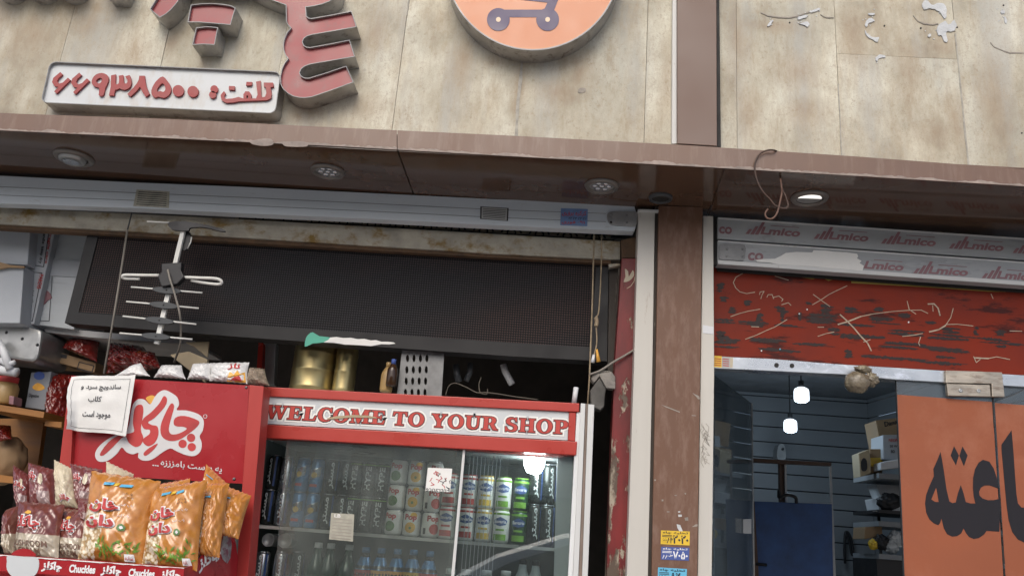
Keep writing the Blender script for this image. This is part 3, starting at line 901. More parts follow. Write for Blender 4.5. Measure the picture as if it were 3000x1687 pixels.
# hanging wire loop over canopy edge
hw = thing('hanging_wire', 'loose brown wire looped over the canopy edge with hooked end', 'wire', W(e1(560, 200), -.38))
yl = YF - .012
pts = [W(c3(720, 1148), YF + .02), W(c3(690, 1135), yl), W(c3(640, 1135), yl), W(c3(580, 1165), yl), W(c3(545, 1240), yl), W(c3(555, 1340), yl), W(c3(600, 1440), yl), W(e1(520, 55), yl), W(e1(560, 105), yl), W(e1(625, 130), yl), W(e1(658, 110), yl), W(e1(640, 40), yl), W(e1(615, -10), yl)]
tube('wire_loop', spl(pts), .0032, M['wire_brown'], hw)
pts = [W(c3(735, 1330), YF + .05), W(c3(745, 1400), yl), W(e1(612, 10), yl), W(e1(598, 80), yl), W(e1(575, 165), yl), W(e1(540, 205), yl), W(e1(500, 200), yl), W(e1(488, 165), yl), W(e1(508, 135), yl)]
tube('bare_end', spl(pts), .0035, M['copper'], hw)

# ================================================================ SIGNS ON THE WALL
def channel(name, loop, Yf, label, cat, group=None, face=M['red_face'], rim=2.1, depth=0.0):
    """Built-up letter: metal return with rim, coloured face set 5 mm inside."""
    A = [W(p, Yf) for p in loop]
    base = Vector((sum(p.x for p in A) / len(A), 0, min(p.z for p in A)))
    t_ = thing(name, label, cat, base, group)
    inn = inset(loop, rim)
    shape('metal_return', [loop, inn], Yf, -.0015, M['brushed'], t_)
    shape('rim', [loop, inset(loop, rim)], Yf - .0022, Yf - .0004, M['rim'], t_)
    f = shape('face', [inset(loop, rim * .9)], Yf + .011, Yf + .016, face, t_)
    return t_
L = g5((-140, -160), (40, -60), (180, 0), (360, 65), (362, 160), (365, 260), (385, 305), (420, 340), (375, 395), (345, 460), (328, 530), (330, 600), (350, 665), (385, 710), (340, 770), (310, 840), (292, 930), (295, 1020), (325, 1080), (385, 1135), (450, 1170), (530, 1188), (600, 1190), (680, 1178), (750, 1155), (960, 1082), (1185, 1000), (1140, 900), (1095, 800), (860, 880), (640, 948), (590, 945), (548, 922), (530, 885), (548, 840), (590, 808), (650, 785), (920, 738), (1200, 690), (1168, 590), (1135, 485), (900, 532), (660, 575), (615, 572), (580, 550), (565, 510), (580, 472), (615, 445), (680, 425), (950, 378), (1220, 330), (1190, 232), (1160, 135), (900, 185), (670, 225), (635, 218), (612, 195), (605, 90), (700, 78), (800, 55), (880, 25), (940, -5), (1000, -60), (1020, -180), (900, -330), (100, -330), (-100, -260))
YL = -.093
channel('channel_letter', L, YL, 'tall red built-up letter with three prongs hanging down beside the round sign', 'sign letter', 'red built-up letters of the shop name')
channel('channel_letter', c1((1440, 38), (1520, 28), (1600, 26), (1680, 32), (1740, 42), (1778, 60), (1758, 125), (1740, 190), (1600, 178), (1500, 170), (1415, 170), (1428, 100)), YL, 'red built-up oblong dot, wider one over the small square dot', 'sign letter', 'red built-up letters of the shop name')
channel('channel_letter', c1((1480, 210), (1560, 200), (1645, 208), (1632, 275), (1620, 340), (1540, 336), (1450, 340), (1464, 275)), YL, 'small square red built-up dot just above the telephone sign box', 'sign letter', 'red built-up letters of the shop name')
channel('channel_letter', c1((1130, 70), (1205, 135), (1250, 110), (1290, 75), (1330, 30), (1362, -20), (1400, -120), (1260, -140)), YL, 'red built-up slanted stroke ending in a cut tip left of the dots', 'sign letter', 'red built-up letters of the shop name')
channel('channel_letter', [(520, -190), (720, -190), (722, -60), (712, -36), (660, -34), (600, -38), (555, -46), (520, -70)], YL, 'built-up letter of which only the metal underside shows above the oblong dot', 'sign letter', 'red built-up letters of the shop name')
channel('channel_letter', [(285, -80), (308, -17), (356, -15), (378, -60), (392, -160), (270, -160)], YL, 'narrow built-up letter end dipping into view left of the slanted stroke', 'sign letter', 'red built-up letters of the shop name')
sc_l = []
for cx in (4, 100, 192):
    sc_l += [(cx + 47 * math.cos(a), -66 + 44 * math.sin(a)) for a in [math.pi - math.pi * i / 10 for i in range(0, 11)]]
channel('channel_letter', [(-60, -190), (-60, -66)] + sc_l + [(250, -190)], YL, 'built-up letter with three rounded metal bellies at the far top corner', 'sign letter', 'red built-up letters of the shop name')

# telephone sign box
YT = -.078
def roundpoly(P, r, n=7):
    out = []
    for k in range(len(P)):
        p, q, w_ = Vector(P[k - 1]), Vector(P[k]), Vector(P[(k + 1) % len(P)])
        a, b = q + (p - q).normalized() * r, q + (w_ - q).normalized() * r
        out += [tuple(a.lerp(q, t).lerp(q.lerp(b, t), t)) for t in [m / n for m in range(n + 1)]]
    return out
SIGN = roundpoly(c1((377, 464), (2120, 542), (2078, 858), (305, 775)), 22)
ph = thing('telephone_sign', 'long white sign box with red Persian telephone number under the letters', 'sign', W(c1(1200, 800), 0))
shape('metal_case', [SIGN, inset(SIGN, 2.0)], YT, -.0015, M['brushed'], ph)
shape('rim', [SIGN, inset(SIGN, 2.0)], YT - .0022, YT - .0004, M['rim'], ph)
shape('white_face', [inset(SIGN, 1.7)], YT + .012, YT + .02, M['sign_white'], ph)
YD = YT + .011
def digit(loops):
    shape('letter', loops, YD - .009, YD, M['red_digit'], ph)
six = [(455, 545), (472, 562), (440, 592), (430, 615), (447, 633), (475, 624), (512, 588), (532, 605), (425, 708), (408, 692), (442, 657), (412, 652), (392, 622), (402, 590)]
digit([c1(*six)]); digit([c1(*[(x + 143, y + 5) for x, y in six])])
digit([smooth(g4((285, 1350), (293, 1250), (230, 1228), (185, 1180), (200, 1110), (250, 1055), (330, 1035), (400, 1060), (425, 1110), (410, 1180), (375, 1250), (350, 1350)), 2), smooth(g4((250, 1140), (290, 1105), (330, 1115), (320, 1165), (285, 1185), (255, 1165)), 2)])
digit([g4((430, 1355), (455, 1230), (460, 1070), (525, 1055), (520, 1180), (545, 1198), (570, 1180), (575, 1130), (568, 1075), (630, 1065), (634, 1130), (645, 1180), (675, 1188), (692, 1165), (690, 1130), (660, 1085), (720, 1065), (740, 1110), (748, 1170), (735, 1225), (700, 1258), (655, 1275), (610, 1268), (580, 1250), (550, 1268), (518, 1275), (500, 1355))])
digit([g4((690, 1335), (780, 1240), (830, 1175), (852, 1130), (860, 1075), (935, 1075), (940, 1140), (955, 1215), (980, 1280), (1005, 1335), (950, 1375), (900, 1300), (870, 1230), (820, 1290), (735, 1370))])
digit([smooth(g4((1195, 1085), (1260, 1150), (1300, 1220), (1308, 1290), (1270, 1355), (1200, 1388), (1130, 1368), (1085, 1385), (1040, 1350), (1030, 1280), (1070, 1190), (1130, 1120)), 2), smooth(g4((1190, 1180), (1225, 1230), (1225, 1280), (1195, 1305), (1160, 1290), (1112, 1303), (1115, 1260), (1145, 1215)), 2)])
digit([circ(g4(1410, 1286), 80 / 4.83)]); digit([circ(g4(1618, 1297), 78 / 4.83)])
digit([circ(c1(1616, 674), 29 / 2.576, 16)]); digit([circ(c1(1604, 716), 27 / 2.576, 16)])
digit([c1((1690, 688), (1702, 705), (1690, 728), (1705, 748), (1755, 745), (1800, 733), (1838, 745), (1932, 744), (1944, 715), (1932, 618), (1966, 611), (1970, 715), (1978, 736), (2000, 732), (2010, 705), (2005, 660), (1992, 656), (1990, 625), (2060, 625), (2065, 655), (2042, 660), (2050, 712), (2045, 742), (2015, 757), (1900, 762), (1800, 766), (1760, 775), (1705, 777), (1672, 757), (1664, 720))])
digit([c1((1838, 744), (1836, 715), (1852, 690), (1880, 692), (1897, 715), (1895, 744), (1872, 744), (1872, 722), (1860, 722), (1860, 744))])
digit([c1((1728, 650), (1772, 652), (1770, 680), (1726, 678))]); digit([c1((1860, 620), (1902, 620), (1898, 646), (1856, 646))])

# round sign
CC, CR = (1561, -109), 257.5
rs = thing('round_sign', 'orange round sign with dark shopping trolley, cut by the top of the frame', 'sign', W((1561, 150), 0))
shape('metal_drum', [circ(CC, CR, 96), circ(CC, CR - 4, 96)], -.098, -.0015, M['brushed'], rs)
shape('rim', [circ(CC, CR, 96), circ(CC, CR - 3.6, 96)], -.101, -.0984, M['rim'], rs)
shape('orange_face', [circ(CC, CR - 3.8, 96)], -.0955, -.08, M['orange'], rs)
yc = -.0963
trol = [c2(*q) for q in ()]
bar = c2((1190, 75), (1530, 75), (1556, 22), (1300, -6), (1180, -10), (1060, -300), (960, -310), (960, -360), (1100, -360), (1150, -250), (1740, -250), (1652, -40), (1606, 78), (1630, 105), (1630, 132), (1190, 132))
shape('trolley_mark', [bar], yc - .0006, yc, M['navy'], rs)
for k, x in enumerate((1185, 1557)):
    shape('trolley_wheel', [circ(c2(x, 149), 86 / 2.576, 40)], yc - .0014, yc - .0008, M['navy'], rs)
    shape('wheel_hub', [circ(c2(x, 149), 18 / 2.576, 20)], yc - .0022, yc - .0016, M['pale'], rs)

# ================================================================ LEFT SHOP FRONT
ST = [c1(0, 1370), c1(1030, 1420), c5(0, 60), c5(1330, 125), c6(0, 155), c6(1090, 190)]
SBB = [c4(0, 145), c4(2070, 215), c5(0, 220), c5(2070, 305), c6(0, 312), c6(1050, 356)]
SBB = [SBB[0], c4(1035, 180), c5(0, 218), c5(1000, 262), c6(0, 310), c6(1050, 356)]
sh = thing('roller_shutter', 'rolled up grey shutter whose bottom bar spans the wider left opening', 'shutter', W((900, 640), .05))
xe = 1856
T, B = [(p[0], p[1] - 16) for p in seg(ST, -420, xe)], seg(SBB, -420, xe)
prism('bottom_bar', T + [(xe + 9, yat(ST, xe) + 14), (xe + 7, yat(SBB, xe) - 12)] + B[::-1], .036, .085, M['shutter'], sh)
for fr_ in (.24, .62):
    strokes('groove', [[lerp((x, yat(ST, x)), (x, yat(SBB, x)), fr_) for x in range(-400, 1850, 75)]], .0352, .0016, M['ant_grey'], sh)
# rolled shutter behind it up in the casing
prism('curtain', [(-420, 480), (1880, 600), (1880, 622), (-420, 536)], .09, .12, M['film'], sh)
YLb = .0352
def decal(name, pts, Y, mat, parent, th=.0009):
    return prism(name, pts, Y - th, Y - .0001, mat, parent)
lb = c4((1035, 40), (1285, 55), (1280, 180), (1010, 165))
decal('worn_sticker', lb, YLb, M['sticker_tan'], sh)
strokes('print_line', [[lerp(lerp(lb[0], lb[3], k / 8), lerp(lb[1], lb[2], k / 8), a) for a in (.08, .3, .5, .75, .92)] for k in range(1, 8)], YLb - .002, .0028, M['ink'], sh)
lb = c5((1830, 168), (2045, 180), (2040, 278), (1828, 262))
decal('maker_label', lb, YLb, M['ink'], sh)
ib = [lerp(p, ((lb[0][0] + lb[2][0]) / 2, (lb[0][1] + lb[2][1]) / 2), .10) for p in lb]
decal('label_field', ib, YLb - .001, M['sticker_grey'], sh)
strokes('print_line', [[lerp(lerp(ib[0], ib[3], k / 7), lerp(ib[1], ib[2], k / 7), a) for a in (.06, .94)] for k in range(1, 7)], YLb - .003, .002, M['ink'], sh)
lb = c6((500, 182), (705, 188), (700, 318), (495, 310))
decal('service_sticker', lb, YLb, M['sticker_blue'], sh)
def quadtext(name, s, q, a, b_, c_, d_, Y, mat, parent, off=0.0, th=.0007, ref=None):
    """text into a fraction (a..b across, c..d down) of the survey quad q = tl,tr,br,bl"""
    P = lambda u, v: lerp(lerp(q[0], q[1], u), lerp(q[3], q[2], u), v)
    return text(name, s, P(a, d_), P(b_, d_), P(a, c_), Y, mat, parent, off, th, ref=ref)
quadtext('lettering', persian('کرکره برقی'), lb, .05, .95, .12, .45, YLb - .001, M['ink_red'], sh, .01)
quadtext('lettering', '۲۲ ۲۳ ۲۳ ۲۲', lb, .3, .95, .5, .66, YLb - .001, M['ink'], sh, .01)
quadtext('lettering', persian('فوری') + ' ۰۹۱', lb, .05, .9, .7, .92, YLb - .001, M['ink_red'], sh, .01)
ep = smooth(c6((850, 240), (862, 214), (900, 206), (1000, 206), (1085, 212), (1080, 260), (1068, 316), (980, 316), (890, 308), (860, 285)), 2)
ep_o = prism('end_plate', ep, .030, .0358, M['steel'], sh)
for p in ((882, 228), (1000, 238), (1000, 288), (880, 288)):
    q = W(c6(*p), .030)
    r_ = lathe('rivet', [(.0055, 0), (.0045, .002), (.0005, .003)], q, M['rim'] if p != (880, 288) else M['dark'], ep_o, 10, axis='Y')

# rust-stained lintel behind the bar
LT = [c4(0, 175), c4(2070, 262), c5(0, 262), c5(2070, 372), c6(0, 375), c6(950, 432)]
LT = [LT[0], c5(0, 262), c6(0, 375), c6(950, 432)]
LB = [c4(0, 300), c5(0, 402), c6(0, 525), c6(950, 572)]
LC = [c4(0, 330), c5(0, 440), c6(0, 555), c6(950, 605)]
li = thing('lintel_beam', 'rust and yellow stained steel lintel above the LED sign', 'beam', W((800, 700), .12))
prism('beam_face', seg(LT, -420, 1817) + seg(LB, -420, 1817)[::-1], .115, .17, M['lintel'], li, bev=.002)
prism('rusty_edge', seg(LB, -420, 1790) + seg(LC, -420, 1790)[::-1], .128, .17, M['rust'], li)
prism('bracket_end', c6((862, 605), (945, 598), (950, 615), (866, 630)), .10, .127, M['lintel'], li)
# iron scrollwork grille over it
gr = thing('iron_grille', 'black iron scrollwork strip between shutter bar and stained lintel', 'grille', W((1300, 660), .16))
prism('backing_board', [(690, 600), (1790, 660), (1790, 712), (690, 660)], .20, .215, M['beige'], gr)
for k in range(13):
    x = 760 + k * 82
    y0 = yat(LT, x) - 4
    a = W((x, y0), .165)
    for sgn in (-1, 1):
        pp = [a + Vector((sgn * (.012 + .030 * math.cos(q)), 0, .004 + .017 * math.sin(q))) for q in [i * math.pi / 7 for i in range(0, 11)]]
        tube('scroll', pp, .0035, M['iron'], gr, 6)
pl = [W((x, yat(LT, x) - 1), .165) for x in (700, 1200, 1800)]
tube('bar', pl, .004, M['iron'], gr, 6)
pl = [W((x, yat(LT, x) - 16), .165) for x in (700, 1200, 1800)]
tube('bar', pl, .004, M['iron'], gr, 6)

# LED sign
YE = .16
led = thing('led_sign', 'long black unlit LED message sign hanging across the left shop opening', 'LED sign', W((950, 990), YE))
OT = [c4(665, 365), c5(0, 430), c5(2070, 567), c6(862, 612)]
OB = [c4(490, 1050), c5(0, 1155), c5(2070, 1302), c6(850, 1340)]
IT = [c4(742, 398), c5(0, 446), c5(2070, 583), c6(768, 622)]
IB = [c4(595, 970), c5(0, 1060), c5(2070, 1200), c6(728, 1232)]
prism('case', OT + OB[::-1], YE + .004, YE + .09, M['led_frame'], led)
prism('frame_top', OT + IT[::-1], YE - .004, YE + .0035, M['led_frame'], led)
prism('frame_bottom', IB + OB[::-1], YE - .004, YE + .0035, M['led_frame'], led)
prism('frame_side', [OT[0], IT[0], IB[0], OB[0]], YE - .004, YE + .0035, M['led_frame'], led)
prism('frame_side', [IT[-1], OT[-1], OB[-1], IB[-1]], YE - .004, YE + .0035, M['led_frame'], led)
prism('led_matrix', IT + IB[::-1], YE + .001, YE + .0036, M['led'], led)
ts = thing('torn_sticker', 'torn remains of green and white sticker on the LED sign frame', 'sticker', W(c5(800, 1220), YE - .005))
prism('green_part', smooth(c5((560, 1120), (610, 1150), (692, 1160), (640, 1197), (560, 1205), (500, 1230), (508, 1165), (530, 1135)), 2), YE - .0058, YE - .0044, M['green'], ts)
prism('white_part', c5((692, 1160), (740, 1156), (790, 1163), (850, 1162), (900, 1172), (950, 1170), (1000, 1182), (1040, 1180), (1080, 1192), (1130, 1192), (1172, 1197), (1186, 1206), (1140, 1212), (1080, 1210), (1040, 1218), (1000, 1225), (900, 1217), (800, 1213), (720, 1200), (642, 1197)), YE - .0056, YE - .0044, M['paper'], ts)

# antenna
YA = -.02
ant = thing('tv_antenna', 'small white Yagi aerial hanging in front of the LED sign', 'antenna', W(c4(1185, 1210), YA))
prism('boom', c4((1372, 335), (1402, 340), (1200, 1210), (1165, 1205)), YA, YA + .014, M['ant_white'], ant, bev=.001)
tube('reflector_rod', [W(c4(1115, 282), YA - .005), W(c4(1285, 291), YA - .005)], .0032, M['ant_white'], ant)
prism('bracket', smooth(c4((1272, 300), (1310, 282), (1400, 280), (1520, 300), (1600, 315), (1690, 340), (1700, 358), (1640, 348), (1540, 325), (1440, 330), (1430, 350), (1360, 350), (1300, 340)), 3), YA - .012, YA - .001, M['ant_black'], ant)
prism('clamp', smooth(c4((1395, 345), (1440, 370), (1435, 440), (1410, 495), (1380, 490), (1378, 430)), 3), YA + .016, YA + .03, M['ant_black'], ant)
tube('clamp_wing', [W(c4(1452, 400), YA + .02), W(c4(1445, 440), YA + .02), W(c4(1420, 488), YA + .02)], .003, M['ant_white'], ant)
prism('dipole_box', c4((1222, 600), (1375, 590), (1370, 650), (1395, 702), (1340, 755), (1225, 775), (1195, 700), (1225, 660)), YA - .03, YA - .002, M['ant_black'], ant, bev=.003)
def strip_tube(pts, r=.006):
    tube('folded_dipole', spl([W(c4(*p), YA - .012 + q) for *p, q in pts]), r, M['ant_white'], ant)
strip_tube([(1205, 690, 0), (1080, 689, 0), (950, 687, 0), (930, 700, .004), (950, 713, .010), (1060, 717, .012)])
strip_tube([(1390, 704, 0), (1500, 708, 0), (1640, 715, 0), (1680, 738, .004), (1660, 757, .010), (1560, 748, .012), (1450, 728, .012)])
for (ax, ay, bx, by, cx, cy, dx, dy) in ((995, 778, 1160, 793, 1365, 810, 1532, 822), (958, 888, 1130, 903, 1350, 926, 1505, 939), (932, 999, 1105, 1018, 1310, 1042, 1487, 1060), (908, 1127, 1075, 1141, 1285, 1159, 1458, 1174)):
    tube('director_rod', [W(c4(ax, ay), YA - .008), W(c4(dx, dy), YA - .008)], .0034, M['ant_white'], ant)
    mx, my = (bx + cx) / 2, (by + cy) / 2
    tl_ = math.atan2(cy - by, cx - bx)
    el = [(mx + 108 * math.cos(q) * math.cos(tl_) - 24 * math.sin(q) * math.sin(tl_), my + 108 * math.cos(q) * math.sin(tl_) + 24 * math.sin(q) * math.cos(tl_)) for q in [2 * math.pi * i / 28 for i in range(28)]]
    o_ = shape('insulator', [c4(*el)], YA - .017, YA - .001, M['ant_grey'], ant)
    q = W(c4(mx, my), YA - .017)
    lathe('screw', [(.0035, 0), (.0005, .0015)], q, M['dark'], o_, 8, axis='Y')
tube('coax_cable', spl([W(c4(1272, 648), YA - .03), W(c4(1290, 720), YA - .04), W(c4(1330, 850), YA - .03), W(c4(1362, 980), YA - .02), W(c4(1372, 1090), 0), W(c4(1362, 1230), .05), W(c4(1320, 1345), .15)]), .0042, M['cable'], ant)

# cords
pr = thing('pull_rod', 'thin pull rod hanging down in front of the LED sign beside the aerial', 'rod', W(c4(790, 1430), .05))
tube('dark_cord', [W(c4(1000, 215), .06), W(c4(966, 345), .06)], .0028, M['ant_grey'], pr)
tube('rod', [W(c4(966, 345), .06), W(c4(880, 900), .055), W(c4(788, 1435), .05)], .0042, M['cable'], pr)
cr = thing('cord', 'long tan pull cord hanging taut down to the fridge corner', 'cord', W(e4(1245, 245), .09))
tube('cord', [W(c6(752, 375), .09), W(c6(738, 900), .09), W(e4(1258, 60), .09), W(e4(1245, 250), .09)], .0034, M['cord'], cr)
cs = thing('cord', 'shorter tan cord with knot and dangling yellow plug beside the taut cord', 'cord', W(c6(765, 1350), .088))
tube('cord', spl([W(c6(810, 375), .10), W(c6(806, 620), .10), W(c6(788, 950), .095), W(c6(765, 1010), .09), W(c6(768, 1080), .09), W(c6(772, 1200), .088), W(c6(750, 1300), .085)]), .0028, M['cord'], cs)
tube('knot', spl([W(c6(765, 1008), .085), W(c6(772, 1040), .085), W(c6(766, 1075), .085)]), .008, M['cord'], cs)
tube('white_tip', [W(c6(750, 1290), .085), W(c6(740, 1350), .085)], .008, M['white_plastic'], cs, taper=(.6, 1.1))
tube('yellow_tip', [W(c6(772, 1250), .083), W(c6(786, 1345), .083)], .008, M['flame'], cs, taper=(.5, 1.1))

# ---- jamb, guide rails, pillar
jb = thing('door_jamb', 'red painted door jamb peeling to bare plaster beside the cream guide rail', 'door jamb', W((1806, 1690), .1))
prism('painted_face', [c6(962, 560), c6(1075, 560), (1859, 1080), (1836, 1760), (1774, 1760), (1800, 1080)], .07, .16, M['jamb'], jb, bev=.003)
prism('rusty_top', c6((955, 425), (1078, 395), (1076, 558), (962, 558)), .085, .16, M['rust'], jb)
prism('inner_frame', c6((868, 640), (935, 632), (918, 1449), (855, 1449)) , .14, .2, M['old_wood'], jb)
prism('grey_edge', c6((935, 632), (960, 620), (955, 900), (940, 1449), (925, 1449), (935, 1100), (918, 950)), .12, .17, M['old_wood'], jb)
# flaked crescent near the jamb's top
decal('bare_patch', smooth(c6((985, 640), (1010, 660), (1015, 700), (1045, 650), (1055, 690), (1020, 730), (975, 740), (990, 700)), 2), .07, M['beige'], jb)
strokes('scratch', [c6((1000, 790), (1030, 770), (1055, 735), (1062, 700))], .0692, .003, M['scratch'], jb)

ZB = 0.0
def to_ground(name, top, mid, bot, Yf, Yb, mat, parent, bev=.002):
    """upright: survey points top(l,r), mid(l,r), bot(l,r) then straight down to the pavement"""
    Wp = [W(p, Yf) for p in (top[0], mid[0], bot[0], bot[1], mid[1], top[1])]
    Wp.insert(3, Vector((Wp[2].x, Yf, 0.0))); Wp.insert(4, Vector((Wp[4].x, Yf, 0.0)))
    n = len(Wp)
    vs = [(p.x, Yf, p.z) for p in Wp] + [(p.x, Yb, p.z) for p in Wp]
    fs = [list(range(n)), list(range(2 * n - 1, n - 1, -1))] + [(i, (i + 1) % n, n + (i + 1) % n, n + i) for i in range(n)]
    return mesh(name, vs, fs, mat, parent, bev=bev)
g_l = thing('guide_rail', 'cream shutter guide rail between red jamb and brown pillar', 'guide rail', W((1870, 1687), .02))
to_ground('channel_face', ((1871, 617), (1919, 617)), ((1857, 1080), (1911.5, 1080)), ((1836, 1687), (1898.5, 1687)), .012, .10, M['rail_white'], g_l)
prism('top_clip', c6((1085, 190), (1240, 193), (1240, 210), (1085, 205)), .004, .06, M['white_metal'], g_l)
g_r = thing('guide_rail', 'cream shutter guide rail between brown pillar and right doorway', 'guide rail', W((2065, 1687), .02))
to_ground('channel_face', ((2060, 632), (2089.6, 633)), ((2053, 1080), (2092.5, 1080)), ((2044, 1687), (2085.5, 1687)), .012, .10, M['rail_white'], g_r)
prism('white_tape', e1((22, 995), (103, 1010), (103, 1065), (22, 1055)), .0105, .0118, M['white_plastic'], g_r)
hb = []
for k in range(26):
    x = 722 + random.uniform(0, 45); y = random.uniform(370, 640)
    hb.append([e5(x, y), e5(x + random.uniform(-14, 30), y + random.uniform(8, 30)), e5(x + random.uniform(-14, 34), y + random.uniform(20, 60))])
strokes('frayed_fibre', hb, .011, .0016, M['plaster_grey'], g_r)

pi = thing('pillar', 'brown clad pillar between the two shop fronts with number stickers', 'pillar', W((1980, 1687), .05))
to_ground('cladding', ((1930, 602), (2059, 607)), ((1921, 1080), (2052, 1080)), ((1909, 1687), (2043, 1687)), 0, .20, M['pillar'], pi)
to_ground('dark_groove', ((1920, 606), (1929, 603)), ((1912, 1080), (1920.6, 1080)), ((1899, 1687), (1908.6, 1687)), .02, .20, M['old_wood'], pi, 0)
for q in ([(448, 250), (500, 268), (580, 300), (575, 305), (480, 268)], [(665, 168), (710, 190), (722, 215), (705, 212), (690, 192)], [(555, 1085), (580, 1090), (598, 1135), (575, 1136), (560, 1110)], [(565, 1018), (590, 1018), (592, 1032), (568, 1034)], [(610, 1040), (635, 1035), (637, 1060), (615, 1060)], [(660, 1105), (690, 1085), (706, 1086), (700, 1100)], [(450, 912), (462, 912), (462, 924), (450, 924)], [(540, 880), (556, 880), (556, 887), (540, 887)], [(398, 772), (410, 772), (410, 782), (398, 782)], [(485, 995), (505, 995), (505, 1002), (487, 1002)], [(610, 865), (622, 868), (620, 878), (612, 876)], [(565, 995), (580, 993), (580, 1003), (566, 1004)], [(660, 322), (690, 325), (688, 330), (660, 328)]):
    decal('paint_fleck', e5(*q), 0, M['plaster'] if q[0][0] in (555, 565) else M['plaster_grey'], pi)
def numsticker(q, mat, ink, big, small):
    decal('number_sticker', q, 0, mat, pi)
    quadtext('lettering', big, q, .42, .96, .30, .92, -.001, ink, pi, .03)
    quadtext('lettering', small, q, .05, .42, .52, .92, -.001, ink, pi, .03)
    quadtext('lettering', persian('تخلیه چاه'), q, .06, .94, .05, .26, -.001, ink, pi, .02)
    strokes('print_line', [[lerp(lerp(q[0], q[3], v), lerp(q[1], q[2], v), u) for u in (.05, .38)] for v in (.34, .44)], -.0015, .0022, ink, pi)
numsticker(e5((446, 1128), (647, 1136), (645, 1233), (443, 1224)), M['sticker_yellow'], M['ink'], '۲۰۲۰', '۶۶۸۴')
numsticker(e5((447, 1242), (644, 1250), (640, 1340), (445, 1332)), M['sticker_navy'], M['white_ink'], '۷۰۵۰', '۸۸۶۳')
numsticker(e5((425, 1386), (627, 1398), (624, 1500), (421, 1490)), M['sticker_cyan'], M['ink'], '۸۲۰۰', '۷۷۲۵')

# ================================================================ RIGHT SHOP FRONT
YR = .035
s2 = thing('roller_shutter', 'rolled up shutter with pink printed film over the right doorway', 'shutter', W((2500, 800), .05))
A1 = [e1(132, 195), e1(2415, 350)]; A2 = [e1(132, 354), e1(2415, 513)]
B1 = [e1(132, 366), e1(2415, 526)]; B2 = [e1(132, 545), e1(2415, 705)]
for a, b_ in ((A1, A2), (B1, B2)):
    xa, xb = a[0][0], 3420
    sl = prism('shutter_slat', seg(a, xa, xb) + seg(b_, xa, xb)[::-1], YR, YR + .045, M['film'], s2, bev=.003)
    prism('pale_edge', seg(a, xa + 2, xb) + [(p[0], p[1] + 4.5) for p in seg(a, xa + 2, xb)][::-1], YR - .002, YR - .0003, M['white_metal'], sl)
    if b_ is B2:
        prism('pale_edge', [(p[0], p[1] - 13) for p in seg(b_, xa + 2, xb)] + [(p[0], p[1] - 2) for p in seg(b_, xa + 2, xb)][::-1], YR - .003, YR - .0003, M['white_metal'], sl)
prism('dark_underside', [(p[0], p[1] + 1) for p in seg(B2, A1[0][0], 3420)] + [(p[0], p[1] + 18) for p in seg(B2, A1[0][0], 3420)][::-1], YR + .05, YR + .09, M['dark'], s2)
prism('dark_end', e1((104, 190), (131, 195), (131, 548), (108, 545)), YR + .01, YR + .04, M['dark'], s2)
prism('joint', [(p[0], p[1] + .8) for p in seg(A2, A1[0][0], 3420)] + [(p[0], p[1] - .8) for p in seg(B1, A1[0][0], 3420)][::-1], YR + .012, YR + .04, M['dark'], s2)
def film_logo(x, dy, w=400, yb=None, skip=0):
    """repeat print: slanted stripes and the word"""
    base = lambda u: (x + u, yb + u * .069)
    P = lambda u, v: e1(base(u)[0], base(u)[1] - v)
    Y = YR - .0004
    if not skip:
        for k, (u0, h) in enumerate(((0, 38), (36, 62), (70, 96))):
            prism('film_print', [P(u0, 0), P(u0 + 26, 0), P(u0 + 34 + h * .45, h), P(u0 + 12 + h * .45, h)], Y - .0008, Y, M['ink_pink'], s2)
    text('film_print', 'Lmico', P(110, 4), P(400, 4), P(132, 62), Y - .0002, M['ink_pink'], s2, .035, .0006)
    prism('film_print', [P(188, 76), P(400, 76), P(400, 72), P(188, 72)], Y - .0008, Y, M['ink_pink'], s2)
for x in (340, 848, 1350, 1855, 2330): film_logo(x, 0, yb=318 + (x - 340) * .071)
text('film_print', 'co', e1(142, 316), e1(238, 322), e1(146, 262), YR - .0006, M['ink_pink'], s2, .03, .0006)
for x in (1590, 2100): film_logo(x, 0, yb=610 + (x - 1590) * .071)
film_logo(1110, 0, yb=572, skip=1)
text('film_print', 'co', e1(355, 515), e1(470, 522), e1(362, 455), YR - .0006, M['ink_pink'], s2, .03, .0006)
prism('torn_paper', e1((415, 512), (470, 505), (560, 503), (605, 482), (640, 460), (720, 452), (838, 456), (848, 440), (930, 442), (1000, 450), (1090, 455), (1172, 466), (1180, 485), (1172, 500), (1205, 520), (1190, 535), (1222, 556), (1212, 592), (1080, 580), (980, 572), (850, 560), (720, 552), (590, 545), (520, 532), (430, 526)), YR - .0042, YR - .0032, M['paper'], s2)
ep = prism('end_plate', smooth(e1((150, 392), (240, 396), (335, 402), (340, 460), (326, 516), (240, 512), (150, 506), (147, 450)), 2), YR - .007, YR - .0032, M['dull_steel'], s2)
for p in ((202, 430), (320, 432), (202, 485), (320, 488)):
    lathe('rivet', [(.0055, 0), (.0045, .002), (.0005, .003)], W(e1(*p), YR - .007), M['rim'], ep, 10, axis='Y')

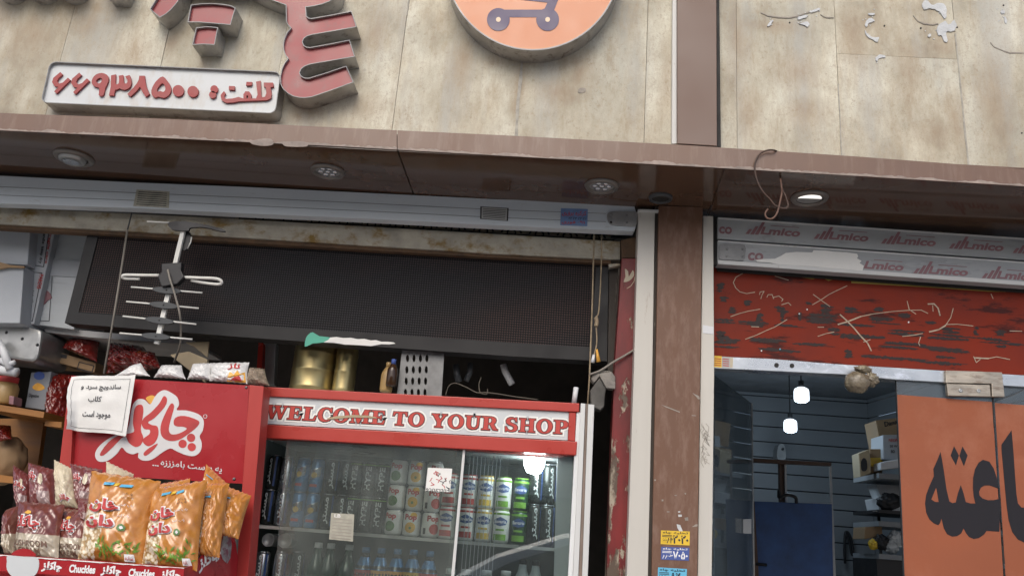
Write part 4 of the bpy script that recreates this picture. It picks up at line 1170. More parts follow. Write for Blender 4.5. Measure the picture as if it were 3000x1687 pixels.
YP = .10
rl = thing('painted_lintel', 'red painted lintel board scarred with black tape marks and scratches', 'lintel', W((2550, 1060), YP))
RB = [e1(106, 1228), e1(500, 1243), e1(1100, 1290), e1(1840, 1335), e1(2415, 1368)]
RTp = [e1(106, 560), e1(2415, 720)]
prism('red_board', seg(RTp, e1(106, 0)[0], 3420) + seg(RB, e1(106, 0)[0], 3420)[::-1], YP, YP + .05, M['red_lintel'], rl)
prism('ochre_strip', e1((1130, 648), (2415, 735), (2415, 752), (2160, 748), (1700, 715), (1130, 684)), YP - .0014, YP - .0003, M['yellow_paint'], rl)
prism('ochre_strip', e1((680, 615), (1128, 645), (1128, 665), (1000, 655), (960, 668), (900, 640), (840, 655), (690, 632)), YP - .0014, YP - .0003, M['yellow_paint'], rl)
random.seed(21)
def tape(x, y, w, h, sl=.07):
    n = max(4, int(w / 18))
    for k in range(max(3, int(h / 6))):
        up, dn = [], []
        xs = x + random.uniform(-.06, .22) * w; ws = w * random.uniform(.5, 1.0); yo = random.uniform(-.5, .5) * h; hh = random.uniform(4, 15)
        for i in range(n + 1):
            u = xs + ws * i / n
            e_ = .35 + .65 * math.sin(math.pi * min(1, max(0, i / n))) ** .4
            up.append((u + random.uniform(-3, 3), y + yo + (u - x) * sl - hh * e_ * random.uniform(.2, 1.1))); dn.append((u + random.uniform(-4, 4), y + yo + (u - x) * sl + hh * e_ * random.uniform(.2, 1.1)))
        TAPES[0] += 1
        yy = YP - .0009 - .00005 * (TAPES[0] % 9)
        prism('tape_residue', e1(*(up + dn[::-1])), yy, yy + .0004, M['tape'], rl)
TAPES = [0]
for a in ((115, 965, 180, 26), (300, 978, 240, 16), (560, 995, 200, 14), (800, 940, 240, 60), (1050, 990, 330, 18), (1260, 960, 200, 50), (940, 1040, 130, 40), (1400, 1045, 330, 32), (1700, 1075, 380, 34), (2100, 1110, 310, 30), (350, 1105, 350, 28), (700, 1130, 300, 20), (1020, 1075, 330, 30), (1340, 1135, 330, 44), (1640, 1170, 330, 40), (108, 1125, 180, 70), (120, 1065, 110, 60), (560, 880, 120, 30), (215, 880, 60, 50), (125, 720, 60, 60), (150, 800, 60, 40), (330, 830, 60, 30), (600, 930, 40, 70), (730, 930, 30, 60), (900, 870, 90, 60), (1080, 880, 120, 40), (1290, 885, 70, 30), (1480, 925, 100, 30), (1680, 980, 90, 20), (1800, 1045, 130, 60), (2040, 1050, 40, 70), (2200, 1060, 90, 40), (1080, 1210, 60, 50), (1150, 1215, 500, 16), (1600, 1262, 420, 18), (450, 1170, 320, 12), (790, 830, 50, 20), (420, 940, 50, 60), (380, 1000, 120, 10), (2200, 1150, 90, 26), (1750, 1230, 140, 14)):
    tape(*a)
scr = [[(320, 612), (270, 640), (250, 680), (268, 720), (300, 750), (350, 762), (410, 752)], [(445, 770), (450, 750), (480, 745), (465, 770), (455, 800)], [(500, 790), (510, 770), (540, 770), (550, 800)], [(550, 790), (590, 780), (620, 805), (610, 820)],
       [(610, 845), (660, 830), (680, 850)], [(230, 933), (290, 912), (360, 893), (450, 878)], [(340, 1102), (420, 1072), (500, 1035), (560, 1010), (650, 955)], [(845, 768), (905, 812), (970, 858)], [(840, 845), (905, 808), (960, 770), (1020, 740), (1098, 704)],
       [(1045, 918), (1100, 968), (1150, 1020), (1200, 1080), (1250, 1130), (1278, 1188)], [(1030, 992), (1110, 968), (1200, 932), (1300, 912), (1440, 895), (1560, 886), (1650, 885), (1700, 910)], [(1545, 818), (1560, 880), (1610, 914)], [(1700, 840), (1745, 838), (1775, 870), (1790, 925)], [(1735, 850), (1738, 895)],
       [(1888, 872), (1870, 940), (1830, 1000), (1780, 1030), (1710, 1047)], [(1660, 1058), (1590, 1072), (1510, 1080)], [(1840, 992), (1920, 990), (2036, 1003)], [(1645, 1085), (1630, 1130), (1640, 1150)], [(880, 1080), (940, 1060), (1000, 1048)], [(560, 632), (660, 662)], [(2045, 1240), (2150, 1245), (2210, 1232), (2310, 1252)], [(2040, 1230), (2060, 1275), (2090, 1250)], [(2170, 765), (2185, 800)], [(385, 1008), (440, 1010)], [(2310, 1040), (2400, 1042)], [(1220, 1122), (1270, 1105)], [(880, 1012), (925, 1012)]]
strokes('scratch', [e1(*q) for q in scr], YP - .0019, .0028, M['scratch'], rl)
strokes('scratch', [e1(*q) for q in (scr[9], scr[14][2:], scr[10][:3], scr[20][:2], scr[12])], YP - .0026, .0052, M['scratch'], rl)
for p, m_ in (((398, 605), 0), ((503, 610), 0), ((1556, 975), 1), ((598, 1175), 0), ((460, 1187), 1), ((800, 880), 1), ((742, 912), 1)):
    shape('paint_spot', [circ(e1(*p), 2.3, 8)], YP - .0024, YP - .0012, M['white_ink'] if m_ else M['sticker_cyan'], rl)

# aluminium head rail
YRL = .078
RA = RB
RC = [e1(106, 1318), e1(1070, 1364), e6(660, 76), e6(1552, 126)]
hr = thing('head_rail', 'worn aluminium door head rail under the red lintel board', 'rail', W((2500, 1090), YRL))
x0 = e1(106, 0)[0]
prism('rail', [(p[0], p[1] + .5) for p in seg(RA, x0, 3420)] + seg(RC, x0, 3420)[::-1], YRL, YRL + .06, M['alu'], hr, bev=.002)
for p in ((572, 1295), (687, 1299)):
    shape('bolt_hole', [circ(e1(*p), 7, 14)], YRL - .0006, YRL + .0004, M['dark'], hr)
decal('yellow_sticker', e1((108, 1224), (165, 1228), (163, 1312), (106, 1308)), YRL, M['sticker_yellow'], hr)
decal('dark_sticker', e1((167, 1230), (225, 1234), (222, 1316), (165, 1312)), YRL, M['sticker_grey'], hr)
strokes('print_line', [e1((112, 1245 + k * 16), (158, 1249 + k * 16)) for k in range(4)] + [e1((172, 1248 + k * 16), (216, 1252 + k * 16)) for k in range(4)], YRL - .0018, .003, M['ink_red'], hr)
decal('torn_sticker', e1((226, 1236), (250, 1238), (246, 1312), (224, 1314)), YRL, M['beige'], hr)

# glass door leaf + fixed side pane
YG = .09
gd = thing('glass_door', 'frameless glass door leaf with orange vinyl and dark Persian lettering', 'door', W((2700, 1687), YG))
def down(q, Y):   # survey quad tl, tr, br, bl whose lower end runs on to the floor
    w = [W(p, Y) for p in q]
    def ext(a, b_): t_ = (a.z - .02) / (a.z - b_.z); return a + (b_ - a) * t_
    return [w[0], w[1], ext(w[1], w[2]), ext(w[0], w[3])]
def plate(name, w, Yf, Yb, mat, parent, bev=0):
    n = len(w)
    vs = [(p.x, Yf, p.z) for p in w] + [(p.x, Yb, p.z) for p in w]
    return mesh(name, vs, [list(range(n)), list(range(2 * n - 1, n - 1, -1))] + [(i, (i + 1) % n, n + (i + 1) % n, n + i) for i in range(n)], mat, parent, bev=bev)
LEAF = [e6(661, 78), e6(1322, 108), e6(1408, 1449), e6(716, 1449)]
plate('glass_pane', down(LEAF, YG), YG, YG + .01, M['door_glass'], gd)
plate('pane_edge', down([e6(657, 78), e6(660, 78), e6(715, 1449), e6(712, 1449)], YG), YG - .0005, YG + .0105, M['ant_grey'], gd)
plate('orange_vinyl', down([e6(664, 180), e6(1328, 232), e6(1406, 1449), e6(717, 1449)], YG), YG - .0016, YG - .0004, M['poster'], gd)
ink = e6((968, 580), (980, 640), (990, 700), (1010, 840), (1030, 925), (1052, 938), (1075, 932), (1090, 870), (1110, 812), (1130, 870), (1145, 930), (1180, 940), (1212, 940), (1200, 890), (1195, 830), (1196, 760), (1210, 700), (1235, 655), (1265, 635), (1310, 648), (1340, 695), (1362, 760), (1376, 838), (1345, 826), (1310, 814), (1275, 815), (1250, 830), (1238, 858), (1242, 885), (1262, 905), (1300, 917), (1340, 917), (1388, 905), (1384, 1020), (1380, 1137), (1290, 1132), (1270, 1160), (1235, 1182), (1200, 1188), (1170, 1175), (1148, 1150), (1130, 1115), (1112, 1150), (1085, 1168), (1050, 1172), (1015, 1155), (992, 1115), (975, 1045), (965, 1078), (952, 1092), (920, 1078), (890, 1050), (868, 1005), (860, 940), (868, 880), (890, 820), (922, 750), (918, 700), (945, 640))
hole = e6((938, 828), (948, 880), (955, 930), (930, 928), (904, 912))
yi = YG - .0017
shape('lettering', [ink, hole], yi - .0008, yi, M['poster_ink'], gd)
shape('lettering', [e6((1063, 540), (1097, 605), (1076, 674), (1039, 605))], yi - .0008, yi, M['poster_ink'], gd)
shape('lettering', [e6((1122, 543), (1158, 605), (1132, 680), (1100, 606))], yi - .0008, yi, M['poster_ink'], gd)
pf = prism('patch_fitting', e6((1012, 104), (1316, 112), (1320, 194), (1022, 188)), YG - .022, YG - .002, M['patch'], gd, bev=.002)
for p in ((1108, 152), (1234, 154)):
    lathe('screw', [(.008, 0), (.0075, .0015), (.004, .0015), (.0005, .0006)], W(e6(*p), YG - .022), M['steel'], pf, 14, axis='Y')
fp = thing('glass_sidelight', 'fixed glass pane at the frame edge with orange vinyl and one tall letter', 'glass pane', W((2990, 1687), YG))
plate('glass_pane', down([e6(1332, 108), e6(2300, 165), e6(2380, 1449), e6(1418, 1449)], YG), YG, YG + .01, M['door_glass'], fp)
plate('orange_vinyl', down([e6(1346, 238), e6(2240, 310), e6(2300, 1449), e6(1422, 1449)], YG), YG - .0016, YG - .0004, M['poster'], fp)
shape('lettering', [e6((1465, 428), (1472, 500), (1480, 600), (1490, 750), (1500, 880), (1510, 940), (1535, 968), (1600, 975), (1700, 950), (1720, 1130), (1640, 1200), (1560, 1215), (1510, 1192), (1470, 1140), (1445, 1060), (1430, 950), (1412, 760), (1395, 560), (1395, 530))], yi - .0008, yi, M['poster_ink'], fp)
prism('patch_fitting', e6((1004, 10), (1400, 24), (1418, 196), (1330, 194), (1326, 104), (1008, 98)), YG - .026, YG - .001, M['patch'], fp, bev=.002)
strokes('pane_gap', [[e6(1327, 110), e6(1345, 410)], [e6(1352, 500), e6(1356, 545)], [e6(1402, 1235), e6(1414, 1360)]], YG - .0026, .006, M['dark'], fp)
strokes('hanging_tape', [[e6(1340, 240), e6(1400, 210), e6(1480, 180), e6(1560, 140)]], YG - .028, .004, M['ant_grey'], fp)

# hanging wrapped bundle
def lump(name, c, r, sq, mat, parent, seed=0, amp=.22, fq=3.0):
    bm = bmesh.new()
    bmesh.ops.create_icosphere(bm, subdivisions=4, radius=1)
    for v in bm.verts:
        d = 1 + amp * noise.noise(v.co * fq + Vector((seed, seed * 2, 0))) + amp * .5 * noise.noise(v.co * fq * 2.7 + Vector((seed, 0, seed)))
        v.co = Vector((v.co.x * r * sq[0], v.co.y * r * sq[1], v.co.z * r * sq[2])) * d + Vector(c)
    me = bpy.data.meshes.new(name); bm.to_mesh(me); bm.free()
    for p in me.polygons: p.use_smooth = True
    return put(name, me, mat, parent)
M['wrap'] = pm('dirty_plastic_wrap', (.17, .14, .095), .25, var=.35, scale=22, dirt=(.36, .32, .22), dirt_amt=(.55, .65), dirt_scale=24, coat=.4, bump=.5)
hb_ = thing('hanging_bundle', 'small dirty plastic wrapped bundle hanging from the aluminium head rail', 'bundle', W(e6(345, 175), .02))
lump('wrapped_ball', W(e6(385, 95), .02), .047, (1.0, .8, .86), M['wrap'], hb_, 3, .12, 1.8)
lump('twisted_end', W(e6(485, 75), .03), .022, (1.1, .8, 1.2), M['wrap'], hb_, 8, .35)
lump('tied_neck', W(e6(425, 5), .035), .020, (1.5, .8, .8), M['wrap'], hb_, 5, .35)

# ================================================================ RIGHT SHOP INTERIOR
YB2 = 3.9
xl = W((1990, 1200), .3).x
cx = W(e6(470, 500), YB2).x           # corner of back and side wall
zc = 2.92
rb = box('right_shop_back_wall', (xl - .4, YB2 + .03, 0), (cx + .1, YB2 + .2, 3.1), M['dark'])
tag(rb, kind='structure')
pitch_ = .128
z0 = W(e5(1000, 180), YB2).z % pitch_
k = 0
z = z0 - pitch_
while z < zc:
    box('plank', (xl - .2, YB2, max(0, z) + .004), (cx, YB2 + .028, min(z + pitch_, zc) - .004), M['plank'], rb, bev=.003)
    z += pitch_
# side wall: leans away so that it recedes towards the corner
sx1 = cx + .42
rs_w = box('right_shop_side_wall', (cx + .5, .2, 0), (cx + .6, YB2 + .2, 3.1), M['dark'])
tag(rs_w, kind='structure')
z = z0 - pitch_
while z < zc:
    a, b_ = max(0, z) + .004, min(z + pitch_, zc) - .004
    P4 = [(cx, YB2), (sx1, 1.2), (sx1 + .02, 1.2), (cx + .02, YB2)]
    vs = [(x, y, a) for x, y in P4] + [(x, y, b_) for x, y in P4]
    mesh('plank', vs, [(0, 1, 2, 3), (7, 6, 5, 4), (0, 4, 5, 1), (1, 5, 6, 2), (2, 6, 7, 3), (3, 7, 4, 0)], M['plank'], rs_w)
    z += pitch_
ce = box('right_shop_ceiling', (xl - .4, .22, zc), (3.4, YB2 + .2, zc + .1), M['dim_ceiling']); tag(ce, kind='structure')
pw = box('partition_wall', (xl - .06, .21, 0), (xl + .06, YB2 + .2, 3.1), M['plank']); tag(pw, kind='structure')
rw = box('right_shop_end_wall', (3.3, .2, 0), (3.4, YB2 + .2, 3.1), M['dim_ceiling']); tag(rw, kind='structure')

def bulb(px, Y, wpx, label, watts):
    p = W(px, Y)
    r = wpx / 2 * (p - CAM).length / F_PX
    t_ = thing('light_bulb', label, 'light bulb', p - Vector((0, 0, r)), 'glowing bulbs inside the right shop')
    lathe('globe', [(.001, -r * .98), (r * .6, -r * .97), (r * .93, -r * .80), (r, -r * .5), (r * .98, r * .45), (r * .88, r * .78), (r * .5, r * 1.0)], p, M['bulb'], t_, 20)
    lathe('cap', [(r * .42, r * 1.0), (r * .36, r * 1.3), (r * .36, r * 1.9)], p, M['ant_grey'], t_, 14)
    tube('flex', [p + Vector((0, 0, r * 1.9)), Vector((p.x, p.y, zc))], .004, M['ant_black'], t_, 6)
    ld = bpy.data.lights.new('bulb_light', 'POINT'); ld.energy = watts; ld.shadow_soft_size = r; ld.color = (.66, .83, 1.0)
    lo = bpy.data.objects.new('bulb_light', ld); COL.objects.link(lo); lo.parent = t_; lo.location = (0, 0, -.04)
M['bulb'] = emit('bulb_glass', (.80, .90, 1.0), 1.6)
bulb(e5(1428, 182), 2.2, 41, 'brighter glowing bulb hanging higher and nearer the door inside', 4.5)
bulb(e5(1350, 398), 2.9, 36, 'glowing bulb hanging lower and further back inside the right shop', 4.5)

# rack with blue board
rk = thing('garment_rack', 'thin rack of brown rail and grey posts standing inside the doorway', 'rack', (W((2320, 1687), 2.0).x, 2.0, 0))
def bar2(name, a, b_, Y, r, mat, par): tube(name, [W(a, Y), W(b_, Y)], r, mat, par, 8)
prism('top_rail', [e5(960, 640), e5(1060, 622), e6(205, 655), e6(205, 678), e5(1060, 650), e5(960, 648)], 1.94, 1.98, M['brown_tube'], rk)
def upright(name, a, wpx, Y, mat, par, base=0.0):
    p = W(a, Y); w = wpx / F_PX * (p - CAM).length / 2
    box(name, (p.x - w, Y, base), (p.x + w, Y + w * 2, p.z), mat, par)
upright('post', e5(1292, 640), 15, 2.0, M['brown_tube'], rk, 1.2)
upright('post', e5(1316, 640), 5, 1.985, M['white_metal'], rk, 1.2)
upright('post', e6(197, 660), 6, 2.0, M['grey_paint'], rk)
upright('post', e5(955, 650), 5, 2.0, M['grey_paint'], rk)
prism('crossbar', e6((-20, 934), (200, 938), (200, 944), (-20, 940)), 2.0, 2.02, M['grey_paint'], rk)
bb = thing('blue_board', 'large plain navy blue board leaning under the rack inside the shop', 'board', (W((2330, 1687), 1.9).x, 1.9, 0))
q = down([e5(1100, 925), e6(208, 945), e6(216, 1449), e5(1130, 1449)], 1.9)
plate('sheet', q, 1.9, 1.93, M['blue_board'], bb)
plate('edge_strip', down([e5(1088, 925), e5(1098, 925), e5(1128, 1449), e5(1100, 1449)], 1.89), 1.885, 1.895, M['brown_tube'], bb)
tube('handle', spl([W(e5(1270, 855), 1.88), W(e5(1275, 900), 1.86), W(e5(1330, 880), 1.86), W(e5(1385, 898), 1.86), W(e5(1392, 935), 1.88)]), .010, M['black_bits'], bb)
tube('latch', [W(e5(1110, 1362), 1.88), W(e5(1185, 1370), 1.88)], .008, M['black_bits'], bb)
sk = thing('wall_socket_box', 'small grey box high on the rear wall above the rack post', 'box', W(e5(1290, 635), YB2 - .1))
prism('housing', smooth(e5((1262, 630), (1260, 560), (1275, 528), (1300, 526), (1314, 555), (1316, 630)), 3), YB2 - .12, YB2 - .001, M['grey_paint'], sk)
shape('knob', [circ(e5(1298, 560), 4, 10)], YB2 - .128, YB2 - .121, M['ant_grey'], sk)
# glass cabinet just inside on the left
gc = thing('glass_cabinet', 'tall blue tinted glass cabinet just inside the right doorway beside the pillar', 'cabinet', (W((2100, 1687), .6).x, .9, 0))
A_, B_ = W(e5(822, 45), .5), W(e5(1080, 242), 1.3)
def sheet2(name, a, b_, z0_, z1_, mat, th=.006, za=None):
    n_ = Vector((-(b_.y - a.y), b_.x - a.x, 0)).normalized() * th
    vs = [(a.x, a.y, z0_), (b_.x, b_.y, z0_), (b_.x, b_.y, z1_), (a.x, a.y, za or z1_)]
    vs = vs + [(v[0] + n_.x, v[1] + n_.y, v[2]) for v in vs]
    return mesh(name, vs, [(0, 1, 2, 3), (7, 6, 5, 4), (0, 4, 5, 1), (1, 5, 6, 2), (2, 6, 7, 3), (3, 7, 4, 0)], mat, gc)
sheet2('glass_side', A_, B_, .1, B_.z, M['case_glass'], za=A_.z)
upright('frame_post', e5(1080, 242), 5, 1.3, M['grey_paint'], gc)
upright('frame_post', e5(932, 480), 6, 1.36, M['grey_paint'], gc)
prism('blue_panel', e5((950, 920), (1085, 915), (1085, 1449), (950, 1449)), 1.4, 1.41, M['blue_board'], gc)
for k, q in enumerate(([(815, 1130), (858, 1128), (855, 1355), (812, 1352)], [(1020, 1050), (1078, 1048), (1078, 1150), (1020, 1148)], [(962, 490), (1030, 486), (1030, 545), (962, 545)], [(960, 800), (1060, 800), (1060, 835), (960, 838)])):
    o_ = prism('stored_carton', e5(*q), .95 + .1 * k, 1.06 + .1 * k, [M['carton_pale'], M['carton_white'], M['carton'], M['carton_white']][k])
    tag(o_, ['narrow pale carton stored low in the glass cabinet by the guide rail', 'small white carton on a low shelf of the glass cabinet', 'small brown carton on the upper shelf of the glass cabinet', 'flat white packet on the middle shelf of the glass cabinet'][k], 'carton')

# side shelf with goods at the orange vinyl's edge
YSf = 2.3
sf = thing('wall_shelf', 'dark tiered wall shelf of goods half hidden behind the orange vinyl', 'shelf', (W((2600, 1687), YSf).x, YSf, 0))
xr = cx + .62
for yy, tt in ((735, .03), (985, .02), (1065, .03), (1290, .03)):
    p = W(e6(500, yy), YSf)
    box('shelf_board', (p.x, YSf - .08, p.z - tt), (xr, YSf + .35, p.z), M['black_bits'] if tt < .03 else M['plank'], sf)
upright('shelf_post', e6(520, 700), 6, YSf + .3, M['black_bits'], sf)
p = W(e6(492, 1290), YSf)
box('base_cabinet', (p.x, YSf - .06, 0), (xr, YSf + .34, p.z - .03), M['black_bits'], sf)
def carton(name, label, f, q, Y, th, mat, side=None, cat='carton', stripe=None, text_=None, bev=.003, grp=None):
    """A carton: front face from survey quad q (tl,tr,br,bl) at depth Y, its depth th; optional tape and print."""
    P = f(*q)
    w = [W(p, Y) for p in P]
    t_ = thing(name, label, cat, Vector((sum(v.x for v in w) / 4, Y + th / 2, min(v.z for v in w))), grp)
    prism('box', P, Y, Y + th, mat, t_, bev=bev)
    if stripe:
        a, b_, m_ = stripe
        prism('tape', [lerp(P[0], P[3], a), lerp(P[1], P[2], a), lerp(P[1], P[2], b_), lerp(P[0], P[3], b_)], Y - .0012, Y - .0003, m_, t_)
    if text_:
        for (s, a, b_, c_, d_, m_) in text_:
            quadtext('lettering', s, P, a, b_, c_, d_, Y - .0014, m_, t_, .01)
    return t_
carton('cardboard_box', 'brown box tilted on top of the stack behind the orange vinyl', e6, [(515, 360), (700, 338), (700, 470), (550, 545)], YSf + .15, .2, M['carton'], text_=[('Dana', .3, .8, .1, .3, M['ink'])])
carton('cardboard_box', 'upright white printed box under the tilted brown box', e6, [(565, 462), (700, 460), (700, 640), (568, 632)], YSf - .02, .2, M['carton_white'], text_=[('NEON', .3, .8, .15, .28, M['ink_red']), ('20 W', .35, .75, .4, .5, M['ink']), ('80', .4, .6, .6, .72, M['ink'])])
t_ = carton('cardboard_box', 'tan box with yellow band and dark lamp print at the shelf end', e6, [(395, 592), (472, 560), (480, 728), (408, 756)], YSf - .05, .12, M['carton_pale'])
shape('dark_print', [smooth(e6((412, 650), (430, 622), (452, 640), (455, 700), (435, 716), (415, 705)), 2)], YSf - .0514, YSf - .0503, M['ink'], t_)
carton('cardboard_box', 'tan box face with yellow band beside the white printed box', e6, [(474, 560), (562, 560), (562, 728), (482, 728)], YSf + .02, .2, M['carton'], stripe=(.36, .72, M['sticker_yellow']))
prism('white_parcel', e6((548, 655), (600, 640), (690, 628), (690, 690), (600, 700), (548, 708)), YSf - .09, YSf + .05, M['white_plastic'], None, bev=.006)
tag(bpy.data.objects['white_parcel'], 'white plastic parcel with pink edge on the shelf under the white box', 'parcel')
carton('tray', 'pale grey plastic tray standing on edge below the boxes', e6, [(515, 805), (690, 815), (690, 900), (560, 915)], YSf + .1, .15, M['grey_paint'], cat='tray')
carton('printer', 'white desktop printer on the second shelf behind the orange vinyl', e6, [(520, 905), (690, 880), (690, 985), (540, 990)], YSf + .05, .2, M['white_plastic'], cat='printer')
o_ = lump('black_bag', W(e6(620, 935), YSf - .02), .07, (1.2, .7, .8), M['black_bits'], None, 9, .25); tag(o_, 'black crumpled bag lying against the white printer', 'bag')
o_ = prism('paper_stack', e6((515, 990), (600, 1000), (640, 985), (690, 965), (680, 1005), (560, 1008)), YSf - .06, YSf, M['white_plastic']); tag(o_, 'loose white papers hanging over the edge of the second shelf', 'papers')
carton('cardboard_box', 'open brown box low on the shelf near the coiled cable', e6, [(440, 1105), (560, 1100), (560, 1170), (435, 1190)], YSf, .2, M['carton'])
for k, (x, y, m_, l_) in enumerate(((500, 1225, 'yellow_sticker', 'small yellow packet'), (560, 1215, 'black', 'black crumpled pouch'), (620, 1235, 'white', 'white and blue wrapped packet'), (655, 1185, 'white', 'small white box shaped packet'))):
    o_ = lump('packet', W(e6(x, y), YSf - .03), .045 if k else .03, (1, .7, 1), {'yellow_sticker': M['sticker_yellow'], 'black': M['black_bits'], 'white': M['clear_plastic']}[m_], None, 20 + k, .35)
    tag(o_, l_ + ' on the lowest shelf above the dark cabinet', 'packet')
o_ = tube('coiled_cable', spl([W(e6(*p), YB2 - .06) for p in ((300, 1360), (296, 1250), (302, 1150), (320, 1142), (340, 1180), (352, 1240), (358, 1295), (345, 1288), (330, 1200), (312, 1155), (300, 1200))]), .010, M['black_bits'])
tag(o_, 'black cable looped on a hook on the planked rear wall', 'cable')

# ================================================================ LEFT SHOP INTERIOR
lxa, lxb = -3.6, xl - .06
for nm, a, b_ in (('left_shop_back_wall', (lxa, 2.6, 0), (lxb, 2.75, 3.1)), ('left_shop_ceiling', (lxa, .31, 2.86), (lxb, 2.75, 3.0)), ('left_shop_end_wall', (lxa - .1, .2, 0), (lxa, 2.75, 3.1))):
    o_ = box(nm, a, b_, M['shop_dark'] if 'ceil' not in nm else M['dim_ceiling']); tag(o_, kind='structure')
# ceiling side goods: cartons behind the LED sign's end
YI = .45
YQ = .28
carton('white_carton', 'plain white carton at the top corner beside the lintel', c4, [(-260, 300), (232, 330), (208, 612), (-300, 585)], YQ, .3, M['carton_white'])
carton('white_carton', 'large blank white carton under the torn brown flap', c4, [(-300, 640), (182, 622), (150, 1052), (-360, 1048)], YQ - .02, .3, M['carton_white'])
o_ = prism('torn_flap', c4((-200, 570), (0, 590), (80, 612), (185, 620), (178, 632), (60, 628), (0, 640), (-200, 650)), YQ - .04, YQ - .03, M['carton']); tag(o_, 'torn brown cardboard flap sticking out between two white cartons', 'cardboard flap')
t_ = carton('printed_carton', 'white carton with red and black printed care panels near the LED sign', c4, [(226, 332), (420, 342), (256, 1060), (150, 1050)], YQ + .06, .3, M['carton_white'])
def frame_lines(f, q, Y, w, mat, par):
    P = f(*q); strokes('printed_frame', [P + P[:1]], Y, w, mat, par)
yq = YQ + .058
frame_lines(c4, [(230, 345), (372, 350), (330, 625), (215, 605)], yq, .003, M['ink'], t_)
frame_lines(c4, [(208, 662), (318, 672), (245, 1035), (176, 1022)], yq, .003, M['ink'], t_)
def vtext(s, a, b_, c_, mat):  # text running down the carton
    text('lettering', s, c4(*a), c4(*b_), c4(*c_), yq, mat, t_, .01)
vtext('Fragile care', (372, 360), (335, 600), (395, 362), M['ink_red'])
vtext('Handle  keep dry', (325, 350), (290, 600), (352, 352), M['ink'])
vtext('this side up', (250, 350), (232, 560), (275, 352), M['ink'])
vtext('PARDIS', (300, 680), (278, 790), (330, 684), M['ink_red'])
vtext(persian('مواد غذایی'), (232, 760), (222, 930), (262, 762), M['ink'])
vtext('keep away from heat', (205, 690), (185, 1005), (222, 692), M['ink_red'])
o_ = carton('clear_box', 'milky plastic wrapped box stuffed behind the end of the LED sign', c4, [(424, 342), (700, 380), (560, 1100), (262, 1062)], YQ + .10, .25, M['clear_plastic'], cat='box')
frame_lines(c4, [(360, 680), (395, 690), (372, 1035), (260, 1032)], YQ + .097, .002, M['ink'], o_)
prism('white_band', c4((365, 568), (640, 575), (600, 705), (332, 690)), YQ + .095, YQ + .099, M['carton_white'], o_)
shape('red_leaf_print', [smooth(c4((335, 800), (370, 815), (392, 860), (360, 880), (330, 912), (300, 870), (310, 830)), 2)], YQ + .096, YQ + .099, M['ink_pink'], o_)
# shelf edge under them
o_ = thing('glass_shelf', 'thin grey shelf edge running behind the lower LED sign', 'shelf', W(c4(800, 1150), YI))
prism('shelf_edge', c4((330, 1085), (480, 1092), (1470, 1185), (1470, 1215), (700, 1160), (340, 1118)), YI - .03, YI + .3, M['grey_paint'], o_)
# grey machine
mc = thing('slicing_machine', 'rounded grey metal machine housing with white arm near the left edge', 'machine', W(c4(120, 1340), YI))
prism('housing', smooth(c4((-300, 1060), (0, 1062), (150, 1070), (270, 1092), (312, 1125), (300, 1230), (282, 1310), (240, 1345), (100, 1325), (-100, 1300), (-300, 1290)), 3), YI - .12, YI + .12, M['steel'], mc, bev=.012)
tube('arm', [W(c4(-30, 1170), YI - .16), W(c4(30, 1270), YI - .18), W(c4(75, 1400), YI - .18)], .016, M['white_plastic'], mc)
tube('arm_foot', [W(c4(0, 1330), YI - .17), W(c4(60, 1365), YI - .18), W(c4(112, 1348), YI - .18)], .012, M['white_plastic'], mc)
tube('roller', [W(c4(-60, 1395), YI - .16), W(c4(130, 1425), YI - .16)], .020, M['white_plastic'], mc)
for p in ((48, 1122), (168, 1170), (282, 1215)):
    lathe('bolt', [(.007, 0), (.0005, .004)], W(c4(*p), YI - .121), M['ant_grey'], mc, 10, axis='Y')
# brown cartons and bags on the shelf
carton('brown_carton', 'long brown carton with printed squares behind the grey machine', g3, [(345, 470), (600, 470), (1035, 590), (1000, 705)], YI + .15, .25, M['carton'])
t_ = carton('brown_carton', 'brown carton end with dark label standing behind the machine', g3, [(430, 290), (600, 300), (600, 575), (345, 560)], YI + .22, .25, M['carton'])
decal('dark_label', g3((440, 462), (585, 478), (572, 562), (420, 545)), YI + .22, M['ink'], t_)
t_ = carton('brown_carton', 'small brown carton with square printed panel under the red crisp packet', g3, [(640, 480), (1020, 590), (1000, 690), (620, 590)], YI + .05, .15, M['carton'])
decal('dark_label', g3((640, 490), (712, 505), (705, 545), (630, 530)), YI + .05, M['ink'], t_)
frame_lines(g3, [(840, 580), (995, 620), (975, 690), (820, 650)], YI + .0485, .004, M['ink'], t_)

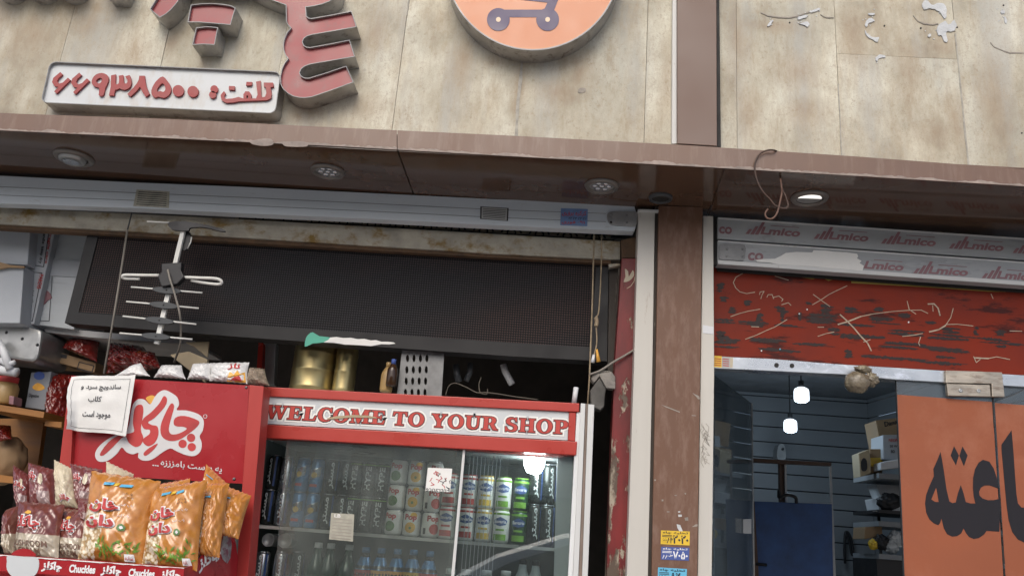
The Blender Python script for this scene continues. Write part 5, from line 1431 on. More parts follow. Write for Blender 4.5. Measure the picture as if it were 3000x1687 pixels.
# ---- bags
def film_shape(w, T, wr, seed, pinch=.06):
    """w: tl,tr,br,bl world corners. Returns S(u,v,side)."""
    def S(u, v, side=1, off=0.0):
        vv, uu = v, .5 + (u - .5) * (1 - pinch * math.sin(math.pi * v) * (1 if side else 1))
        a = w[3].lerp(w[2], uu); b_ = w[0].lerp(w[1], uu)
        p = a.lerp(b_, vv)
        pu = max(0, 1 - abs(2 * u - 1) ** 2.4); pv = max(0, 1 - abs(2 * v - 1) ** 3.2)
        h = T * pu ** .62 * pv ** .6
        q = Vector((u * 3.1 + seed * 7.3, v * 3.7 + seed * 1.7, side * 5.0 + seed))
        rdg = 1 - abs(noise.noise(q * 1.25)) * 2
        h += wr * T * (max(0, rdg) ** 3 * .3 - .15 + .22 * noise.noise(q * 2.2)) * min(1, pu * pv * 3)
        n3 = noise.noise(Vector((u * 13 + seed, v * 2.6, side * 3.0 + seed)))
        n4 = noise.noise(Vector(((u + v) * 5.5, (u - v) * 2.0 + seed, seed * 1.3 + side)))
        n5 = noise.noise(Vector(((u - .7 * v) * 6.5 + seed, (u + v) * 1.6, seed * 2.1 + side)))
        ends = max(0, 1 - min(v, 1 - v) * 3.2)
        h += T * wr * (.55 * (abs(n3) - .25) * ends + .75 * (.22 - abs(n4)) * min(1, pu * 2.5) + .6 * (.2 - abs(n5)) * min(1, pu * 2.5)) * min(1, pv * 4 + .1)
        crimp = math.sin(u * 40 + seed) * .03 * T * max(0, 1 - pv * 2.2) * (1 if .03 < u < .97 else 0)
        return p + Vector((0, (-h - off) if side == 1 else h * .8, crimp))
    return S

def bag(name, label, f, q, Y, T, mat, parent=None, lean=.06, wr=.26, seed=1, cat='snack bag', grp=None, nu=44, nv=50, seal=None, part=False):
    P = f(*q)
    w = [W(P[0], Y + lean), W(P[1], Y + lean), W(P[2], Y), W(P[3], Y)]
    S = film_shape(w, T, wr, seed)
    vs, fs, uvs = [], [], []
    for side in (1, 0):
        for j in range(nv + 1):
            for i in range(nu + 1):
                vs.append(S(i / nu, j / nv, side)); uvs.append((i / nu, j / nv))
    k = (nu + 1) * (nv + 1)
    I = lambda i, j, s: s * k + j * (nu + 1) + i
    for s in (0, 1):
        for j in range(nv):
            for i in range(nu):
                f4 = (I(i, j, s), I(i + 1, j, s), I(i + 1, j + 1, s), I(i, j + 1, s))
                fs.append(f4 if s == 0 else f4[::-1])
    me = bpy.data.meshes.new(name)
    me.from_pydata([tuple(v) for v in vs], [], fs)
    ul = me.uv_layers.new(name='UVMap')
    for lp in me.loops: ul.data[lp.index].uv = uvs[lp.vertex_index]
    for p in me.polygons: p.use_smooth = True
    base = Vector(((w[2].x + w[3].x) / 2, Y, min(w[2].z, w[3].z)))
    t_ = thing(name, label, cat, base, grp)
    put('film', me, mat, t_)
    return t_, S

def on_bag(t_, S, me, box_, mat, off=.003, name='print'):
    """Lay a flat 2D mesh onto the bag film: box_ = (u0,u1,v0,v1)."""
    b = bounds(me)
    for v in me.vertices:
        u = box_[0] + (box_[1] - box_[0]) * (v.co.x - b[0]) / (b[1] - b[0]); q = box_[2] + (box_[3] - box_[2]) * (v.co.y - b[2]) / (b[3] - b[2])
        v.co = S(u, q, 1, off)
    me.name = name
    return put(name, me, mat, t_)

def bag_text(t_, S, s, box_, mat, off=.003, bold=0.0, name='lettering'):
    me = text_mesh(s, 0, bold)
    bm = bmesh.new(); bm.from_mesh(me)
    bmesh.ops.triangulate(bm, faces=bm.faces)
    bmesh.ops.subdivide_edges(bm, edges=[e for e in bm.edges if e.calc_length() > .25], cuts=1, use_grid_fill=False)
    bm.to_mesh(me); bm.free()
    return on_bag(t_, S, me, box_, mat, off, name)

def bag_poly(t_, S, pts, mat, off=.003, name='print'):
    """polygon given straight in (u,v)"""
    me = bpy.data.meshes.new(name)
    c = (sum(p[0] for p in pts) / len(pts), sum(p[1] for p in pts) / len(pts))
    vs = [S(c[0], c[1], 1, off)] + [S(p[0], p[1], 1, off) for p in pts]
    me.from_pydata([tuple(v) for v in vs], [], [(0, i + 1, (i + 1) % len(pts) + 1) for i in range(len(pts))])
    return put(name, me, mat, t_)

def logo_text(t_, S, box_, seed=0):
    u0, u1, v0, v1 = box_
    bag_text(t_, S, persian('چاکلز'), (u0 - .02, u1 + .02, v0 - .02, v1 + .02), M['white_ink'], .003, .10, 'logo_outline')
    bag_text(t_, S, persian('چاکلز'), box_, M['ink_red'], .006, .035, 'logo')

# red crisp packets inside on the shelf
bag('crisp_packet', 'red and yellow crisp packet standing on the brown carton', g3, [(740, 330), (1070, 320), (1030, 580), (660, 430)], YI + .02, .05, M['red_bag'], seed=3)
bag('crisp_packet', 'big red crisp packet bundle leaning behind the display stand', g3, [(1180, 375), (1520, 420), (1720, 640), (1130, 700)], YI - .1, .09, M['red_bag'], seed=5, wr=.5)
bag('crisp_packet', 'red crisp packet with clear window beside the carton flaps', g3, [(1380, 450), (1640, 480), (1715, 640), (1430, 690)], YI - .18, .06, M['red_bag'], seed=6, wr=.5)
bag('crisp_packet', 'dark red crisp packet low beside the paper notice', g3, [(560, 700), (780, 720), (700, 1200), (480, 1180)], YI, .06, M['red_bag'], seed=8, wr=.4)
carton('carton_flap', 'open tan carton flap sticking up behind the snack bags', c4, [(1283, 1290), (1430, 1265), (1572, 1325), (1550, 1500)], YI - .25, .02, M['carton_pale'])
carton('carton_flap', 'small tan carton flap with stripe under the aerial', c4, [(1400, 1195), (1585, 1190), (1572, 1312), (1470, 1230)], YI - .2, .01, M['carton_pale'])
# wooden shelving far left
sw = thing('wooden_shelf', 'orange brown wooden shelving at the left edge holding jars and boxes', 'shelf', W(g1(200, 1000), .3))
YW = .28
prism('shelf_board', g3((-400, 965), (0, 1032), (472, 1108), (458, 1172), (0, 1098), (-400, 1040)), YW, YW + .4, M['wood'], sw)
prism('side_panel', g1((110, 130), (368, 135), (300, 640), (160, 560), (-20, 420), (-20, 130)), YW + .38, YW + .41, M['wood'], sw)
prism('shelf_board', g3((480, 1205), (655, 1215), (650, 1275), (470, 1255)), YW + .05, YW + .4, M['wood'], sw)
prism('shelf_board', g1((-400, 555), (0, 600), (130, 618), (125, 672), (0, 662), (-400, 615)), YW, YW + .38, M['wood'], sw)
carton('cereal_box', 'white box with orange burst print on the upper wooden shelf', g3, [(330, 690), (545, 680), (470, 1090), (265, 1060)], YW + .16, .1, M['carton_shaded'], cat='box', text_=[('Digestive', .1, .6, .6, .72, M['ink'])])
t_ = bpy.data.objects['cereal_box']
shape('burst_print', [smooth(g3((345, 840), (400, 800), (460, 830), (470, 865), (410, 882), (360, 870)), 2)], YW + .1586, YW + .1597, M['flame'], t_)
shape('dark_badge', [circ(g3(415, 725), 16, 18, 12)], YW + .1586, YW + .1597, M['ink_blue'], t_)
for k, (q, l_, m_) in enumerate((([(-150, 790), (40, 770), (85, 840), (80, 1030)], 'amber jar with rounded lid at the very edge of the upper wooden shelf', 'bottle_tan'), ([(150, 960), (185, 955), (180, 1040), (140, 1030)], 'small pink box beside the amber jar on the wooden shelf', 'ink_pink'))):
    if k == 0:
        p = W(g3(30, 1030), YW + .1); t_ = thing('jar', l_, 'jar', p)
        lathe('glass_body', [(.045, 0), (.048, .01), (.048, .075), (.036, .095)], p, M['bottle_tan'], t_)
        lathe('lid', [(.038, .095), (.038, .12), (.001, .125)], p, M['ink_red'], t_)
    else:
        carton('box', l_, g3, [(95, 935), (150, 945), (140, 1035), (90, 1025)], YW + .04, .06, M['ink_pink'], cat='box')
o_ = lump('round_loaf', W(g1(20, 480), YW + .2), .11, (.9, .8, 1.0), M['carton'], None, 4, .08); tag(o_, 'round brown bundle on the lower wooden shelf at the left edge', 'bundle')
bag('crisp_packet', 'small red packet on the lower wooden shelf at the left edge', g1, [(-30, 180), (90, 190), (95, 300), (-20, 330)], YW + .1, .03, M['red_bag'], seed=11)
# red post and grey panel behind the tins
o_ = prism('red_post', c5((148, 1200), (182, 1200), (172, 1500), (128, 1500)), .62, .68, M['fridge_red']); tag(o_, 'thin red upright post in the shadow behind the gold tins', 'post')
o_ = prism('grey_panel', c5((184, 1200), (280, 1205), (265, 1520), (160, 1510)), .66, .70, M['grey_paint']); tag(o_, 'plain grey upright panel beside the thin red post', 'panel')

# ================================================================ FRIDGE
YFr = .02
HT = [e3(0, 116), e3(185, 125), e4(1188, 240)]
H2 = [e3(0, 180), e3(180, 190), e4(1185, 302)]
H3 = [e3(0, 375), e3(160, 386), e4(1172, 507)]
H4 = [e3(0, 470), e3(150, 480), e4(1166, 603)]
xfl = 742
fg = thing('drinks_fridge', 'tall glass fronted drinks fridge with red and white lettered header', 'fridge', (W((1220, 1687), .3).x, .3, 0))
prism('header_rail', seg(HT, xfl, HT[-1][0]) + seg(H2, xfl, H2[-1][0])[::-1], YFr - .012, YFr + .06, M['fridge_red'], fg, bev=.003)
prism('header_rail', seg(H3, xfl, H3[-1][0]) + seg(H4, xfl, H4[-1][0])[::-1], YFr - .012, YFr + .06, M['fridge_red'], fg, bev=.003)
prism('header_stile', e4((1115, 302.5), (1164, 304), (1157, 506), (1106, 500)), YFr - .006, YFr + .05, M['fridge_red'], fg, bev=.002)
SG = [(xfl, yat(H2, xfl) + 1.5), e4(1113, 303), e4(1104, 499), (xfl, yat(H3, xfl) - 1.5)]
prism('sign_face', SG, YFr, YFr + .03, M['fridge_sign'], fg)

G = {
 'E': [[(0, 0), (.86, 0), (.92, .32), (.82, .32), (.72, .11), (.42, .11), (.42, .45), (.58, .45), (.6, .34), (.69, .34), (.69, .67), (.6, .67), (.58, .56), (.42, .56), (.42, .89), (.70, .89), (.78, .70), (.88, .70), (.84, 1), (0, 1), (0, .91), (.13, .89), (.13, .11), (0, .09)]],
 'L': [[(0, 0), (.82, 0), (.90, .38), (.79, .38), (.68, .11), (.42, .11), (.42, .89), (.56, .91), (.56, 1), (0, 1), (0, .91), (.13, .89), (.13, .11), (0, .09)]],
 'T': [[(.2, 0), (.76, 0), (.76, .09), (.62, .11), (.62, .89), (.76, .89), (.86, .68), (.96, .68), (.93, 1), (.03, 1), (0, .68), (.1, .68), (.2, .89), (.34, .89), (.34, .11), (.2, .09)]],
 'H': [[(0, 0), (.46, 0), (.46, .09), (.38, .11), (.38, .45), (.66, .45), (.66, .11), (.58, .09), (.58, 0), (1.04, 0), (1.04, .09), (.93, .11), (.93, .89), (1.04, .91), (1.04, 1), (.58, 1), (.58, .91), (.66, .89), (.66, .56), (.38, .56), (.38, .89), (.46, .91), (.46, 1), (0, 1), (0, .91), (.11, .89), (.11, .11), (0, .09)]],
 'Y': [[(.24, 0), (.78, 0), (.78, .09), (.65, .11), (.65, .42), (.92, .89), (1.02, .91), (1.02, 1), (.64, 1), (.64, .91), (.74, .89), (.58, .58), (.42, .89), (.52, .91), (.52, 1), (0, 1), (0, .91), (.09, .89), (.37, .40), (.37, .11), (.24, .09)]],
 'U': [[(.0, 1), (0, .91), (.11, .89), (.11, .34), (.16, .14), (.30, .02), (.52, -.02), (.74, .02), (.88, .15), (.92, .34), (.92, .89), (1.02, .91), (1.02, 1), (.64, 1), (.64, .91), (.77, .89), (.77, .36), (.71, .18), (.57, .12), (.44, .18), (.39, .34), (.39, .89), (.50, .91), (.50, 1)]],
 'P': [[(0, 0), (.56, 0), (.56, .09), (.42, .11), (.42, .40), (.62, .40), (.80, .46), (.90, .58), (.92, .72), (.88, .86), (.76, .96), (.58, 1), (0, 1), (0, .91), (.13, .89), (.13, .11), (0, .09)], [(.42, .51), (.42, .89), (.54, .89), (.61, .82), (.63, .70), (.61, .58), (.54, .51)]],
 'R': [[(0, 0), (.54, 0), (.54, .09), (.42, .11), (.42, .42), (.52, .42), (.74, .02), (1.06, 0), (1.06, .09), (.97, .12), (.78, .46), (.88, .56), (.92, .72), (.88, .87), (.76, .96), (.58, 1), (0, 1), (0, .91), (.13, .89), (.13, .11), (0, .09)], [(.42, .53), (.42, .89), (.54, .89), (.61, .83), (.63, .71), (.61, .60), (.54, .53)]],
 'M': [[(0, 0), (.36, 0), (.36, .09), (.26, .11), (.26, .74), (.50, .0), (.64, .0), (.90, .74), (.90, .11), (.80, .09), (.80, 0), (1.30, 0), (1.30, .09), (1.18, .11), (1.18, .89), (1.30, .91), (1.30, 1), (.90, 1), (.66, .36), (.44, 1), (0, 1), (0, .91), (.12, .89), (.12, .11), (0, .09)]],
 'W': [[(0, 1), (0, .91), (.09, .89), (.36, .0), (.52, .0), (.72, .60), (.90, .0), (1.06, .0), (1.32, .89), (1.42, .91), (1.42, 1), (1.08, 1), (1.08, .91), (1.18, .89), (1.04, .34), (.86, .89), (.96, .91), (.96, 1), (.46, 1), (.46, .91), (.57, .89), (.62, .72), (.49, .32), (.36, .89), (.46, .91), (.46, .999)]],
 'O': [[(.52 + .52 * math.cos(q), .5 + .53 * math.sin(q)) for q in [2 * math.pi * i / 28 for i in range(28)]], [(.52 + .24 * math.cos(q), .5 + .42 * math.sin(q)) for q in [2 * math.pi * i / 24 for i in range(24)]]],
 'C': [[(.92, .66), (.90, 1.02), (.82, 1.02), (.78, .95), (.64, 1.02), (.46, 1.03), (.26, .98), (.10, .82), (.02, .64), (0, .46), (.06, .24), (.2, .06), (.4, -.03), (.62, -.01), (.80, .07), (.92, .24), (.94, .36), (.86, .36), (.76, .18), (.62, .10), (.48, .12), (.36, .24), (.30, .46), (.33, .72), (.44, .90), (.60, .91), (.72, .83), (.82, .66)]],
 'S': [[(.02, .34), (.04, -.02), (.13, -.02), (.18, .05), (.32, -.02), (.50, -.03), (.70, .03), (.82, .17), (.82, .36), (.72, .50), (.55, .58), (.38, .65), (.32, .74), (.36, .86), (.48, .91), (.60, .86), (.68, .70), (.77, .70), (.75, 1.02), (.66, 1.02), (.62, .96), (.48, 1.03), (.30, 1.02), (.13, .93), (.05, .77), (.08, .60), (.22, .48), (.42, .40), (.55, .32), (.57, .20), (.48, .10), (.36, .09), (.22, .16), (.12, .34)]],
}
ADV = {'E': 1.0, 'L': .96, 'T': 1.02, 'H': 1.1, 'Y': 1.06, 'U': 1.08, 'P': .98, 'R': 1.1, 'M': 1.36, 'W': 1.44, 'O': 1.1, 'C': 1.0, 'S': .9, ' ': .38}
def serif_line(s, bl, br, hpx, Y, parent):
    tot = sum(ADV[c] for c in s)
    A, B = W(bl, Y), W(br, Y)
    C_ = W((bl[0] + .1, bl[1] - hpx), Y)
    ux = (B - A) / tot
    x = 0
    for ci, c in enumerate(s):
        dy = (ci % 2) * .0004; Y_ = Y - dy
        if c != ' ':
            loops = [[(A.x + ux.x * (x + px) + (C_ - A).x * py * 0, A.z + ux.z * (x + px) + (C_ - A).z * py) for px, py in lp] for lp in G[c]]
            for nm, off, y0, y1, m_ in (('letter_halo', .0085, Y_ - .0012, Y_ - .0002, M['halo']), ('letter_outline', .0022, Y_ - .0026, Y_ - .0018, M['outline']), ('letter', -.0006, Y_ - .0038, Y_ - .0030, M['letter_red'])):
                L2 = []
                for i, lp in enumerate(loops):
                    d = -off if i == 0 else off
                    L2.append(inset([tuple(p) for p in lp], d) if i == 0 or off < .009 else None)
                L2 = [l_ for l_ in L2 if l_]
                me = curve_mesh(L2, abs(y1 - y0) / 2)
                me.name = nm
                for v in me.vertices:
                    a, b_, z_ = v.co
                    v.co = (a, (y0 + y1) / 2 - z_, b_)
                put(nm, me, m_, parent)
        x += ADV[c]
serif_line('WELCOME TO YOUR SHOP', e3(182, 346), e4(1112, 459), 40, YFr, fg)
prism('tape_scrap', e3((615, 345), (680, 330), (800, 322), (905, 326), (960, 338), (965, 345), (900, 342), (780, 340), (680, 350), (620, 352)), YFr - .006, YFr - .0045, M['carton_pale'], fg)

# body
zf_top = W((1200, yat(HT, 1200)), YFr).z
xr_f = W(e4(1195, 400), YFr).x
xl_f = W((xfl, 1300), YFr).x
box('roof', (xl_f, YFr + .062, zf_top - .05), (xr_f, .62, zf_top - .02), M['fridge_white'], fg)
box('back_liner', (xl_f, .60, .05), (xr_f, .62, zf_top - .05), M['fridge_in'], fg)
box('side_wall', (xl_f - .03, YFr + .02, 0), (xl_f, .62, zf_top - .02), M['fridge_in'], fg)
box('floor_pan', (xl_f, YFr + .02, 0), (xr_f, .60, .25), M['fridge_white'], fg)
# bright right-hand post (aluminium profile)
def post(q, Yf, Yb, mat, nm):
    plate(nm, down(e4(*q), Yf), Yf, Yb, mat, fg, bev=.0015)
post([(1168, 302), (1196, 304), (1140, 1449), (1108, 1449)], YFr - .004, YFr + .05, M['fridge_white'], 'post_profile')
post([(1197, 240), (1230, 243), (1180, 1449), (1141, 1449)], YFr - .010, YFr + .05, M['white_metal'], 'post_profile')
post([(1231, 243), (1248, 246), (1205, 1449), (1181, 1449)], YFr - .004, YFr + .05, M['fridge_edge'], 'post_profile')
post([(1249, 246), (1292, 250), (1246, 1449), (1206, 1449)], YFr - .014, YFr + .30, M['white_metal'], 'post_profile')
# liner return seen through the right pane
w_ = W(e4(1155, 800), YFr)
box('side_liner', (w_.x - .004, YFr + .055, 0), (w_.x + .03, .60, zf_top - .055), M['fridge_white'], fg)
box('ceiling_liner', (xl_f, YFr + .07, W(e4(700, 590), YFr).z + .0), (w_.x - .005, .60, W(e4(700, 590), YFr).z + .012), M['fridge_white'], fg)
plate('inner_frame', down(e4((1032, 616), (1157, 606), (1108, 1449), (1008, 1449)), YFr + .046), YFr + .046, YFr + .06, M['fridge_white'], fg, .002)
# sliding panes
YP1, YP2 = YFr + .012, YFr + .034
dl = [(e3(335, 492)), e4(384, 572), e4(300, 1449), e3(415, 1449)]
plate('glass_door', down([e3(335, 488), e4(372, 566), e4(290, 1449), e3(250, 1449)], YP1), YP1, YP1 + .006, M['fridge_glass'], fg)
plate('door_edge', down([e4(373, 566), e4(390, 567), e4(312, 1449), e4(291, 1449)], YP1), YP1 - .004, YP1 + .009, M['white_metal'], fg)
plate('glass_door', down([e4(330, 562), e4(1160, 604), e4(1108, 1449), e4(260, 1449)], YP2), YP2, YP2 + .006, M['fridge_glass_right'], fg)
for k in range(9):
    u = 420 + k * 27
    plate('pane_rib', down([e4(u, 605), e4(u + 4, 605), e4(u - 62, 1449), e4(u - 66, 1449)], YP2), YP2 + .012, YP2 + .015, M['clear_plastic'], fg)  # thin pale ribs standing behind the right pane
# stickers on the panes
nt_ = e3((645, 1005), (806, 1016), (797, 1206), (630, 1190))
prism('printed_notice', nt_, YP1 - .0012, YP1 - .0003, M['sticker_tan'], fg)
strokes('print_line', [[lerp(lerp(nt_[0], nt_[3], v), lerp(nt_[1], nt_[2], v), u) for u in (.1, .9)] for v in (.22, .34, .46, .58, .70, .82, .93)], YP1 - .002, .0030, M['plaster_grey'], fg)
quadtext('lettering', 'LB', nt_, .15, .42, .03, .16, YP1 - .0014, M['white_ink'], fg, .02)
wn = e4((128, 690), (298, 697), (283, 862), (110, 850))
prism('white_notice', wn, YP1 - .0012, YP1 - .0003, M['paper'], fg)
scb = []
for k in range(9):
    u, v = random.uniform(.15, .8), random.uniform(.1, .75)
    scb.append([lerp(lerp(wn[0], wn[3], v + i * .05), lerp(wn[1], wn[2], v + i * .05), u + random.uniform(-.08, .08)) for i in range(4)])
strokes('handwriting', scb, YP1 - .002, .0026, M['ink_red'], fg)
strokes('handwriting', [[(p[0] + 12, p[1] + 6) for p in s_] for s_ in scb[:5]], YP1 - .0022, .0026, M['ink'], fg)
text('mirrored_lettering', 'Entrance', e4(278, 866), e4(112, 855), e4(280, 832), YP1 - .0014, M['ink'], fg, .0)
# lamp at the top right, lit
lp_ = W(e4(872, 655), .13)
lt = thing('fridge_lamp', 'bright lit lamp in the upper corner of the drinks fridge', 'lamp', lp_)
M['tube_light'] = emit('fridge_tube', (.90, .97, 1.0), 30.0)
lathe('glowing_bulb', [(.001, -.045), (.027, -.038), (.040, -.01), (.040, .014), (.028, .034), (.018, .038)], lp_, M['tube_light'], lt, 18)
lathe('socket', [(.018, .038), (.018, .055)], lp_, M['white_plastic'], lt, 14)
ld = bpy.data.lights.new('fridge_light', 'POINT'); ld.energy = 26; ld.shadow_soft_size = .04; ld.color = (.88, .96, 1.0)
lo = bpy.data.objects.new('fridge_light', ld); COL.objects.link(lo); lo.parent = lt; lo.location = (0, 0, 0)
# shelves
YC = .22
def zsh(p): return W(p, YC).z
Z1 = zsh(e4(500, 1206)); Z2 = Z1 - .33; ZM = Z1 - .085
for z_, nm in ((Z1 - .006, 'wire_shelf'), (Z2, 'wire_shelf')):
    s_ = box(nm, (xl_f + .005, YC - .10, z_ - .008), (w_.x - .01, YC - .095, z_ + .004), M['wire'], fg)
    for k in range(26):
        x = xl_f + .02 + k * (w_.x - xl_f - .05) / 25
        box('shelf_wire', (x, YC - .094, z_), (x + .004, .595, z_ + .003), M['wire'], s_)

# ---- cans
def can_proto(name, r, h, body, lid, deco):
    t_ = bpy.data.objects.new(name, None); COL.objects.link(t_); WORLD[t_.name] = Vector((0, 0, 0))
    lathe('can_body', [(r * .80, 0), (r * .98, .006), (r, .012), (r, h - .014), (r * .86, h - .004)], (0, 0, 0), body, t_, 24)
    lathe('can_rim', [(r * .86, h - .004), (r * .88, h), (r * .78, h), (r * .76, h - .004)], (0, 0, 0), lid, t_, 24)
    deco(t_, r, h)
    return t_
def wrap(t_, r, me, x0, x1, z0_, z1_, mat, off=.0006, ang=0.0, name='lettering', vert=False):
    bm = bmesh.new(); bm.from_mesh(me)
    bmesh.ops.triangulate(bm, faces=bm.faces)
    ex = max(v.co.x for v in bm.verts) - min(v.co.x for v in bm.verts)
    for _ in range(2):
        es = [e for e in bm.edges if abs(e.verts[0].co.x - e.verts[1].co.x) > ex * .16]
        if es: bmesh.ops.subdivide_edges(bm, edges=es, cuts=1); bmesh.ops.triangulate(bm, faces=bm.faces)
    bm.to_mesh(me); bm.free()
    b = bounds(me)
    for v in me.vertices:
        a = (v.co.x - b[0]) / (b[1] - b[0]); c_ = (v.co.y - b[2]) / (b[3] - b[2])
        if vert: a, c_ = 1 - c_, a
        q = (x0 + (x1 - x0) * a) / r + ang
        v.co = ((r + off) * math.sin(q), -(r + off) * math.cos(q), z0_ + (z1_ - z0_) * c_)
    me.name = name
    o = bpy.data.objects.new(name, me); me.materials.append(mat); COL.objects.link(o); o.parent = t_
    return o
def flat_poly(pts, n=1):
    me = bpy.data.meshes.new('p')
    c = (sum(p[0] for p in pts) / len(pts), sum(p[1] for p in pts) / len(pts))
    me.from_pydata([(c[0], c[1], 0)] + [(p[0], p[1], 0) for p in pts], [], [(0, i + 1, (i + 1) % len(pts) + 1) for i in range(len(pts))])
    return me
def rect_mesh(n=8):
    me = bpy.data.meshes.new('p')
    me.from_pydata([(i / n, j, 0) for j in (0, 1) for i in range(n + 1)], [], [(i, i + 1, n + 2 + i, n + 1 + i) for i in range(n)])
    return me
RP = .0335
def deco_pop(kind):
    def f(t_, r, h):
        a = {'herb': -.15, 'orange': .1, 'red': .45}[kind]
        m_ = {'herb': M['herb'], 'orange': M['slice'], 'red': M['can_red']}[kind]
        wrap(t_, r, text_mesh('Pop', 0, .05), -.025, .024, h * .56, h * .86, M['ink_red'], ang=a)
        wrap(t_, r, flat_poly(circ((0, 0), 1, 16)), -.021, .021, h * .12, h * .54, m_, ang=a + (.0 if kind != 'red' else .2), name='fruit_print')
        if kind == 'orange':
            wrap(t_, r, flat_poly(circ((0, 0), 1, 12)), -.011, .017, h * .70, h * .93, m_, .0003, a + .25, 'fruit_print')
            wrap(t_, r, flat_poly(circ((0, 0), 1, 12)), -.005, .005, h * .25, h * .37, M['herb'], .0012, a, 'centre_print')
        if kind == 'red':
            wrap(t_, r, rect_mesh(), -.020, -.008, h * .12, h * .36, M['ink'], .0006, a - .6, 'barcode')
    return f
def deco_bav(col, dark=False):
    def f(t_, r, h):
        wrap(t_, r, flat_poly([(-1, .3), (-.6, .62), (0, 1), (.6, .62), (1, .3), (.8, -.5), (0, -.8), (-.8, -.5)]), -.030, .030, h * .50, h * .78, M['label_blue'], .0006, 0, 'oval_label')
        wrap(t_, r, text_mesh('Bavaria', 0, .02), -.024, .024, h * .59, h * .69, M['white_ink'], .0013, 0)
        wrap(t_, r, rect_mesh(), -.026, .026, h * .08, h * .26, col, .0006, 0, 'flavour_band')
        wrap(t_, r, rect_mesh(16), -.08, .08, h * .84, h * .90, col, .0004, 0, 'neck_band')
        wrap(t_, r, rect_mesh(), -.018, .018, h * .36, h * .42, col, .0006, 0, 'small_print')
    return f
def deco_hype(t_, r, h):
    wrap(t_, r, text_mesh('HYPE', 0, .03), -.010, .012, h * .18, h * .86, M['cap_white'], .0006, .1, vert=True)
    wrap(t_, r, rect_mesh(14), -.075, .075, h * .90, h * .925, M['can_green'], .0006, 0, 'green_ring')
def deco_tall(t_, r, h):
    wrap(t_, r, text_mesh(persian('مستر'), 0, .02), -.010, .012, h * .15, h * .9, M['cap_white'], .0006, -.1, vert=True)
    wrap(t_, r, rect_mesh(), .016, .024, h * .1, h * .95, M['label_blue'], .0006, 0, 'stripe')
def deco_blue(t_, r, h):
    wrap(t_, r, flat_poly([(-1, -1), (1, -.2), (1, 1), (-1, .4)]), -.026, .026, h * .30, h * .75, M['can_silver'], .0006, 0, 'silver_flash')
    wrap(t_, r, flat_poly(circ((0, 0), 1, 14)), -.012, .012, h * .42, h * .58, M['can_yellow'], .0012, 0, 'round_print')
    wrap(t_, r, rect_mesh(), -.016, .016, h * .16, h * .24, M['can_red'], .0006, 0, 'small_print')
protos = {}
def can(kind):
    if kind not in protos:
        sl, S2 = .0265, .134
        protos[kind] = {'pop_herb': lambda: can_proto('drink_can', RP, .095, M['can_white'], M['can_silver'], deco_pop('herb')), 'pop_orange': lambda: can_proto('drink_can', RP, .095, M['can_white'], M['can_silver'], deco_pop('orange')),
            'pop_red': lambda: can_proto('drink_can', RP, .095, M['can_white'], M['can_silver'], deco_pop('red')),
            'bav_red': lambda: can_proto('drink_can', .032, .124, M['can_white'], M['can_red'], deco_bav(M['can_red'])), 'bav_yellow': lambda: can_proto('drink_can', .032, .124, M['can_white'], M['can_yellow'], deco_bav(M['can_yellow'])),
            'bav_green': lambda: can_proto('drink_can', .032, .124, M['can_white'], M['can_green'], deco_bav(M['can_green'])), 'bav_dark': lambda: can_proto('drink_can', .032, .124, M['can_dgreen'], M['can_green'], deco_bav(M['can_green'])),
            'hype': lambda: can_proto('drink_can', sl, S2, M['can_black'], M['can_silver'], deco_hype), 'tall': lambda: can_proto('drink_can', .030, .155, M['can_black'], M['can_silver'], deco_tall),
            'blue': lambda: can_proto('drink_can', sl, S2, M['can_blue'], M['can_silver'], deco_blue), 'silver': lambda: can_proto('drink_can', .027, .134, M['can_silver'], M['can_silver'], deco_tall), 'black': lambda: can_proto('drink_can', .027, .134, M['can_black'], M['can_silver'], deco_tall)}[kind]()
        return protos[kind], True
    return copy_tree(protos[kind]), False
HGT = {'p': .097, 'b': .127, 'h': .137, 't': .158, 's': .137}
def stack(kind, px, n, what, where, rot=0.0, Y=YC, zb=None):
    p = W(px, Y); z_ = Z1 if zb is None else zb
    h = {'pop': .0955, 'bav': .1245, 'hyp': .1345, 'tal': .1555, 'blu': .1345, 'sil': .1345, 'bla': .1345}[kind[:3]]
    words = {1: ['single'], 2: ['bottom', 'top'], 3: ['bottom', 'middle', 'top']}[n]
    for i in range(n):
        o, first = can(kind)
        o.location = (p.x + random.uniform(-.001, .001), Y + random.uniform(-.004, .004), z_ + i * h)
        o.rotation_euler = (0, 0, rot + math.atan2(-p.x, 3.3) * -.6 + random.uniform(-.12, .12))
        tag(o, f'{what}, {words[i]} of the stack {where}' if n > 1 else f'{what} {where}', 'drink can', 'drink cans in the fridge')
stack('pop_herb', e3(1072, 1172), 3, 'white can with green leaf print', 'beside the black cans')
stack('pop_orange', e3(1197, 1182), 3, 'white can with orange slice print', 'in the fridge middle')
stack('pop_red', e3(1325, 1190), 3, 'white can with red fruit and barcode', 'behind the white notice')
stack('bav_red', e4(248, 1196), 2, 'red banded can', 'between white notice and door edge')
stack('bav_red', e4(388, 1202), 2, 'red banded can', 'between door edge and yellow banded cans')
stack('bav_yellow', e4(506, 1205), 2, 'yellow banded can', 'between red and green banded cans')
stack('bav_green', e4(632, 1208), 2, 'pale green banded can', 'beside the yellow banded cans')
stack('bav_dark', e4(756, 1212), 2, 'dark green can with blue oval label', 'beside the tall black cans')
stack('tall', e4(858, 1224), 2, 'tall black can', 'under the lit lamp', .2)
stack('tall', e4(948, 1230), 2, 'tall black can', 'against the white side wall', .5)
stack('hype', e3(955, 1176), 2, 'slim black can with green ring', 'touching the white cans')
stack('hype', e3(862, 1174), 2, 'slim black can with green ring', 'second from the white cans')
stack('hype', e3(768, 1172), 2, 'slim black can with green ring', 'behind the printed notice', -.2)
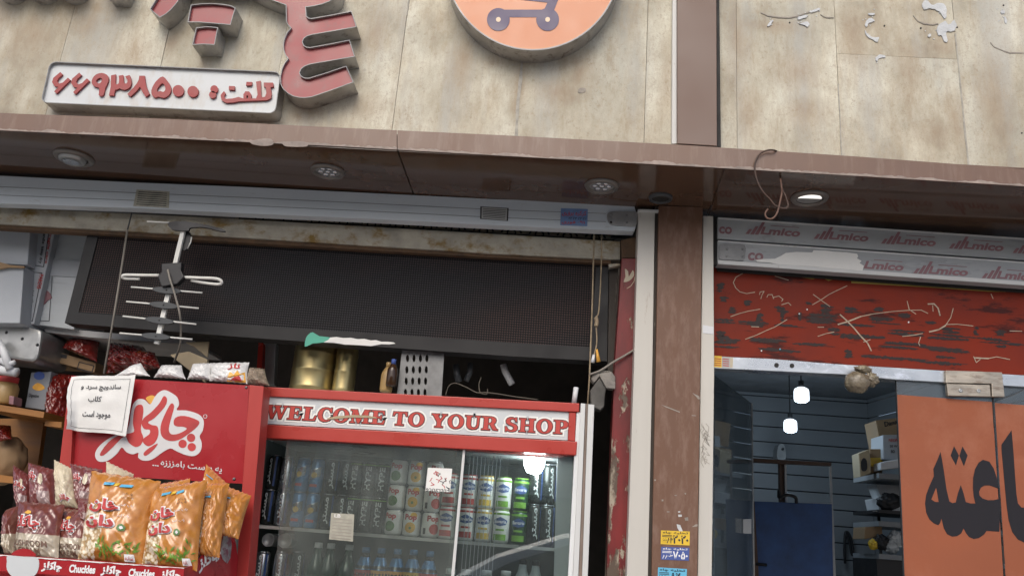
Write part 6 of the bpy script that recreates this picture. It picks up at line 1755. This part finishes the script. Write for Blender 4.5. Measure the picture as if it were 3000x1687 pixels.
stack('black', e3(690, 1160), 2, 'slim black can with white marks', 'just left of the printed notice', .5)
stack('black', e3(600, 1150), 2, 'slim black can with white marks', 'next to the blue cans', .3)
stack('blue', e3(490, 1135), 2, 'slim blue and silver can', 'nearer the middle of the fridge', .1)
stack('blue', e3(392, 1128), 2, 'slim blue and silver can', 'nearer the display stand', -.1)
stack('silver', e3(280, 1118), 2, 'slim silver can', 'beside the blue cans', .2)
stack('black', e3(185, 1112), 2, 'slim black can', 'at the fridge edge by the display stand', -.1)
# lower level: cans and bottles standing on the next shelf
for k, (x, m_, l_) in enumerate(((180, 'silver', 'slim silver can low in the fridge by the display stand'), (305, 'silver', 'slim silver can low in the fridge, second from the stand'), (420, 'black', 'slim dark can low in the fridge beside the green bottles'))):
    o, first = can(m_)
    p = W(e3(x, 1275), YC)
    o.location = (p.x, YC, p.z - .134); o.rotation_euler = (0, 0, .3 * k)
    tag(o, l_, 'drink can', 'drink cans in the fridge')
    q = W(e3(x, 1275), YC)
def bottle(px, Y, label, pet, cap, neck=None, r=.034, H=.23, caph=.018, grp='bottles on the lower fridge shelf'):
    p = W(px, Y)            # top of cap
    b = Vector((p.x, Y, p.z - H))
    t_ = thing('drink_bottle', label, 'bottle', b, grp)
    lathe('bottle_body', [(r * .9, 0), (r, .01), (r, H * .55), (r * .9, H * .66), (r * .5, H * .82), (r * .40, H - caph)], b, pet, t_, 20)
    lathe('cap', [(r * .44, H - caph), (r * .44, H), (r * .38, H + .002)], b, cap, t_, 16)
    if neck:
        lathe('neck_wrap', [(r * .95, H * .62), (r * .72, H * .75), (r * .53, H * .84)], b, neck[0], t_, 16, caps=False)
        lathe('neck_band', [(r * 1.015, H * .50), (r * .98, H * .615)], b, neck[1], t_, 16, caps=False)
    return t_
for x, y, l_ in ((560, 1216, 'green plastic bottle with white cap nearest the low cans'), (648, 1222, 'green plastic bottle with white cap, middle of the three'), (775, 1232, 'green plastic bottle with white cap under the printed notice')):
    bottle(e3(x, y), YC, l_, M['pet_green'], M['cap_white'], r=.036)
for x, y, l_, m_ in ((892, 1248, 'dark bottle with blue neck and red band next to the green bottles', 'can_red'), (1000, 1254, 'dark bottle with blue neck and orange band left of its twin', 'flame'), (1113, 1260, 'dark bottle with blue neck and orange band beside the yellow one', 'flame'), (1224, 1266, 'dark bottle with blue neck and yellow band', 'can_yellow'), (1338, 1276, 'dark bottle with blue neck and red band near the sliding door edge', 'can_red')):
    bottle(e3(x, y), YC, l_, M['pet_dark'], M['can_blue'], (M['can_blue'], M[m_]), r=.036, H=.21)
for k, (x, y) in enumerate(((290, 1398), (400, 1404), (540, 1410), (675, 1414))):
    bottle(e4(x, y), YC, ['white capped bottle low in the frame just by the sliding door edge', 'white capped bottle low in the frame, second from the sliding door edge', 'white capped bottle low in the frame, third from the sliding door edge', 'white capped bottle low in the frame beside the glass jars'][k], M['pet_dark'], M['cap_white'], r=.045, H=.24)
for k, (x, y) in enumerate(((795, 1330), (885, 1340))):
    bottle(e4(x, y), YC + .03, ['clear glass bottle low in the fridge beside the white capped bottles', 'clear glass bottle low in the fridge near its white side wall'][k], M['clear_plastic'], M['pet_dark'], r=.034, H=.22)
for k, (x, y, r_) in enumerate(((205, 1195, 43), (320, 1200, 48))):
    p = W(e3(x, y), YC - .03); r = r_ / 2.387 / F_PX * 3.3
    t_ = thing('tin', ['tin lying with its round silver end outward beside the display stand', 'tin lying with its round silver end outward, further from the stand'][k], 'tin', p - Vector((0, 0, r)))
    lathe('tin_body', [(r * .9, -.09), (r, -.085), (r, 0), (r * .93, .003), (r * .90, -.002), (.0005, -.002)], p, M['steel'], t_, 22, axis='Y', caps=False)

# goods on top of the fridge
def tin(px_l, px_r, px_bot, H, Y, label):
    a, b = W(px_l, Y), W(px_r, Y)
    r = (b.x - a.x) / 2
    base = Vector(((a.x + b.x) / 2, Y + r, zf_top - .02))
    t_ = thing('oil_tin', label, 'tin', base, 'gold tins on top of the fridge')
    prof = [(r * .97, 0), (r, .006)]
    for k in range(1, 4):
        z_ = H * k / 4
        prof += [(r, z_ - .008), (r * 1.012, z_ - .003), (r * 1.012, z_ + .003), (r, z_ + .008)]
    prof += [(r, H - .012), (r * 1.03, H - .006), (r * 1.03, H), (r * .94, H), (r * .94, H - .01)]
    lathe('tin_body', prof, base, M['gold'], t_, 36)
tin(c5(357, 1400), c5(690, 1400), 0, .30, .30, 'wide ribbed gold tin standing on the fridge top')
tin(c5(705, 1400), c5(872, 1400), 0, .30, .32, 'narrow ribbed gold tin standing beside the wide one')
pf_ = thing('grater_plate', 'perforated metal plate with slots leaning on the fridge top', 'metal plate', W(e3(1285, 180), .2))
hol = []
for i in range(4):
    for j in range(4):
        hol.append(circ(c5(1278 + i * 49 - j * 5, 1318 + j * 86), 4.6, 12, 11))
shape('slotted_sheet', [c5((1245, 1180), (1562, 1195), (1530, 1680), (1190, 1660))] + hol, .20, .206, M['dull_steel'], pf_)
bottle(e3(1050, -40), .2, 'tan bottle in the shadow between gold tins and metal plate', M['bottle_tan'], M['bottle_tan'], r=.026, H=.12, grp='bottles on top of the fridge')
bottle(c5(1175, 1330), .17, 'small dark bottle beside the metal plate on the fridge top', M['glass_brown'], M['ink_blue'], r=.022, H=.11, grp='bottles on top of the fridge')
for k, (pts, r, m_, l_) in enumerate((([(655, -30), (668, 20), (690, 60), (716, 108)], .014, 'grey_paint', 'curved white hose end in the shadow above the fridge'), ([(325, -30), (330, 40), (345, 90)], .014, 'ant_grey', 'dull grey pipe in the shadow behind the metal plate'), ([(425, -40), (420, 30), (395, 85)], .012, 'ant_grey', 'second dull grey pipe bending towards the first'), ([(1165, 130), (1150, 238)], .010, 'white_plastic', 'short white stub pipe at the fridge top corner'))):
    o_ = tube('pipe', [W(e4(*p), .3 if k < 3 else .1) for p in pts], r, M[m_]); tag(o_, l_, 'pipe')
o_ = tube('loose_cable', spl([W(e4(*p), .22) for p in ((250, 185), (275, 120), (320, 100), (400, 130), (470, 165), (530, 165), (620, 175), (740, 195), (900, 215))]), .0022, M['dark_cable']); tag(o_, 'thin loose cable trailing along the fridge top', 'cable')
o_ = tube('loose_cable', spl([W(e4(*p), .24) for p in ((500, 60), (485, 110), (495, 165), (540, 175), (545, 140))]), .0022, M['dark_cable']); tag(o_, 'thin cable curled into a hook above the fridge top', 'cable')
# wrapped junction box by the jamb
jn = thing('junction_box', 'grey plastic wrapped junction box hanging by the red jamb', 'junction box', W(e4(1340, 290), .1))
pbox('upper_wrap', e4((1266, 70), (1290, 20), (1345, 6), (1412, 18), (1440, 55), (1438, 138), (1375, 132), (1330, 50), (1290, 100)), (.07, .06, .05, .055, .06, .05, .045, .05, .06), M['wrap_grey'], jn, bev=.004, th=.05)
pbox('box_body', e4((1262, 152), (1292, 108), (1330, 60), (1376, 134), (1366, 180), (1362, 262), (1335, 290), (1270, 262)), (.07, .06, .055, .055, .06, .07, .07, .075), M['wrap_dark'], jn, bev=.004, th=.06)
prism('strap', e4((1330, 52), (1440, 92), (1438, 140), (1376, 134)), .042, .05, M['wrap_grey'], jn, bev=.002)
tube('lead', spl([W(e4(1258, 40), .06), W(c6(800, 1410), .05), W(c6(900, 1345), .05), W(c6(980, 1300), .055), W(c6(1050, 1258), .06)]), .0045, M['cable'], jn)

# ================================================================ DISPLAY STAND
YD1 = -.12
sd_ = thing('display_stand', 'red snack display stand with white Persian logo on its back board', 'display stand', W((420, 1687), -.3))
PT = [e2(512, 42), e2(1745, 118)]
prism('back_board', e2((500, 48), (1742, 116), (1704, 803), (430, 728)), YD1, YD1 + .02, M['stand_red'], sd_)
plate('side_post', [Vector(v) for v in down(e2((1744, 112), (1845, 122), (1796, 700), (1702, 700)), YD1 - .03)], YD1 - .03, YD1 + .05, M['stand_edge'], sd_, .002)
plate('side_post', [Vector(v) for v in down(e2((478, 60), (520, 58), (497, 460), (430, 460)), YD1 - .03)], YD1 - .022, YD1 + .05, M['stand_edge'], sd_, .002)
for p in ((1722, 130), (1637, 770)):
    lathe('screw', [(.006, 0), (.0005, .003)], W(e2(*p), YD1 - .001), M['rim'], sd_, 10, axis='Y')
yl = YD1 - .0006
wh = smooth(e2((680, 640), (664, 600), (685, 550), (740, 500), (820, 455), (880, 440), (905, 380), (915, 310), (930, 250), (965, 212), (1010, 215), (1050, 248), (1080, 200), (1110, 165), (1150, 148), (1195, 165), (1240, 200), (1252, 250), (1236, 288), (1300, 290), (1385, 315), (1424, 360), (1418, 430), (1396, 470), (1411, 520), (1402, 575), (1360, 608), (1300, 602), (1240, 578), (1190, 556), (1130, 588), (1060, 635), (1000, 640), (966, 618), (968, 585), (930, 597), (885, 582), (852, 548), (820, 590), (770, 632), (720, 650)), 3)
shape('logo_outline', [wh], yl - .001, yl, M['logo_grey'], sd_)
sh_ = [(p[0] + 2.5, p[1] + 3.5) for p in wh]
yr = yl - .0011
for s_ in ([(955, 258), (992, 252), (1003, 300), (985, 420), (1002, 480), (985, 530), (945, 545), (900, 515), (870, 470), (790, 545), (725, 603), (698, 595), (755, 515), (830, 465), (905, 450), (938, 435), (930, 380), (936, 300)],
           [(1145, 190), (1168, 212), (1152, 265), (1078, 345), (1035, 372), (1062, 392), (1100, 402), (1108, 455), (1085, 512), (1040, 540), (1005, 520), (1000, 490), (1045, 455), (1046, 425), (1010, 420), (990, 385), (1005, 345), (1060, 300), (1115, 240)],
           [(1195, 243), (1218, 262), (1198, 340), (1180, 420), (1198, 456), (1250, 452), (1306, 420), (1280, 404), (1240, 402), (1215, 386), (1226, 342), (1290, 328), (1388, 362), (1380, 402), (1320, 452), (1250, 496), (1180, 502), (1130, 468), (1123, 400), (1152, 320)],
           [(1003, 592), (1035, 558), (1102, 520), (1078, 560), (1022, 606)]):
    shape('logo', [smooth(e2(*s_), 3)], yr - .0008, yr, M['ink_red'], sd_)
for p in ((1336, 481), (1277, 523), (1341, 546)):
    shape('logo', [circ(e2(*p), 12.2, 20)], yr - .0008, yr, M['ink_red'], sd_)
shape('flame_print', [smooth(e2((1020, 205), (1060, 185), (1090, 200), (1070, 225), (1052, 246)), 3)], yl - .0006 + .0009, yl + .0004, M['flame'], sd_)
shape('logo_ring', [circ(e2(1435, 332), 6, 16), circ(e2(1435, 332), 4.6, 16)], yl - .0008, yl, M['logo_grey'], sd_)
text('lettering', persian('یه پوست بامزززه'), e2(1122, 688), e2(1550, 740), e2(1128, 628), yl, M['logo_grey'], sd_, .015)
text('lettering', '...', e2(1066, 678), e2(1112, 683), e2(1066, 668), yl, M['logo_grey'], sd_, .03)
# tray
YTr = -.52
TF = e2((-520, 1255), (0, 1296), (600, 1335), (1290, 1388), (1275, 1500), (0, 1412), (-520, 1380))
prism('tray_front', TF, YTr, YTr + .012, M['stand_red'], sd_)
up_ = [lerp(e2(-520, 1257), e2(0, 1298), t / 6) for t in range(6)] + [lerp(e2(0, 1298), e2(1288, 1390), t / 40) for t in range(41)]
torn = up_ + [(p[0], p[1] + random.uniform(1.0, 4.5)) for p in up_][::-1]
prism('torn_paper_edge', torn, YTr - .0016, YTr - .0004, M['paper'], sd_)
prism('white_patch', smooth(e2((60, 1306), (200, 1312), (262, 1320), (272, 1380), (245, 1440), (180, 1465), (90, 1452), (48, 1400), (48, 1345)), 3), YTr - .0022, YTr - .0004, M['fridge_sign'], sd_)
shape('red_roundel', [smooth(e2((85, 1302), (100, 1275), (140, 1258), (185, 1256), (225, 1272), (250, 1310)), 2)], YTr - .003, YTr - .0024, M['stand_red'], sd_)
for k in range(3):
    xx = 285 + k * 415
    yy = 1420 + k * 29
    text('lettering', persian('چاکلز'), e2(xx, yy), e2(xx + 140, yy + 8), e2(xx + 16, yy - 78), YTr - .0004, M['white_ink'], sd_, .05)
    if k < 2:
        text('lettering', 'Chuckles', e2(xx + 195, yy + 2), e2(xx + 378, yy + 12), e2(xx + 205, yy - 55), YTr - .0004, M['white_ink'], sd_, .04)
        text('lettering', 'Chuckles', e2(xx + 0, yy + 85), e2(xx + 183, yy + 97), e2(xx + 10, yy + 30), YTr - .0004, M['white_ink'], sd_, .04)
a0, b0 = W(e2(1290, 1388), YTr), W(e2(1660, 1190), YD1 - .06)
def side(z_top_f, z_top_b):
    vs = [(a0.x, YTr + .012, a0.z - .09), (a0.x + .012, YTr + .012, z_top_f), (b0.x, YD1 - .10, z_top_b), (b0.x + .02, YD1 - .035, z_top_b - .10), (b0.x + .02, YD1 - .035, a0.z - .09)]
    vs2 = [(v[0] + .008, v[1], v[2]) for v in vs]
    n = 5
    mesh('tray_side', vs + vs2, [list(range(n)), list(range(2 * n - 1, n - 1, -1))] + [(i, (i + 1) % n, n + (i + 1) % n, n + i) for i in range(n)], M['stand_red'], sd_)
# sloping side cheek drawn in its own plane (front lip to back board)
def cheek(pts, m_, nm, off):
    """points (survey, depth) on the cheek plane"""
    w = [W(e2(*p[:2]), p[2]) + Vector((off, -off, 0)) for p in pts]
    n = len(w)
    vs = [tuple(v) for v in w] + [(v.x - (.001 if off else .006), v.y + (.001 if off else .006), v.z) for v in w]
    return mesh(nm, vs, [list(range(n)), list(range(2 * n - 1, n - 1, -1))] + [(i, (i + 1) % n, n + (i + 1) % n, n + i) for i in range(n)], m_, sd_)
def ckd(x): return YTr + (YD1 - .04 - YTr) * (x - 1285) / (1660 - 1285)
cheek([(x, y, ckd(x)) for x, y in ((1288, 1392), (1350, 1372), (1420, 1300), (1500, 1205), (1560, 1135), (1605, 1112), (1632, 1150), (1650, 1220), (1665, 1330), (1655, 1449), (1640, 1520), (1280, 1520))], M['stand_red'], 'tray_side', 0)
cheek([(x, y, ckd(x)) for x, y in ((1545, 1230), (1562, 1160), (1590, 1125), (1610, 1150), (1618, 1230), (1608, 1320), (1585, 1360), (1555, 1330), (1540, 1280))], M['pale_print'], 'picture_print', .003)
def cheek_text(s, x0, x1, y0, y1, h):
    me = text_mesh(s, 0, .05); b = bounds(me)
    for v in me.vertices:
        u, t_ = (v.co.x - b[0]) / (b[1] - b[0]), (v.co.y - b[2]) / (b[3] - b[2])
        x = x0 + (x1 - x0) * u; y = y0 + (y1 - y0) * u - h * t_
        v.co = W(e2(x, y), ckd(x)) + Vector((.004, -.004, 0))
    me.name = 'lettering'; put('lettering', me, M['white_ink'], sd_)
cheek_text(persian('چاکلز'), 1385, 1540, 1440, 1340, 120)
wbt = (W(e2(0, 1400), YTr).z - .03)
box('tray_floor', (W(e2(-520, 1400), YTr).x, YTr + .013, wbt - .02), (a0.x + .05, YD1 - .025, wbt), M['stand_red'], sd_)
for yy in (900, 1449):
    pass

# snack bags in the tray
GB = 'snack bags in the display tray'
YB_ = YTr + .05
def maroon(label, q, Y, seed, f=e2, T=.045, lean=.07, logo=(.10, .68, .47, .76), words=True):
    t_, S = bag('snack_bag', label, f, q, Y, T, M['bag_maroon'], seed=seed, grp=GB, lean=lean)
    if logo: logo_text(t_, S, logo)
    if logo: bag_poly(t_, S, [(.30, .80), (.36, .85), (.44, .84), (.46, .80), (.38, .78)], M['flame'], .004, 'hat_print')
    if words:
        bag_text(t_, S, 'MUSHROOM', (.03, .84, .20, .31), M['jamb_ink'], .003, .015)
        bag_text(t_, S, '& CREAM', (.05, .70, .07, .18), M['jamb_ink'], .003, .015)
    return t_
M['jamb_ink'] = pm('brown_ink', (.17, .10, .07), .6)
maroon('maroon over cream snack bag fully visible at the tray front', [(130, 925), (452, 950), (408, 1330), (96, 1305)], YB_, 2)
maroon('maroon over cream snack bag slumped behind the front one at the edge', [(45, 985), (150, 950), (120, 1305), (30, 1290)], YB_ + .06, 4, logo=None, words=False)
maroon('maroon over cream snack bag half hidden by the large orange bag', [(432, 978), (690, 985), (640, 1340), (402, 1325)], YB_ + .04, 6, logo=(.06, .62, .5, .78))
def maroon_b(label, q, Y, seed, logo=None, mat='bag_maroon2'):
    t_, S = bag('snack_bag', label, e2, q, Y, .035, M[mat], seed=seed, grp=GB, lean=.04)
    if logo: logo_text(t_, S, logo)
    if logo and mat == 'bag_maroon2': bag_poly(t_, S, [(.60, .60), (.70, .56), (.76, .66), (.72, .82), (.64, .84), (.60, .72)], M['cream_bag'], .004, 'garlic_print')
    return t_
maroon_b('maroon bag leaning back with torn corner at the far left of the rear row', [(92, 672), (235, 760), (215, 985), (120, 985)], YB_ + .18, 8, (.30, .85, .55, .72))
maroon_b('upright maroon bag showing its printed back panel in the rear row', [(196, 655), (378, 705), (388, 968), (212, 978)], YB_ + .17, 9, (.16, .5, .62, .84))
maroon_b('cream bag with mushroom print standing in the rear row', [(378, 635), (520, 705), (545, 972), (392, 978)], YB_ + .15, 12, (.45, .85, .15, .32), 'cream_bag')
maroon_b('maroon bag in the rear row beside the large orange bag', [(490, 662), (720, 705), (640, 985), (538, 960)], YB_ + .16, 14, (.2, .55, .60, .80))
maroon_b('cream bag corner poking up behind the large orange bag', [(742, 645), (935, 735), (925, 960), (735, 930)], YB_ + .14, 16, None, 'cream_bag')
maroon_b('small dark maroon bag tucked under the cream mushroom bag', [(548, 900), (680, 920), (660, 1080), (560, 1060)], YB_ + .08, 17, None)

def orange(label, q, Y, seed, T=.06, full=True, lean=.09):
    t_, S = bag('popcorn_bag', label, e2, q, Y, T, M['bag_orange'], seed=seed, grp='orange popcorn bags in the display tray', lean=lean, wr=.30)
    if not full:
        bag_poly(t_, S, [(.2, .80), (.5, .82), (.5, .79), (.2, .77)], M['sticker_cyan'], .004, 'blue_print')
        return t_
    for i, (s, b_) in enumerate(((persian('خان'), (.16, .62, .545, .71)), (persian('دان'), (.13, .60, .365, .525)))):
        bag_text(t_, S, s, (b_[0] - .02, b_[1] + .02, b_[2] - .012, b_[3] + .012), M['white_ink'], .004, .11, 'name_outline')
        bag_text(t_, S, s, b_, M['ink_red'], .008, .045, 'name_lettering')
    random.seed(seed)
    for k in range(44):
        u, v = random.uniform(.38, .94), random.uniform(.03, .22)
        if random.random() < .45: v += random.uniform(0, .18) * (u - .3)
        a = random.uniform(.3, 2.8); l_ = random.uniform(.07, .15)
        du, dv = math.cos(a) * l_, abs(math.sin(a)) * l_ * .8
        bag_poly(t_, S, [(u, v), (u + du * .5 - dv * .16, v + dv * .5 + du * .1), (u + du, v + dv), (u + du * .5 + dv * .16, v + dv * .5 - du * .1)], M['leaf'], .0035, 'leaf_print')
    bag_poly(t_, S, [(.80, .045), (.93, .05), (.92, .13), (.79, .125)], M['white_ink'], .005, 'price_print')
    bag_text(t_, S, persian('ساده'), (.81, .91, .065, .11), M['ink_red'], .007, .02)
    for (a, b_, m_) in ((.30, .45, 'sticker_cyan'), (.55, .70, 'sticker_cyan'), (.47, .53, 'sticker_yellow')):
        bag_poly(t_, S, [(a, .86), (b_, .875), (b_ + .01, .905), (a + .01, .895)], M[m_], .005, 'blue_print')
    for y_, w_2 in ((.80, .14), (.76, .16), (.67, .20), (.55, .17)):
        bag_text(t_, S, persian('پاپ کرن'), (.62, .62 + w_2, y_ - .025, y_ + .012), M['ink'] if y_ > .7 else M['logo_grey'], .004, .0)
    bag_poly(t_, S, [(.64, .40), (.68, .37), (.75, .38), (.77, .42), (.71, .455), (.66, .44)], M['herb'], .004, 'badge_print')
    bag_poly(t_, S, [(.68, .405), (.71, .39), (.74, .405), (.72, .43), (.69, .425)], M['white_ink'], .006, 'badge_print')
    return t_
orange('large orange popcorn bag fully visible in the middle of the tray', [(640, 712), (1125, 785), (990, 1385), (545, 1330)], YB_ + .01, 31)
orange('large orange popcorn bag at the tray corner beside the first', [(1062, 838), (1452, 775), (1378, 1415), (992, 1365)], YB_ + .01, 33)
orange('orange popcorn bag standing second from the tray side', [(1435, 800), (1605, 800), (1535, 1320), (1350, 1300)], YB_ + .09, 35, .05, False)
orange('orange popcorn bag slumped against the red side post', [(1560, 810), (1758, 885), (1668, 1190), (1500, 1150)], YB_ + .17, 37, .05, False)
orange('orange popcorn bag whose pointed corner covers the slogan', [(1442, 665), (1600, 810), (1560, 1000), (1385, 900)], YB_ + .22, 39, .03, False)
orange('orange popcorn bag seen between the two large ones', [(1090, 810), (1330, 765), (1340, 1000), (1080, 1000)], YB_ + .14, 41, .04, False)

# bags on top of the stand
GT = 'bags lying on top of the display stand'
YTp = -.07
t_, S = bag('foil_bag', 'grey white foil bag standing on its corner beside the notice', e2, [(930, -25), (985, -40), (1050, 52), (800, 50)], YTp + .04, .02, M['white_bag'], seed=51, grp=GT, lean=.03)
t_, S = bag('foil_bag', 'white foil bag with red marks lying beside the corner bag', e2, [(1130, -25), (1270, -25), (1300, 72), (1075, 60)], YTp, .035, M['white_bag'], seed=52, grp=GT, lean=.04)
t_, S = bag('foil_bag', 'white foil bag folded over in the middle of the stand top', e2, [(1350, -35), (1490, -40), (1480, 80), (1310, 72)], YTp, .035, M['white_bag'], seed=53, grp=GT, lean=.04)
t_, S = bag('foil_bag', 'white foil bag with red and yellow flame print near the post', e2, [(1470, -40), (1745, -45), (1730, 105), (1465, 85)], YTp - .01, .035, M['white_bag'], seed=54, grp=GT, lean=.04)
bag_poly(t_, S, [(.5, .02), (.98, .03), (.97, .5), (.88, .34), (.80, .55), (.72, .32), (.62, .45), (.55, .2)], M['flame'], .004, 'flame_print')
bag_poly(t_, S, [(.60, .06), (.90, .08), (.86, .3), (.74, .22)], M['ink_red'], .006, 'flame_print')
bag_text(t_, S, persian('ناز'), (.55, .85, .55, .9), M['ink_red'], .004, .03)
bag('nut_bag', 'clear bag of brown nuts slumped at the end of the stand top', e2, [(1745, -10), (1850, 0), (1885, 118), (1715, 108)], YTp, .035, M['clear_bag'], seed=55, grp=GT, lean=.03)

# paper notice
nb = thing('paper_notice', 'curled white paper notice with three lines of Persian on the stand', 'notice', W(e2(680, 450), YD1 - .03))
NQ = (e2(500, 56), e2(948, 40), e2(880, 470), e2(450, 420))
nx, ny = 24, 24
def NS(u, v, off=0.0):
    p = lerp(lerp(NQ[0], NQ[1], u), lerp(NQ[3], NQ[2], u), v)
    d = -.035 - .012 * math.sin(v * 3) * (1 - u) - .03 * max(0, .16 - u) / .16 * (.3 + v) + .004 * noise.noise(Vector((u * 4, v * 4, 0))) - .010 * (1 - v) * math.sin(u * 3.1)
    px_ = p[0] + (3.5 * noise.noise(Vector((v * 7, 3, u))) * (1 - u) - 6 * math.sin(v * 5) * (1 - u) ** 3); py_ = p[1] + 4 * math.sin(u * 6.5) * (v - .5) + 2.0 * noise.noise(Vector((u * 6, 9, v)))
    return W((px_, py_), YD1 + d - off)
vs = [NS(i / nx, j / ny) for j in range(ny + 1) for i in range(nx + 1)]
k = len(vs)
vs += [v + Vector((0, .0006, 0)) for v in vs]
fs = []
for j in range(ny):
    for i in range(nx):
        a = j * (nx + 1) + i
        fs.append((a, a + 1, a + nx + 2, a + nx + 1)); fs.append((k + a + nx + 1, k + a + nx + 2, k + a + 1, k + a))
mesh('sheet', vs, fs, M['paper'], nb, sm=True, normals=False)
def n_text(s, u0, u1, v0, v1):
    me = text_mesh(s, 0, .015); b = bounds(me)
    for v in me.vertices:
        v.co = NS(u0 + (u1 - u0) * (v.co.x - b[0]) / (b[1] - b[0]), v1 - (v1 - v0) * (v.co.y - b[2]) / (b[3] - b[2]), .0022)
    me.name = 'lettering'; put('lettering', me, M['ink'], nb)
n_text(persian('ساندویچ سرد و'), .19, .80, .15, .27)
n_text(persian('کلاب'), .32, .52, .36, .48)
n_text(persian('موجود است'), .25, .70, .62, .76)
bv, bf = [], []
ring = [(.05 + .88 * t / 20, .06) for t in range(21)] + [(.93, .06 + .88 * t / 20) for t in range(1, 21)] + [(.93 - .86 * t / 20, .94) for t in range(1, 21)] + [(.07 - .02 * t / 20, .94 - .88 * t / 20) for t in range(1, 20)]
ctr = (.5, .5)
for (u, v) in ring:
    bv.append(NS(u, v, .0018)); bv.append(NS(u + (ctr[0] - u) * .012, v + (ctr[1] - v) * .012, .0018))
n = len(ring)
for i in range(n):
    j = (i + 1) % n
    bf.append((2 * i, 2 * j, 2 * j + 1, 2 * i + 1))
mesh('printed_border', bv, bf, M['ink'], nb, normals=False)
